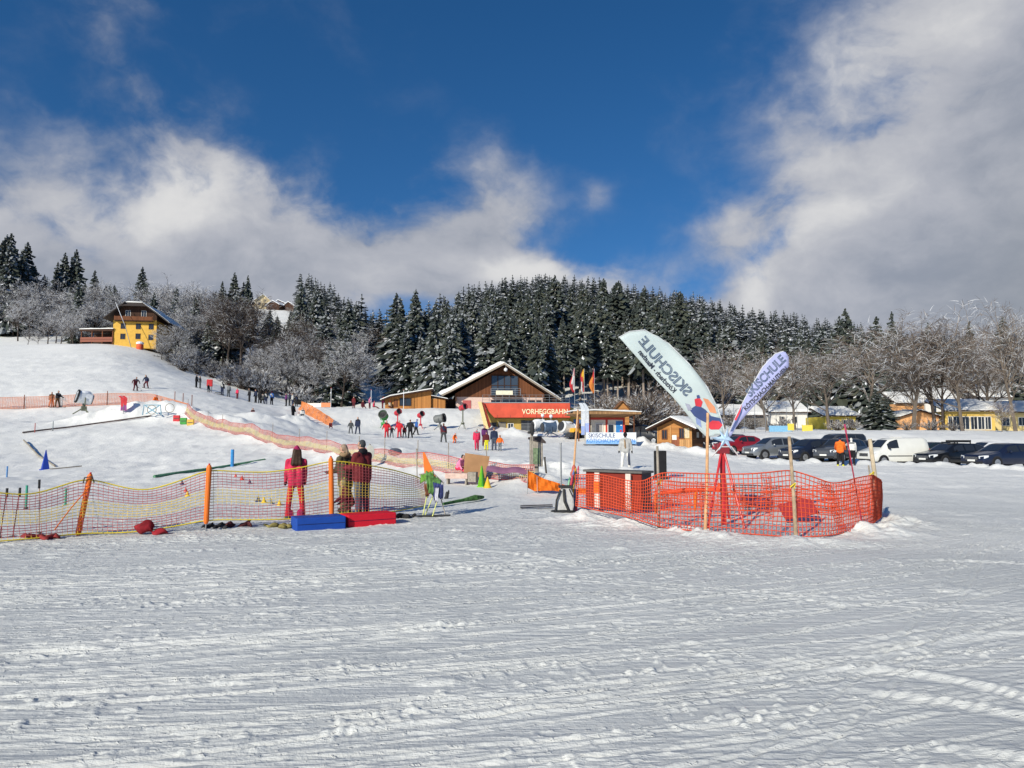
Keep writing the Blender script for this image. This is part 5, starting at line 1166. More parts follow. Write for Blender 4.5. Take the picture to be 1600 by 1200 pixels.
patch(S2, uv2, [(1141, 674), (1150, 655), (1158, 640), (1161, 634), (1159, 645), (1152, 661), (1145, 674)], PB, f2); patch(S2, uv2, [(1147, 656), (1154, 643), (1159, 632), (1156, 645), (1150, 657)], PR, f2, off=.0105)
for fl, S_, uvf, pts in ((f1, S1, uv1, [(1132, 684), (1131, 669), (1122, 638), (1104, 605), (1077, 569), (1046, 536), (1008, 515), (985, 517), (969, 526)]), (f2, S2, uv2, [(1135, 690), (1139, 676), (1152, 645), (1172, 607), (1191, 574), (1211, 553), (1224, 549)])):
    MB().tube([S_(*uvf(*p)) for p in pts], .011, 6).build('flag_rod', mat('white_rod', (.6, .62, .64), .5, .3), fl)
t = thing('star_cloth', 'small blue white star shaped cloth tied at the flag stand top', 'cloth'); p0 = hub + Vector((0, -.10, 0)); nv = Vector((0, -1, 0)); b = MB()
pp = [onplane(x, y, p0, nv) for x, y in [(1124, 671), (1132, 681), (1137, 668), (1138, 682), (1148, 690), (1138, 689), (1144, 704), (1133, 692), (1123, 704), (1128, 690), (1108, 684), (1127, 682)]]
c = sum(pp, Vector()) / len(pp) + Vector((0, -.05, 0)); b.add([c] + pp, [(0, i + 1, (i + 1) % 12 + 1) for i in range(12)]); b.build('cloth', mat('light_blue_cloth', (.38, .52, .68), .7, .2, var=.35, vscale=5), t, solid=.01)

# --- counter, black board, backpack, ski bundle, posts
t = thing('counter', 'dark wooden counter table behind the barrier net', 'counter'); p, q = at(922, 733, 19.7), at(1008, 729, 18.6)
d_ = Vector((q.x - p.x, q.y - p.y, 0)); L = d_.length; M = Matrix.Translation(((p.x + q.x) / 2, (p.y + q.y) / 2, 0)) @ Matrix.Rotation(math.atan2(d_.y, d_.x), 4, 'Z'); zt = p.z; zg = 0.0
MB().box(-L/2 - .05, L/2 + .06, -.28, .35, zt - .06, zt, 0, M).build('counter_top', mat('grey_counter_top', (.12, .115, .11), .7, .3), t, bevel=.01)
DW = wood('dark_red_boards', (.115, .075, .06), 'x', .19)
MB().box(-L/2, L/2, -.20, -.16, .02, zt - .061, 0, M).build('front_panel', DW, t); MB().box(L/2 - .08, L/2, -.159, .32, .02, zt - .061, 0, M).build('side_panel', DARKM, t); MB().box(-L/2, -L/2 + .05, -.159, .32, .02, zt - .061, 0, M).build('side_panel', DW, t)
for px in (944, 992):
    xx = (px - 922) / 86.0 * L - L / 2; MB().box(xx - .075, xx + .075, -.34, -.30, .02, zt - .07, 0, M).build('white_post', mat('chalky_post', (.66, .56, .50), .8, .2, var=.15), t)
MB().box((944 - 922) / 86 * L - L/2 - .08, (944 - 922) / 86 * L - L/2 + .09, -.36, -.342, .42, .72, 0, M).build('orange_tag', ORG, t)
t = thing('black_board', 'black upright padded board standing behind the grey pole', 'board', G(1031, 30)); MB().box(-.26, .26, -.06, .06, .1, 1.2).build('pad', mat('black_padding', (.016, .016, .018), .85, .2, var=.15), t, bevel=.03); MB().box(-.29, .33, -.12, .12, 0, .12).build('foot', BLACKP, t)
t = thing('backpack', 'pale grey backpack with black straps leaning by the ski bundle', 'backpack', G(882, 19.0))
prof = [(-.24, .0), (-.20, .30), (-.13, .55), (-.06, .66), (.14, .66), (.22, .50), (.24, .2), (.20, .0)]
MB().prism(prof, -.14, .14).build('bag', mat('pale_grey_fabric', (.46, .46, .46), .85, .2, var=.12, vscale=9), t, bevel=.05)
b = MB(); b.tube([(-.26, -.16, .0), (-.23, -.18, .32), (-.13, -.19, .60)], .025, 6).tube([(-.04, -.17, .62), (-.02, -.19, .3), (.10, -.18, .02)], .035, 6).tube([(.10, -.17, .62), (.20, -.17, .4)], .012, 6); b.build('strap', BLACKP, t)
MB().box(-.16, .22, -.15, .15, .64, .70).build('rim', BLACKP, t); MB().ell((-.05, -.05, .03), (.34, .22, .05)).build('base', BLACKP, t)
t = thing('ski_bundle', 'bundle of colourful children skis standing behind the backpack', 'skis', G(893, 19.4))
for i, (x0, x1, z1, c) in enumerate([(-.16, .02, .98, (.55, .05, .08)), (-.10, .05, 1.1, (.12, .2, .45)), (-.04, .10, 1.15, (.70, .42, .04)), (.02, .14, 1.05, (.10, .16, .30)), (.08, .18, .98, (.40, .30, .25)), (-.2, -.04, .9, (.10, .35, .2)), (.1, .2, 1.2, (.5, .06, .1))]):
    m_ = mat('ski_paint_%s' % 'red blue yellow navy tan green crimson'.split()[i], c, .4, .4); d_ = Vector((x1 - x0, .06 * i - .15, z1)); 
    MB().tube([(x0, -.02 * i, 0), (x0 + d_.x * .9, d_.y * .9, z1 * .9), (x0 + d_.x, d_.y - .05, z1)], [.035, .032, .012], 6).build('ski', m_, t)
t = thing('wood_post', 'thin leaning wooden pole tied with red cloth by the ski bundle', 'post'); p, q = at(893, 757, 19.7), at(903, 640, 19.7)
MB().tube([p - Vector((0, 0, .4)), q], [.035, .022], 8).build('pole', mat('fresh_wood_pole', (1, 1, 1)), t); c = at(897, 735, 19.6); MB().ell(c, (.07, .06, .16), 8, 6).ell(c + Vector((-.04, 0, -.1)), (.07, .05, .1), 8, 6).build('cloth', mat('dusty_red_cloth', (.50, .13, .10), .8, .2, var=.2), t)
# orange banner
t = thing('orange_banner', 'torn triangular orange banner strung between thin posts', 'banner'); Yo = 24.0
pl = [(824, 735), (840, 745), (870, 755), (897, 763), (935, 765), (935, 776), (897, 772), (860, 766), (835, 768), (824, 762)]
pts = [at(x, y, Yo) for x, y in pl]; b = MB(); N = 22; top = [(824, 735), (850, 748), (897, 762), (936, 764)]; bot = [(824, 762), (835, 768), (860, 766), (936, 777)]; Pg = []
for i in range(N):
    x = 824 + (936 - 824) * i / (N - 1); yt = np.interp(x, *zip(*top)); yb = np.interp(x, *zip(*bot)); row = []
    for j in range(6):
        p = at(x, yt + (yb - yt) * j / 5, Yo); p.y += .10 * math.sin(i * .7) * j / 5 + .05 * math.sin(i * 1.9 + j); row.append(p)
    Pg.append(row)
MB().sheet(Pg).build('cloth', mat('orange_fabric', (.80, .20, .02), .7, .2, var=.08, trans=.25), t, solid=.006)
for x0, y0, x1, y1 in [(824, 790, 824, 733), (840, 785, 839, 745)]: MB().tube([at(x0, y0, Yo - .05), at(x1, y1, Yo - .05)], .012, 6).build('post', METAL, t)
for nm, lab, x0, y0, x1, y1, Y, r_, m_ in [('grey_post', 'straight grey metal post right of the orange banner', 877, 770, 876, 694, 22, .028, METAL), ('dark_post', 'dark leaning post behind the orange banner', 855, 752, 851, 716, 27, .035, mat('dark_wood', (.07, .065, .06), .8, .2)), ('thin_post', 'thin dark post standing in the net left of the cloth stand', 652, 745, 651, 703, 27, .02, GREYW)]:
    t = thing(nm, lab, 'post'); p, q = at(x0, y0, Y), at(x1, y1, Y); p.z = min(p.z, tz1(p.x, p.y) - .1); MB().tube([p, q], r_, 8).build('shaft', m_, t); MB().lathe([(r_ * 1.25, 0), (r_ * 1.25, .05)], 8, 0, Matrix.Translation(q)).build('cap', m_, t)
t = thing('feed_box', 'small grey wooden post box with curved snowy lid', 'box', G(838, 27.2))
MB().box(-.26, .24, -.2, .2, .25, 1.28).build('case', GREYW, t, bevel=.02); MB().box(-.15, .12, -.215, -.201, .35, .95).build('door', mat('green_grey_door', (.16, .22, .13), .8, .2, var=.4, vscale=9), t); MB().tube([(0, 0, -.3), (0, 0, .3)], .09, 8).build('post', GREYW, t)
MB().prism([(-.32, 1.28), (.34, 1.12), (.36, 1.18), (.15, 1.40), (-.3, 1.36)], -.26, .26).build('lid', mat('dark_lid', (.06, .05, .05), .8, .2), t); MB().ell((.08, 0, 1.42), (.28, .24, .07)).build('snow', NSNOW, t)
t = thing('tall_pole', 'tall thin pole topped with a black boot shaped cover', 'pole', G(829, 26.5)); MB().tube([(-.02, 0, -.2), (.02, 0, 1.65)], .025, 8).tube([(.09, 0, -.2), (.07, 0, 1.6)], .02, 8).build('pole', GREYW, t); MB().ell((.06, 0, 1.72), (.085, .08, .24), 10, 8).ell((-.05, 0, 1.62), (.07, .05, .05), 8, 6).build('cover', BLACKP, t)
t = thing('alpine_skis', 'pair of dark skis lying flat on the snow left of the backpack', 'skis', G(838, 19.8)); 
for i in (0, 1): MB().sheet([[(x, y + i * .16 + .32 * x, .05 + (.10 * max(0, (x + .62) * -1 + .12) if x < -.5 else 0) + i * .03) for y in (-.045, .045)] for x in np.linspace(-.45, .46, 9)]).build('ski', mat('dark_ski', (.06, .06, .07), .35, .5, var=.4, vscale=6), t, solid=.025)
# --- wall board, bench, cones, purple mat
t = thing('plywood_board', 'tilted brown plywood board behind a low bench', 'board', G(744, 27.2)); MB().prism([(-.48, .28), (.36, .12), (.52, .95), (-.42, 1.08)], -.03, .0).build('panel', mat('brown_plywood', (.36, .20, .10), .8, .2, var=.12, vscale=2), t); MB().box(-.1, -.04, .0, .05, -.2, .9).build('strut', GREYW, t)
t = thing('low_bench', 'long low pinkish bench along the carpet net', 'bench', G(720, 26.6), R(-9)); MB().box(-.55, .30, -.2, .2, .22, .42).build('seat', mat('pinkish_planks', (.58, .42, .36), .8, .2, var=.15), t, bevel=.01); MB().box(.31, .62, -.2, .2, .1, .46).build('end_block', GREYW, t, bevel=.01)
b = MB()
for x in (-.5, .2): b.box(x, x + .06, -.16, .16, -.05, .22)
b.build('legs', GREYW, t)
def cone(px, Y, h, r_, m_, label, nm='training_cone', sides=14, fin=False):
    t = thing(nm, label, 'cone', G(px, Y))
    if fin:
        for a in (0, R(90)): MB().prism([(-r_, .0), (r_, .0), (.02, h), (-.02, h)], -.012, .012, 0, Matrix.Rotation(a + .4, 4, 'Z')).build('fin', m_ if a == 0 else mat('dark_green_fin', (.05, .25, .04), .6, .3), t)
    else: MB().lathe([(r_, 0), (r_ * .95, h * .05), (r_ * .1, h * .97), (.004, h)], sides).build('cone', m_, t, smooth=False)
    MB().lathe([(r_ * 1.12, -.02), (r_ * 1.12, .025)], 14).build('foot', m_, t); return t
cone(753, 25.8, .75, .16, mat('lime_green', (.22, .55, .03), .6, .3), 'tall lime green fin cone in front of the plywood board', fin=True)
cone(762, 25.4, .40, .14, mat('amber_yellow', (.72, .45, .03), .6, .3), 'short amber cone right beside the lime green one')
cone(73, 37.5, 1.05, .24, mat('royal_blue', (.02, .055, .36), .6, .3), 'tall blue training cone standing on the left slope', sides=4)
for i, (px, Y, c, lab) in enumerate([(293, 24, 'red', 'little red cone nearest the middle orange post'), (296, 22.5, 'amber', 'little amber cone nearest the middle orange post'), (380, 27.5, 'red', 'little red cone right of the blue gate post'), (392, 26, 'navy', 'little dark cone farthest right of the blue gate post'), (406, 20.5, 'navy', 'dark little cone left of the woman in pink'), (415, 20.2, 'amber', 'yellow little cone left of the woman in pink'), (425, 20, 'grey', 'grey little cone left of the woman in pink'), (439, 19.6, 'amber', 'yellow little cone closest to the woman in pink'), (287, 27, 'navy', 'tiny dark cone at the left end of the green hose'), (370, 28.5, 'red', 'tiny red cone beside the green hose')]):
    cone(px, Y, .17, .07, mat('cone_' + c, dict(red=(.6, .06, .04), amber=(.75, .48, .03), navy=(.03, .04, .1), grey=(.25, .25, .25))[c], .6, .3), lab)
t = thing('purple_mat', 'long faded purple mat lying along the carpet net', 'mat', G(797, 26.5), R(-6)); MB().sheet([[(x, y, .22 + .22 * math.cos(y * 3) + .03 * math.sin(x * 7) - .03 * x) for y in np.linspace(-.45, .45, 7)] for x in np.linspace(-.85, .85, 15)]).build('mat', mat('faded_purple', (.26, .12, .20), .8, .2, var=.12, vscale=3), t, solid=.03)
# --- cloth stand
t = thing('cloth_stand', 'small stand on yellow legs hung with green and blue cloths', 'stand', G(676, 17.6)); zq = .0
LEGY = mat('lime_yellow_leg', (.62, .66, .18), .5, .3)
for a, b_ in [((-.22, -.05, .02), (-.12, .12, .62)), ((.02, -.08, .02), (.20, .1, .66)), ((-.18, .1, .02), (.05, .12, .60)), ((.33, .02, .02), (.14, .12, .66))]: MB().tube([a, b_], .014, 6).build('leg', LEGY if a[0] < .3 else GREYW, t)
MB().tube([(-.44, -.12, .02), (.45, .04, .03)], .025, 8).build('foot_bar', DARKM, t)
MB().tube([(-.12, .1, .45), (-.14, .1, 1.0), (-.24, .08, 1.58)], .02, 6).build('upright', GREYW, t)
MB().prism([(-.20, 1.0), (.10, .92), (-.20, 1.56), (-.25, 1.58)], .06, .09).build('orange_pennant', ORG, t)
GC = mat('green_cloth', (.085, .19, .055), .8, .2, var=.6, vscale=7); BC = mat('navy_cloth', (.03, .04, .13), .8, .2, var=.5, vscale=7)
def rag(c, r_, m_, nm, seed):
    rg = random.Random(seed); b = MB(); b.ell(c, r_, 18, 14); b.v = [(x + .045 * math.sin(z * 22 + seed + y * 9), y + .035 * math.sin(x * 25 + seed), z + .04 * math.sin(x * 19 + y * 13)) for x, y, z in b.v]; return b.build(nm, m_, t, smooth=True)
def drape(x0, x1, zt, zl, y, m_, nm, seed, slope=0.0):
    rg = random.Random(seed); P = []; n_ = 13
    for i in range(n_):
        f_ = i / (n_ - 1); x = x0 + (x1 - x0) * f_; L = zl * rg.uniform(.75, 1.1); row = []
        for j in range(8):
            g = j / 7; row.append((x + .03 * math.sin(seed + i + g * 3) * g - .05 * g * (f_ - .5), y + .035 * math.sin(i * 1.7 + seed) * (.3 + g) - .03 * g, zt + slope * f_ - L * g + .02 * math.sin(i * 2.3)))
        P.append(row)
    return MB().sheet(P).build(nm, m_, t, smooth=True, solid=.012)
drape(-.30, .02, 1.02, .20, .04, mat('leaf_green_cloth', (.13, .28, .045), .8, .2, var=.3, vscale=7), 'green_cloth', 2, .10)
drape(-.16, .22, 1.12, .46, .00, GC, 'green_cloth', 5, -.24); drape(.02, .28, .84, .42, -.05, BC, 'navy_cloth', 7, -.06); drape(.08, .17, .70, .36, -.09, mat('white_cloth', (.55, .55, .62), .8, .2), 'white_cloth', 9)
drape(-.20, -.02, .80, .30, .06, mat('brown_cloth', (.20, .085, .05), .8, .2, var=.3), 'brown_cloth', 11)
MB().tube([(-.33, .04, 1.02), (0, .05, 1.08), (.28, .05, .80)], .018, 6).build('cross_bar', GREYW, t)
t = thing('green_hose', 'flat green strip lying on the snow right of the cloth stand', 'hose'); p, q = G(693, 20.6, .06), G(755, 22.6, .08); MB().tube([p, p.lerp(q, .5) + Vector((0, .05, .01)), p.lerp(q, .8) + Vector((0, -.1, .03)), q], [.04, .05, .09, .05], 6).build('hose', GC, t)
t = thing('fallen_glove', 'black glove lying on the snow behind the cloth stand', 'glove', G(699, 22.8)); MB().ell((0, 0, .10), (.06, .05, .13), 8, 6).ell((.05, 0, .20), (.03, .03, .08), 8, 6).ell((-.04, 0, .02), (.05, .04, .06), 8, 6).build('glove', BLACKP, t)
# --- boxes at the net foot
for lab, x0, x1, yb0, yb1, Y0, Y1, m_, nm in [('solid blue foam block at the foot of the safety net', 466, 543, 825, 819, 14.75, 15.25, mat('blue_foam', (.012, .065, .34), .7, .25, var=.06), 'foam_block'), ('solid red foam block at the foot of the safety net', 546, 621, 818, 811, 15.4, 16.0, mat('red_foam', (.60, .012, .03), .7, .25, var=.06), 'foam_block')]:
    p, q = G(x0, Y0), G(x1, Y1); d_ = q - p; L = math.hypot(d_.x, d_.y); t = thing(nm, lab, 'foam block', (p + q) / 2, math.atan2(d_.y, d_.x), None); hgt = .26
    MB().box(-L/2, L/2, 0, .55, -.04, hgt).build('block', m_, t, bevel=.025); MB().box(-L/2 + .03, L/2 - .03, -.004, .0, hgt * .46, hgt * .5).build('seam', mat('seam_thread', (.02, .02, .05), .8, .1), t)
t = thing('red_bag', 'crumpled red fabric bag lying under the safety net', 'bag', G(229, 14.0)); b = MB(); b.ell((-.02, .1, .14), (.19, .13, .12), 16, 12).ell((.25, .1, .04), (.17, .10, .06), 12, 8); b.v = [(x + .03 * math.sin(z * 25 + y * 12), y + .03 * math.sin(x * 22), max(-.02, z + .03 * math.sin(x * 20 + y * 14))) for x, y, z in b.v]; b.build('bag', mat('red_bag_fabric', (.24, .015, .022), .8, .2, var=.35, vscale=7), t, smooth=True)
for i, (px, Y, c, lab) in enumerate([(70, 13.4, (.20, .03, .03), 'flat red fabric heap under the left end of the safety net'), (345, 15.0, (.03, .03, .035), 'dark boots lying in the snow right of the middle orange post'), (372, 15.2, (.10, .03, .03), 'dark red gear lying under the net between two orange posts'), (440, 15.2, (.20, .17, .06), 'olive gear heap left of the blue foam block'), (634, 17.2, (.02, .02, .022), 'black boots lying right of the red foam block')]):
    t = thing('gear_heap', lab, 'gear', G(px, Y)); rg = random.Random(i); b = MB()
    for k in range(6): b.ell((rg.uniform(-.28, .28), rg.uniform(-.1, .1), .04), (rg.uniform(.09, .20), rg.uniform(.03, .07), rg.uniform(.03, .06)), 8, 6, 0, Matrix.Rotation(rg.random() * 3, 3, 'Z') @ Matrix.Rotation(rg.uniform(-.5, .5), 3, 'Y'))
    b.v = [(x + .02 * math.sin(y * 40), y, max(-.03, z + .02 * math.sin(x * 33))) for x, y, z in b.v]; b.build('gear', mat('gear_%d' % i, c, .8, .2, var=.5, vscale=9), t, smooth=True)
# --- stakes and ski poles left
for nm, lab, px, Y, h, r_, c in [('ski_pole', 'leaning ski pole with dark grip at the far left of the safety net', 7, 13.5, .98, .010, (.12, .03, .03)), ('ski_pole', 'second dark ski pole from the left edge', 27, 13.6, .98, .010, (.12, .03, .03)), ('ski_pole', 'pale ski pole with black grip left of the first orange post', 69, 14.0, 1.1, .010, (.5, .34, .25))]:
    t = thing(nm, lab, 'ski pole', G(px, Y, -.1)); lean = .10 if px < 40 else -.05; MB().tube([(0, 0, 0), (lean, 0, h)], r_, 7).build('shaft', mat('pole_%d' % px, c, .4, .4), t); MB().tube([(lean, 0, h - .12), (lean * 1.02, 0, h + .05)], .022, 8).build('grip', BLACKP, t); MB().lathe([(.045, .12), (.045, .13)], 10).build('basket', BLACKP, t)
for lab, px, Y, h, c in [('green slalom stake nearer the left edge', 46, 19.5, .62, (.05, .30, .20)), ('green slalom stake left of the first orange post', 107, 20, .48, (.06, .30, .18)), ('blue slalom stake at the left picture edge', 14, 32, .55, (.06, .22, .50)), ('thick blue gate post on the practice slope', 364, 35.5, .88, (.04, .24, .55)), ('thin red stake beside the curved track border', 54, 55, .75, (.4, .08, .06)), ('thin grey stake beside the curved track border', 82, 56, .75, (.16, .2, .22))]:
    t = thing('slalom_stake', lab, 'stake', G(px, Y)); MB().tube([(0, 0, -.2), (0, 0, h)], .085 if px == 364 else .03, 8).build('stake', mat('stake_%d' % px, c, .5, .3), t); MB().lathe([(.06, -.02), (.05, .02)], 8).build('socket', BLACKP, t)
t = thing('green_hose', 'long dark green hose lying across the practice slope', 'hose'); b = MB(); b.tube([G(px, Y, .07) for px, Y in ((243, 31), (270, 32), (300, 33.2), (335, 34.6), (370, 36), (415, 37.5))], .07, 6); b.build('hose', mat('hose_green', (.10, .24, .14), .7, .2, var=.3), t)
t = thing('lying_pole', 'dark pole lying aslant behind the blue cone', 'pole'); MB().tube([G(37, 50, .18), G(62, 44, .1), G(88, 38.5, .05)], .05, 6).build('pole', GREYW, t)
t = thing('lying_pole', 'thin dark rod lying to the right of the blue cone', 'pole'); MB().tube([G(80, 37.3, .05), G(105, 37.8, .05), G(130, 38.3, .05)], .03, 6).build('pole', GREYW, t)
t = thing('track_border', 'curved dark hose bordering the upper practice slope', 'hose'); MB().tube([G(px, Y, .10) for px, Y in ((35, 54.5), (70, 56), (110, 57.5), (150, 59), (190, 60), (235, 61))], .06, 6).build('hose', mat('dark_brown_hose', (.09, .06, .055), .7, .2), t)

# --- long carpet net, far nets
def band2(f): return 2 if f > .97 or f < .03 else (1 if f > .6 else (0 if f > .24 else 1))
t = thing('carpet_net', 'long sagging pink and yellow net running down the slope to the plywood board', 'net')
C = []
for px, Y in NETPATH:
    g_ = G(px, Y); hh = float(np.interp(Y, [25, 30, 45, 62], [.62, .70, .80, .95])); C.append((g_ + Vector((0, -.30, .02)), g_ + Vector((0, .25, hh))))
C2 = []
for (a, b) in zip(C[:-1], C[1:]):
    n_ = max(2, int((b[0] - a[0]).length / 1.6))
    for i in range(n_):
        f_ = i / n_; x = a[0].x + (b[0].x - a[0].x) * f_; y = a[0].y + (b[0].y - a[0].y) * f_; h_ = (a[1].z - a[0].z) * (1 - f_) + (b[1].z - b[0].z) * f_; g_ = Vector((x, y, tz1(x, y)))
        C2.append((g_, g_ + Vector((0, .5, h_ * (1 - .18 * (i % 2))))))
C2.append(C[-1])
net_mesh('netting', C2, .12, .085, .026, band2, [mat('pale_yellow_cord', (.70, .55, .26), .7, .2, var=.1), mat('pale_pink_cord', (.62, .27, .22), .7, .2, var=.1), NPINK], t, (1.6, 1.6), .02, 31, .1)
for px, Y in [(290, 62), (322, 57.5), (345, 55), (424, 47.4), (466, 43.4), (509, 40), (560, 36.8), (600, 34.2), (652, 31.8), (700, 30.2), (760, 28.2)]:
    g_ = G(px, Y, -.2); MB().tube([g_ + Vector((0, .2, 0)), g_ + Vector((0, .25, 1.35))], .022, 6).build('post', GREYW, t)
t = thing('slope_net', 'faded orange net fencing the foot of the upper left slope', 'net')
C = []
for px, Y in [(-60, 75), (0, 76), (60, 76.5), (120, 77), (180, 77.5), (235, 77), (270, 74), (292, 69)]:
    g_ = G(px, Y); C.append((g_ + Vector((0, 0, .05)), g_ + Vector((0, 0, 1.25 if px < 260 else 1.0))))
net_mesh('netting', C, .16, .12, .045, lambda f: 0, [NFAR], t, (1.4, 1.4), .02, 41, .05)
for px, Y in [(35, 76.2), (78, 76.6), (165, 77.4), (-10, 76), (271, 73.8), (284, 71.5), (298, 68)]: MB().tube([G(px, Y - .05, -.2), G(px, Y - .05, 1.55 if px < 260 else 1.9)], .04, 6).build('post', mat('brown_red_post', (.22, .08, .05), .7, .2), t)
t = thing('orange_net', 'bright orange folded net running down the bank left of the red kid', 'net'); C = []
for px, Y, h_ in [(466, 94.5, 1.1), (478, 91, 1.2), (492, 88, 1.1), (505, 85.5, .9), (516, 84, .7)]:
    g_ = G(px, Y); C.append((g_, g_ + Vector((.3, .5, h_))))
net_mesh('netting', C, .13, .10, .05, lambda f: 0, [mat('vivid_orange_cord', (.72, .26, .09), .7, .2)], t, (1.3, 1.3), .04, 51, .3)
t = thing('barrier_board', 'white barrier board with orange end on the plateau edge', 'barrier', G(494, 99)); MB().box(-1.6, .6, -.03, .03, .05, .6).build('panel', WHITE, t); MB().box(.6, 1.9, -.03, .03, .05, .65).build('orange_panel', mat('orange_panel', (.70, .25, .12), .7, .2), t)
b = MB()
for x in (-1.6, -.5, .6, 1.8): b.tube([(x, .06, -.3), (x, .06, .9)], .03, 5)
b.build('posts', GREYW, t)
for px, Y, h_, lab in [(516, 98, 4.2, 'thin white pole by the white barrier board'), (579, 99, 4.0, 'thin white pole left of the wooden shed'), (630, 98, 4.0, 'thin white pole before the wooden shed')]:
    t = thing('marker_pole', lab, 'pole', G(px, Y, -.4)); MB().tube([(0, 0, 0), (0, 0, h_ * .75)], .035, 6).build('pole', NSNOW, t); MB().lathe([(.05, 0), (.05, .1)], 6, 0, Matrix.Translation((0, 0, h_ * .75))).build('cap', RODR, t)
# --- round sign seen from behind
t = thing('round_sign', 'grey back of an oval sign on a post beside the couple', 'sign', G(578, 33)); MB().tube([(0, .03, -.3), (0, .03, 1.12)], .035, 8).build('post', GREYW, t)
MB().ell((.02, -.02, .72), (.21, .02, .34), 20, 12).build('panel', mat('grey_sign_back', (.36, .36, .33), .6, .3, var=.1), t)
t = thing('snow_covered_stone', 'dark rounded stone lying on the carpet net bank', 'stone', G(613, 36)); MB().ell((0, .9, .48), (.36, .3, .2), 12, 8).build('stone', mat('dark_stone', (.09, .10, .13), .9, .1, var=.3), t)

# --- snow guns
def snow_gun(px, Y, h_, r_, L, yaw, pitch, label, barrel, frame, ring=None, snow=False, zoff=0.0):
    t = thing('snow_gun', label, 'snow gun', G(px, Y, zoff), yaw); k = h_
    M = Matrix.Translation((0, 0, h_)) @ Matrix.Rotation(pitch, 4, 'X') @ Matrix.Rotation(R(90), 4, 'X')     # barrel axis toward -y
    MB().lathe([(r_ * .80, -L * .5), (r_ * .96, -L * .42), (r_ * .92, 0), (r_, L * .42), (r_ * 1.04, L * .5), (r_ * .86, L * .5), (r_ * .80, L * .1), (.01, L * .08)], 22, 0, M).build('barrel', barrel, t, smooth=False)
    rg = MB().lathe([(r_ * 1.08, L * .40), (r_ * 1.08, L * .52), (r_ * .88, L * .52), (r_ * .88, L * .40)], 22, 0, M); rg.build('nozzle_ring', ring or DARKM, t)
    MB().lathe([(r_ * .78, L * .12), (.05, L * .13)], 16, 0, M).build('fan', BLACKP, t); MB().lathe([(r_ * .78, -L * .55), (r_ * .70, -L * .50)], 16, 0, M).build('intake_grille', DARKM, t)
    b = MB(); b.tube([(0, 0, h_ * .35), (0, 0, h_ - r_ * .9)], r_ * .22, 8)
    for a in (.4, 2.5, 4.6): b.tube([(0, 0, h_ * .42), (math.cos(a) * r_ * 1.5, math.sin(a) * r_ * 1.5, .02)], r_ * .09, 6)
    for s_ in (-1, 1): b.tube([(s_ * r_ * 1.05, 0, h_), (s_ * r_ * .7, 0, h_ - r_ * 1.05), (0, 0, h_ - r_ * 1.1)], r_ * .08, 6)
    b.build('frame', frame, t); MB().box(-r_ * .5, r_ * .5, -r_ * .35, r_ * .35, h_ * .22, h_ * .22 + r_ * .7).build('control_box', frame, t)
    if snow: MB().ell((0, 0, h_ + r_ * .82), (r_ * .75, L * .45, r_ * .32), 14, 8).build('snow_cap', NSNOW, t)
    return t
GRN = mat('gun_green', (.06, .26, .07), .5, .3); REDG = mat('gun_red', (.50, .04, .06), .5, .3); GREYG = mat('gun_grey', (.16, .17, .17), .5, .3); OLV = mat('gun_olive', (.12, .13, .09), .6, .3); WHG = mat('gun_white', (.68, .70, .72), .5, .3); STB = mat('steel_blue', (.07, .11, .18), .45, .4, .2)
snow_gun(599, 85, 1.5, .52, .8, R(-12), R(-25), 'green snow gun with wide dark mouth left of the kids in red', GRN, GRN)
snow_gun(621, 86, 1.75, .34, .8, R(40), R(-20), 'red snow gun above the line of kids', REDG, REDG)
snow_gun(657, 85, 1.7, .32, .8, R(40), R(-20), 'red snow gun with black mouth behind the person in blue', REDG, REDG)
snow_gun(687, 84, 1.35, .5, 1.2, R(70), R(-8), 'dark grey snow gun right of the person in blue', GREYG, GREYG)
snow_gun(723, 84, 2.6, .34, .9, R(50), R(-15), 'tall red headed snow gun on olive base left of the lift station', REDG, OLV)
snow_gun(129, 62, 1.45, .55, 1.2, R(-50), R(-14), 'black and white snow gun with hose on the left snow heap', WHG, OLV, BLACKP, True)
snow_gun(841, 79, .95, .52, 1.3, R(115), R(-4), 'white snow drum farthest left in front of the garage door', WHG, STB, WHG, True, .25)
snow_gun(859, 78, 1.0, .62, 1.6, R(108), R(-4), 'middle white and blue snow drum in front of the garage', STB, STB, WHG, True, .2)
snow_gun(886, 76.5, 1.0, .66, 1.6, R(125), R(14), 'tilted white snow drum right of the garage door', WHG, STB, WHG, True, .1)
for px, Y, lab in [(848, 80, 'small white globe lamp over the left snow drum'), (861, 80, 'small white globe lamp over the middle snow drum')]:
    t = thing('globe_lamp', lab, 'lamp', G(px, Y)); MB().tube([(0, 0, -.2), (0, 0, 2.15)], .03, 6).build('post', METAL, t); MB().ell((0, 0, 2.3), (.2, .2, .22)).build('globe', mat('white_lamp_globe', (1, 1, 1)), t)
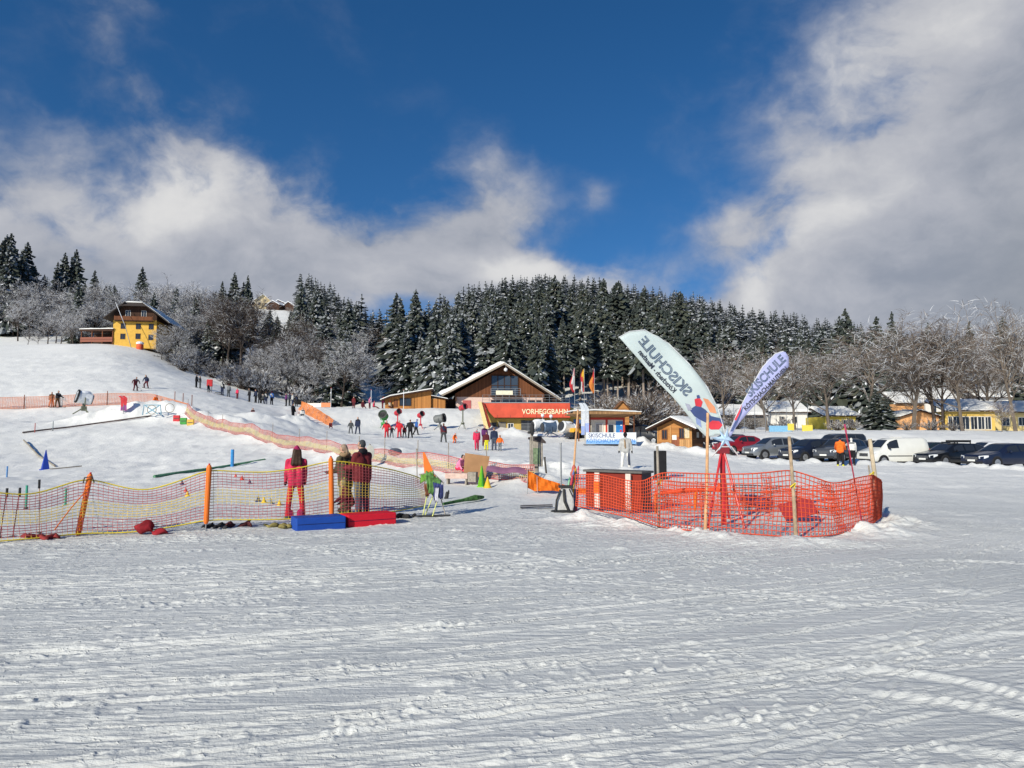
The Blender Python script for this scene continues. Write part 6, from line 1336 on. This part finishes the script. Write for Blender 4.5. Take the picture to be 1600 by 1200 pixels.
# --- beach flags and flagpoles
def pole_flag(px, py0, py1, Y, cols, label, group=None):
    p, q = at(px, py0, Y), at(px, py1, Y); t = thing('flagpole', label, 'flag', p, 0, group); hh = q.z - p.z; p_z = tz1(p.x, Y) - p.z
    MB().tube([(0, 0, min(-.2, p_z)), (0, 0, hh)], .04, 6).build('pole', METAL, t)
    b = MB(); N = 16; Pg = []
    for i in range(N):
        f_ = i / (N - 1); wd = .95 * math.sin(math.pi * (.06 + .90 * f_)) ** .7 * (1 - .35 * f_)
        Pg.append([(-.05 - wd * u * (.75 + .25 * math.sin(f_ * 7 + px)), .10 * math.sin(u * 5 + f_ * 6), hh * .28 * (1 - f_) + hh * .99 * f_ - .22 * u * (1 - f_)) for u in (0, .34, .67, 1)])
    for i in range(N - 1):
        for j in range(3):
            b.add([Pg[i][j], Pg[i][j + 1], Pg[i + 1][j + 1], Pg[i + 1][j]], [(0, 1, 2, 3)], min(len(cols) - 1, int(len(cols) * ((i / (N - 1)) * .55 + (2 - j) / 3 * .45))))
    b.build('cloth', cols, t)
FR_ = mat('flag_red', (.58, .05, .06), .8, .2, trans=.3); FW = mat('flag_white', (.72, .70, .68), .8, .2, trans=.3); FY = mat('flag_yellow', (.78, .46, .05), .8, .2, trans=.3); FO = mat('flag_orange', (.75, .25, .06), .8, .2, trans=.3); FV = mat('flag_violet', (.30, .08, .25), .8, .2, trans=.3)
pole_flag(898, 626, 575, 112, [FR_, FW, FR_], 'red and white flag, first of three poles before the forest', None)
pole_flag(913, 626, 576, 112, [FW, FR_, FY, FY], 'yellow topped flag in the middle of three poles', None)
pole_flag(929, 628, 576, 112, [FO, FO, FR_, FV], 'orange and violet flag, last of three poles before the forest', None)
def feather(px, py0, py1, Y, m1, m2, label, wd):
    p, q = at(px, py0, Y), at(px, py1, Y); g_ = G(px, Y); t = thing('feather_flag', label, 'flag', g_); hh = q.z - g_.z
    MB().tube([(0, 0, -.2), (0, 0, hh * .5), (-.05, 0, hh * .9), (-.25, 0, hh)], .025, 6).build('flag_rod', METAL, t)
    Pg = [[(.02 + wd * u * (1 if f_ < .85 else 1 - (f_ - .85) * 3.2) - (.25 * max(0, f_ - .85) / .15 if u == 0 else 0) - wd * .5, .04 * math.sin(f_ * 5 + u * 3), hh * (.18 + .81 * f_)) for u in (0, .5, 1)] for f_ in np.linspace(0, 1, 12)]
    b = MB()
    for i in range(11):
        for j in range(2): b.add([Pg[i][j], Pg[i][j + 1], Pg[i + 1][j + 1], Pg[i + 1][j]], [(0, 1, 2, 3)], 1 if i < 3 + j else 0)
    b.build('cloth', [m1, m2], t); return t
feather(914, 694, 629, 68, mat('white_flag_cloth', (.70, .74, .80), .7, .2, trans=.3), PL, 'small white feather flag left of the kiosk', .75)
feather(191, 662, 618, 61, FR_, FV, 'dark red feather flag in the left snow heap', .55)
# --- bike frame like sledge rack, low coloured blocks on the net
t = thing('rope_tow_frame', 'light blue steel frame half buried in the left snow heap', 'frame', G(236, 60.5, .3)); b = MB()
for pts in ([(-.8, 0, .1), (-.7, 0, .95), (.7, 0, .95), (.8, 0, .1)], [(-.5, 0, .2), (.6, 0, .9)], [(.5, 0, .2), (-.6, 0, .9)]): b.tube(pts, .05, 6)
b.build('frame', mat('light_blue_steel', (.22, .38, .48), .5, .3), t); q = MB()
for c in ((0, -.05, .55), (1.5, 0, .7)): q.tube([(c[0] + .38 * math.cos(a), c[1], c[2] + .38 * math.sin(a)) for a in np.linspace(0, 6.28, 18)], .03, 5)
q.build('wheel', GREYW, t)
for px, Y, c, lab in [(275, 61, (.5, .04, .05), 'red pad at the top end of the carpet net'), (286, 60, (.06, .28, .06), 'green pad at the top end of the carpet net'), (297, 59, (.62, .40, .08), 'yellow pad at the top end of the carpet net')]:
    t = thing('foam_pad', lab, 'pad', G(px, Y - .7)); MB().box(-.28, .28, -.1, .1, -.05, .5).build('pad', mat('pad_%d' % px, c, .7, .2), t, bevel=.05); MB().box(-.2, .2, -.115, -.101, .2, .26).build('strap', DARKM, t)
t = thing('red_mat_rig', 'red padded mat on a rig standing beside the crowd', 'mat', G(325, 99)); MB().box(-.42, .42, -.08, .08, .75, 1.75).build('pad', FR_, t, bevel=.08); MB().tube([(-.3, 0, -.1), (-.3, 0, .8)], .04, 6).tube([(.3, 0, -.1), (.3, 0, .8)], .04, 6).build('legs', DARKM, t)
t = thing('red_barrel', 'snow topped red barrel at the edge below the yellow house', 'barrel', G(213, 145.5)); MB().lathe([(.62, -.1), (.7, .5), (.62, 1.1)], 16).build('barrel', mat('orange_red', (.62, .10, .04), .6, .3), t); MB().ell((0, 0, 1.25), (.75, .75, .4)).build('snow', NSNOW, t)
# ------------------------------------------------------------------ people
SKIN = mat('skin', (.52, .30, .21), .6, .3, var=.06)
def cloth(name, c): return mat('cloth_' + name, c, .8, .2, var=.22, vscale=7, bump=.8, bscale=13)
CL = {k: cloth(k, v) for k, v in dict(black=(.014, .014, .017), navy=(.018, .026, .06), maroon=(.10, .018, .025), red=(.52, .022, .035), pinkred=(.58, .030, .085), orange=(.78, .15, .02), grey=(.16, .17, .18), dgrey=(.06, .065, .07), white=(.66, .65, .62), olive=(.085, .075, .045), brown=(.13, .065, .03), blue=(.03, .11, .36), purple=(.12, .03, .13), yellow=(.62, .58, .03), pink=(.70, .22, .36), dkred=(.13, .018, .022), ltgrey=(.40, .40, .39), teal=(.04, .14, .12), tan=(.28, .19, .11), jeans=(.06, .07, .10), mag=(.34, .02, .10), khaki=(.20, .17, .09)).items()}
HAIR = mat('dark_brown_hair', (.045, .025, .015), .6, .3, var=.3, vscale=18); HAIRG = mat('greying_hair', (.30, .22, .16), .6, .3, var=.3, vscale=18)
BOOT = mat('ski_boot_shell', (.05, .05, .055), .4, .4, var=.1)
class Body:
    """limb and trunk pieces fused into one continuous surface, coloured by the piece each face belongs to"""
    def __init__(s): s.p = []; s.mats = []
    def mi(s, m_):
        if m_ not in s.mats: s.mats.append(m_)
        return s.mats.index(m_)
    def cap(s, a, b, ra, rb, m_): s.p.append((Vector(a), Vector(b), ra, rb, s.mi(m_)))
    def fuse(s, name, voxel, parent, soft=2):
        b = MB()
        for a, c, ra, rb, _ in s.p:
            d_ = c - a
            if d_.length < 1e-4: d_ = Vector((0, 0, 1e-3)); c = a + d_
            u = d_.normalized(); b.tube([a - u * ra * .95, a - u * ra * .8, a - u * ra * .45, a, c, c + u * rb * .45, c + u * rb * .8, c + u * rb * .95], [ra * .31, ra * .6, ra * .89, ra, rb, rb * .89, rb * .6, rb * .31], 12)
        o = b.build(name, s.mats)
        r_ = o.modifiers.new('fuse', 'REMESH'); r_.mode = 'VOXEL'; r_.voxel_size = voxel
        if soft: q = o.modifiers.new('soft', 'SMOOTH'); q.iterations = soft; q.factor = .5
        bpy.context.view_layer.update()
        me = bpy.data.meshes.new_from_object(o.evaluated_get(bpy.context.evaluated_depsgraph_get()))
        old = o.data; bpy.data.objects.remove(o); bpy.data.meshes.remove(old)
        me.materials.clear()
        for m_ in s.mats: me.materials.append(m_)
        n_ = len(me.polygons); c = np.empty(n_ * 3); me.polygons.foreach_get('center', c); c = c.reshape(-1, 3); best = np.full(n_, 1e9); idx = np.zeros(n_, int)
        for a, e, ra, rb, k in s.p:
            a = np.array(a); u = np.array(e) - a; t_ = np.clip(((c - a) @ u) / max(u @ u, 1e-9), 0, 1); dd = np.linalg.norm(c - a - t_[:, None] * u, axis=1) - (ra + (rb - ra) * t_)
            w_ = dd < best; best[w_] = dd[w_]; idx[w_] = k
        me.polygons.foreach_set('material_index', idx.astype(np.int32)); me.polygons.foreach_set('use_smooth', np.ones(n_, bool)); me.name = name
        ob = bpy.data.objects.new(name, me); COL.objects.link(ob); ob.parent = parent
        return ob
def person(px, Y, label, jk, tr, hat=None, h=1.74, yaw=0, lean=0.0, legs=((0, .05, 0), (0, .05, 0)), arms=((.1, .15, .3), (.1, .15, .3)), group=None, bulk=1.0, head=(0, 0), skin=SKIN, boots=None, gloves=None, hair=None, dz=0.0, voxel=None, near=False, helmet=False, skis=False, child=False, extra=None, poles=False, hem=.0, cat='person'):
    if not near and bulk < 1.05: bulk = 1.16
    s = h / 1.74; t = thing('person', label, cat, (0, 0, 0), R(yaw), group)
    voxel = voxel or (.022 if near else .042) * (s if s < 1 else 1); boots = boots or BOOT; gloves = gloves or CL['black']; J = CL[jk]; Tm = CL[tr]
    B = Body(); hd = 1.28 if child else 1.0
    def fr(v): return Vector(v) * s
    def ang(fwd, out, sg, L): return Vector((sg * math.sin(out) * L, -math.sin(fwd) * math.cos(out) * L, -math.cos(fwd) * math.cos(out) * L))
    hip = Vector((0, 0, .92)); lows = []
    for sg, (fw, out, kn) in zip((-1, 1), legs):
        h0 = hip + Vector((sg * .095, 0, 0)); k0 = h0 + ang(fw, out, sg, .43); a0 = k0 + ang(fw - kn, out * .6, sg, .41)
        B.cap(fr(h0), fr(k0), .098 * s * bulk, .076 * s * bulk, Tm); B.cap(fr(k0), fr(a0), .076 * s * bulk, .066 * s * bulk, Tm)
        toe = a0 + Vector((sg * .03, -.15, -.05)); B.cap(fr(a0 + Vector((0, .04, -.04))), fr(toe), .062 * s, .048 * s, boots); lows.append(min(a0.z - .10, toe.z - .05)); 
        if skis: t['_'] = 1
    up = Vector((0, -math.sin(lean), math.cos(lean))); pel = hip + Vector((0, .0, .02)); ch = pel + up * .36; nk = pel + up * .57
    B.cap(fr(pel + Vector((-.07, 0, 0))), fr(pel + Vector((.07, 0, 0))), .135 * s * bulk, .135 * s * bulk, Tm if hem <= 0 and jk != tr else J)
    for sg in (-1, 1):
        B.cap(fr(pel + up * (.08 - hem) + Vector((sg * .075, 0, 0))), fr(ch + Vector((sg * .095, 0, 0))), .135 * s * bulk, .128 * s * bulk, J)
        B.cap(fr(ch + Vector((sg * .09, 0, 0))), fr(nk - up * .05 + Vector((sg * .10, 0, 0))), .12 * s * bulk, .075 * s, J)
    B.cap(fr(nk - up * .06), fr(nk + up * .06), .075 * s, .06 * s, J)
    hy, hp = head; hc = nk + up * .17 + Vector((0, -.02, 0)); Rm = Matrix.Rotation(hy, 3, 'Z') @ Matrix.Rotation(hp, 3, 'X')
    def hl(v): return fr(hc + Rm @ (Vector(v) * hd))
    hatm = CL[hat] if hat else (hair or HAIR)
    B.cap(hl((0, -.012, -.045)), hl((0, -.012, .02)), .074 * s * hd, .088 * s * hd, skin)
    if hat: B.cap(hl((0, .012, .022)), hl((0, .018, .05)), (.108 if helmet else .098) * s * hd, (.100 if helmet else .085) * s * hd, hatm)
    else: B.cap(hl((0, .022, .015)), hl((0, .022, .045)), .095 * s * hd, .09 * s * hd, hatm)
    hands = []
    for sg, (fw, out, el) in zip((-1, 1), arms):
        sh = nk - up * .08 + Vector((sg * .195, 0, 0)); e0 = sh + ang(fw - lean, out, sg, .28); w0 = e0 + ang(fw + el - lean, out * .35, sg, .25)
        B.cap(fr(sh), fr(e0), .078 * s * bulk, .062 * s * bulk, J); B.cap(fr(e0), fr(w0), .062 * s * bulk, .048 * s * bulk, J)
        hd_ = (w0 - e0).normalized(); hands.append((w0, hd_, sg)); B.cap(fr(w0), fr(w0 + hd_ * .075), .036 * s, .042 * s, gloves)
        if near:
            side = hd_.cross(Vector((0, 1, 0))).normalized(); nrm = hd_.cross(side)
            for q, L in ((-1.5, .065), (-.5, .078), (.5, .075), (1.5, .06)):
                a = w0 + hd_ * .085 + side * q * .019; m1 = a + hd_ * L * .6 + nrm * .008; B.cap(fr(a), fr(m1), .0125 * s, .0115 * s, gloves); B.cap(fr(m1), fr(m1 + hd_ * L * .45 + nrm * .028), .0115 * s, .010 * s, gloves)
            a = w0 + hd_ * .03 + side * -.036 * sg; B.cap(fr(a), fr(a + hd_ * .05 - side * .022 * sg), .0135 * s, .011 * s, gloves)
    zmin = min(lows) * s
    if not near:
        q = int(px * 7 + Y * 3); ac = CL[('ltgrey', 'black', 'white', 'navy', 'grey', 'dgrey')[q % 6]]
        if q % 3 == 0: B.cap(fr(ch + Vector((-.10, .10, -.12))), fr(ch + Vector((.06, .12, .12))), .11 * s, .10 * s, ac)      # rucksack
        elif q % 3 == 1: B.cap(fr(nk - up * .09 + Vector((-.13, .0, 0))), fr(nk - up * .09 + Vector((.13, .0, 0))), .108 * s, .108 * s, ac)   # yoke
        else: B.cap(hl((-.05, -.085, .03)), hl((.05, -.085, .03)), .034 * s * hd, .034 * s * hd, CL['black'])                  # goggles
        if q % 2: B.cap(fr(nk + Vector((0, .05, .03))), fr(nk + Vector((0, .07, .0))), .09 * s, .08 * s, J)                    # hood
    if extra: extra(B, fr, hl, J, Tm, up, nk, pel, ch, s)
    o = B.fuse('body', voxel, t)
    g_ = G(px, Y); t.location = (g_.x, Y, g_.z - zmin - .02 + dz)
    if near or Y < 45:
        b = MB()
        for sg in (-1, 1): b.ell(hl((sg * .031, -.094, .012)), (.011 * s, .008 * s, .008 * s), 8, 6, 0)
        b.build('eyes', mat('dark_eye', (.02, .015, .012), .2, .5, var=0), t)
        b = MB(); b.ell(hl((0, -.102, -.012)), (.013 * s, .018 * s, .02 * s), 8, 6).ell(hl((-.088, .0, -.005)), (.012 * s, .02 * s, .03 * s), 8, 6).ell(hl((.088, .0, -.005)), (.012 * s, .02 * s, .03 * s), 8, 6); b.build('nose_and_ears', skin, t, smooth=True)
        MB().ell(hl((0, -.088, -.052)), (.022 * s, .006 * s, .006 * s), 8, 6).build('mouth', mat('lip', (.42, .16, .13), .5, .3), t)
    if skis:
        for sg, (fw, out, kn) in zip((-1, 1), legs):
            k0 = hip + Vector((sg * .095, 0, 0)) + ang(fw, out, sg, .43); a0 = k0 + ang(fw - kn, out * .6, sg, .41); x = a0.x * s; y = a0.y * s; z = zmin + .015; L = .82 * s
            MB().sheet([[(x + dx_, y - .1 + q * L, z + (.10 * max(0, -q - .85) / .15)) for dx_ in (-.045, .045)] for q in (-1, -.92, -.85, -.3, .3, 1)]).build('ski', mat('ski_dark', (.05, .05, .06), .4, .4, var=.3), t, solid=.02)
    if poles:
        for w0, hd_, sg in hands: p = fr(w0 + hd_ * .06); MB().tube([p, Vector((p.x + sg * .1 * s, p.y + .25 * s, zmin))], .011, 5).build('ski_pole', mat('pole_grey', (.2, .2, .22), .4, .4), t)
    return t
stand = ((0, .05, 0), (0, .05, 0)); walk = ((.30, .04, .1), (-.25, .04, .25)); wide = ((.05, .2, 0), (.05, .2, 0)); snowp = ((.35, .20, .55), (.35, .20, .55)); low = ((.9, .15, 1.5), (.9, .15, 1.5)); sit = ((1.45, .2, .4), (1.45, .2, .4))
ad = ((.1, .18, .3), (.1, .18, .3)); fwd = ((.7, .2, .5), (.7, .2, .5)); spread = ((.2, .9, .2), (.2, .9, .2)); up1 = ((.1, .2, .3), (1.2, .3, .6)); hold = ((.15, .55, .1), (.15, .55, .1))
# --- the four at the near net
def ex_woman(B, fr, hl, J, Tm, up, nk, pel, ch, s):
    for x in (-.05, .0, .05): B.cap(hl((x, .06, .0)), fr(nk + Vector((x * 1.7, .12, -.13))), .062 * s, .055 * s, HAIR)
    B.cap(hl((0, .02, .06)), hl((0, .04, .15)), .075 * s, .02 * s, CL['mag'])
    for sg in (-1, 1): B.cap(fr(Vector((sg * .12, .0, .16))), fr(Vector((sg * .125, .0, .05))), .085 * s, .09 * s, CL['mag'])
person(464, 17.05, 'woman in pink red ski suit and magenta hat seen from behind the net', 'pinkred', 'red', 'mag', 1.66, -160, .03, ((.06, .13, .08), (-.04, .14, .02)), ((.2, .10, .35), (.25, .12, .3)), None, .93, near=True, boots=CL['dgrey'], extra=ex_woman, hem=.12, head=(.2, .05))
def ex_parka(B, fr, hl, J, Tm, up, nk, pel, ch, s):
    for a in np.linspace(-2.2, 2.2, 9): B.cap(fr(nk + Vector((math.sin(a) * .12, math.cos(a) * .09 + .02, .02))), fr(nk + Vector((math.sin(a + .4) * .12, math.cos(a + .4) * .09 + .02, .04))), .048 * s, .048 * s, CL['tan'])
    B.cap(hl((0, .06, .01)), hl((0, .09, -.06)), .06 * s, .04 * s, HAIRG); B.cap(fr(ch + Vector((.02, -.13, .12))), fr(ch + Vector((.0, -.14, -.2))), .035 * s, .03 * s, CL['jeans'])
person(541, 17.75, 'person in long olive parka with fur hood standing beside the man in dark red', 'olive', 'khaki', None, 1.70, -118, .08, ((.06, .10, .06), (-.06, .10, .05)), ((.35, .10, 1.5), (.25, .1, 1.2)), None, 1.08, near=True, hair=HAIRG, gloves=SKIN, extra=ex_parka, hem=.22, head=(.2, .25))
def ex_man(B, fr, hl, J, Tm, up, nk, pel, ch, s):
    B.cap(fr(nk + Vector((-.05, .03, .02))), fr(nk + Vector((.05, .03, .02))), .075 * s, .075 * s, CL['black'])
    B.cap(fr(ch + Vector((.16, -.06, .02))), fr(ch + Vector((.18, -.06, -.12))), .06 * s, .06 * s, CL['navy'])
    B.cap(hl((0, -.05, -.07)), hl((0, -.03, -.09)), .05 * s, .045 * s, CL['dgrey'])
person(567, 17.6, 'broad man in dark red jacket and grey woollen hat facing left', 'dkred', 'jeans', 'dgrey', 1.80, -125, .02, ((.06, .12, .04), (-.08, .12, .04)), ((.25, .12, .9), (.3, .14, 1.2)), None, 1.22, near=True, extra=ex_man, hem=.12, head=(.4, .1), gloves=SKIN)
def ex_child(B, fr, hl, J, Tm, up, nk, pel, ch, s):
    for a in range(7): q = a / 7 * 6.28; B.cap(hl((.05 * math.cos(q), .02 + .05 * math.sin(q), .08)), hl((.10 * math.cos(q), .02 + .10 * math.sin(q), .15)), .03 * s, .012 * s, CL['khaki'])
    B.cap(hl((0, .02, .08)), hl((0, .03, .19)), .04 * s, .012 * s, CL['yellow'])
person(549, 16.7, 'crouching child in dark red with a spiky yellow brown hat behind the orange post', 'maroon', 'olive', 'khaki', 1.10, -60, .35, ((.9, .2, 1.6), (.9, .2, 1.6)), ((.6, .2, .7), (.6, .2, .7)), None, 1.15, near=True, child=True, helmet=True, extra=ex_child)
# --- mid ground
def ex_white(B, fr, hl, J, Tm, up, nk, pel, ch, s):
    B.cap(fr(ch + Vector((-.03, -.14, .15))), fr(ch + Vector((.0, -.15, -.25))), .03 * s, .03 * s, CL['tan'])
    for sg in (-1, 1): B.cap(fr(Vector((sg * .14, -.04, .85))), fr(Vector((sg * .17, -.04, .25))), .055 * s, .05 * s, CL['jeans'] if sg > 0 else CL['ltgrey'])
person(977, 36.5, 'person in white and grey ski jacket with black helmet behind the counter', 'ltgrey', 'white', 'black', 1.80, -10, .05, ((.12, .12, .1), (-.05, .14, .05)), ((-.1, .3, .35), (.0, .32, .3)), None, 1.1, near=True, helmet=True, extra=ex_white, hem=.12, skin=CL['black'])
person(716, 28.6, 'child in pink jacket sitting left of the plywood board', 'pink', 'pinkred', 'black', 1.15, 60, .5, sit, fwd, child=True, dz=.1)
person(1312, 45.6, 'person in bright orange jacket and black trousers by the parked cars', 'orange', 'black', 'navy', 1.78, 150, .08, ((.05, .08, .05), (-.02, .08, .05)), ((.5, .2, .5), (.6, .3, .4)), None, 1.12, boots=CL['yellow'], near=True, hem=.08)
person(1330, 46.2, 'person in white jacket and black trousers beside the one in orange', 'white', 'black', 'white', 1.70, 160, .05, stand, up1, None, 1.0, skis=True)
# skating pair and strollers
L_ = lambda n_: n_
person(745, 57, 'person in plain crimson overall walking toward the lift station', 'pinkred', 'pinkred', 'ltgrey', 1.74, 190, .06, walk, ad)
person(760, 57.5, 'child in purple jacket and neon yellow trousers beside the crimson overall', 'maroon', 'yellow', 'purple', 1.45, 10, .05, stand, ad)
person(757, 62, 'purple clad person half hidden behind the yellow trousers child', 'purple', 'maroon', 'purple', 1.72, 20, .03, stand, ad)
person(772, 57.5, 'tall person in black and navy with tan face among the group by the station', 'navy', 'jeans', 'black', 1.80, 0, .0, stand, ad)
person(781, 56.5, 'small child in orange jacket and grey trousers at the right of the group', 'orange', 'grey', 'orange', 1.22, 15, .05, stand, hold, child=True)
person(693, 66, 'adult in maroon and black jacket with grey trousers left of the kneeling orange child', 'maroon', 'dgrey', 'brown', 1.76, 175, .05, wide, ad)
person(709, 66, 'kneeling child in red orange snowsuit', 'orange', 'orange', 'red', 1.1, 40, .6, low, fwd, child=True)
gk = 'line of ski school kids holding hands'
person(604, 71, 'first adult in red suit at the left of the hand holding line', 'red', 'red', 'red', 1.72, 5, .05, walk, hold)
person(612, 71.5, 'small child in dark and white suit between the two red suits', 'dgrey', 'grey', 'black', 1.15, 0, .05, wide, spread, child=True)
person(624, 71, 'second adult in red suit in the middle of the hand holding line', 'red', 'red', 'red', 1.72, 0, .05, walk, hold)
person(632, 71.5, 'small child in dark maroon suit right of the second red suit', 'maroon', 'black', 'maroon', 1.2, 5, .05, wide, ad, child=True)
person(641, 71, 'tall adult all in black at the right end of the hand holding line', 'black', 'black', 'brown', 1.82, -5, .05, walk, hold)
person(650, 78, 'person in blue jacket striding to the right above the line', 'blue', 'black', 'blue', 1.74, 110, .12, walk, ad)
person(548, 76, 'grey clad child standing left of a dark adult', 'dgrey', 'dgrey', 'brown', 1.35, 0, .03, wide, hold, child=True)
person(559, 76, 'dark clad adult with light hat and open stance beside the grey child', 'navy', 'navy', 'ltgrey', 1.80, -10, .05, wide, ad, bulk=1.1)
person(516, 78, 'child in dark red sitting in the snow below the orange net', 'dkred', 'maroon', 'red', 1.1, 20, .3, sit, fwd, child=True)
person(394, 71, 'small child in dark red and blue sitting on the berm of the carpet net', 'dkred', 'navy', 'dkred', 1.15, 20, .3, sit, fwd, child=True)
person(457, 83.5, 'lone person in black jacket and trousers on the terrace edge', 'black', 'black', 'black', 1.78, 60, .0, stand, ad)
person(472, 83, 'person in white top and dark trousers right of the lone black figure', 'white', 'dgrey', 'black', 1.6, 30, .05, stand, ad)
person(466, 82.5, 'little child in pale suit between the two figures on the terrace edge', 'white', 'pink', 'red', 1.0, 30, .05, stand, ad, child=True)
for i, (px, Y, jk, lab) in enumerate([(552, 100, 'dkred', 'dark red seated guest farthest left on the plateau'), (566, 100.5, 'maroon', 'maroon seated guest on the plateau left of the pink pair'), (577, 100, 'pink', 'pink clad guest on the plateau'), (583, 100.5, 'pinkred', 'crimson clad guest sitting on the plateau'), (597, 100, 'mag', 'magenta clad guest next to the wooden shed'), (608, 99.5, 'tan', 'tan clad guest in front of the wooden shed corner')]):
    person(px, Y, lab, jk, 'maroon', 'red', 1.6, 30 * i, .15, sit if i % 2 else stand, ad)
# --- crowd on the upper plateau
for px, Y, jk, tr, h_, lab, pose in [(304, 101, 'black', 'black', 1.8, 'black clad person at the left end of the crowd', stand), (310, 101, 'dgrey', 'dgrey', 1.72, 'dark grey clad person beside the leftmost black one', stand), (323, 98, 'black', 'dgrey', 1.3, 'person bent over a sledge below the red mat', low), (345, 99, 'black', 'navy', 1.85, 'bulky dark figure with a sledge right of the red mat', stand), (355, 99, 'grey', 'dgrey', 1.72, 'grey jacketed person with raised poles in the crowd', stand), (369, 99, 'pinkred', 'maroon', 1.45, 'small figure in pink red standing apart in the crowd', stand), (388, 98, 'black', 'black', 1.78, 'black clad person right of the pink red figure', stand), (398, 98.5, 'navy', 'black', 1.78, 'navy jacketed person right of the lone black one', stand), (404, 98, 'black', 'black', 1.65, 'left dark figure of the tight black cluster', stand), (409, 99, 'dgrey', 'black', 1.5, 'crouched dark figure of the tight black cluster', low), (414, 98, 'black', 'navy', 1.7, 'right dark figure of the tight black cluster', stand), (423, 99, 'blue', 'black', 1.8, 'person in bright blue jacket in the crowd', stand), (446, 99, 'purple', 'black', 1.72, 'purple jacketed person left in the last cluster of the crowd', stand), (451, 100, 'navy', 'dgrey', 1.8, 'navy jacketed person in the last cluster of the crowd', stand), (456, 99, 'ltgrey', 'navy', 1.74, 'light grey jacketed person in the last cluster of the crowd', stand), (462, 99, 'black', 'black', 1.6, 'black clad person at the right end of the crowd', stand)]:
    person(px, Y, lab, jk, tr, ('black', 'dgrey', 'brown', 'maroon')[px % 4], h_, (px * 37) % 360, .05, pose, up1 if px % 5 == 0 else ad, group='crowd on the upper plateau')
# --- skiers on the slope
person(208, 88, 'dark maroon skier leaning into a turn, lower of the pair on the slope', 'maroon', 'maroon', 'black', 1.75, 60, .35, snowp, spread, skis=True)
person(226, 91, 'black skier with wide stance, upper of the pair on the slope', 'navy', 'maroon', 'black', 1.75, -20, .25, ((.5, .3, .8), (.3, .35, .5)), spread, skis=True, poles=True)
person(78, 77, 'person in dark jacket and orange trousers at the slope net', 'brown', 'orange', 'black', 1.6, 30, .1, wide, ad, skis=True)
person(87, 76.5, 'person in dark jacket and brown trousers reaching forward at the slope net', 'black', 'brown', 'black', 1.78, 70, .15, wide, fwd, skis=True)
person(239, 75, 'child in red orange suit bending forward behind the snow heap', 'orange', 'orange', 'red', 1.45, 60, .6, snowp, fwd, child=True)
t = thing('ski_sledge', 'dark sledge standing in the snow by the bulky dark figure', 'sledge', G(339, 98.5)); MB().box(-.4, .4, -.18, .18, .22, .3).build('seat', BLACKP, t); b = MB()
for y in (-.16, .16): b.tube([(-.5, y, .2), (-.4, y, .03), (.5, y, .03)], .03, 5)
b.build('runners', DARKM, t)
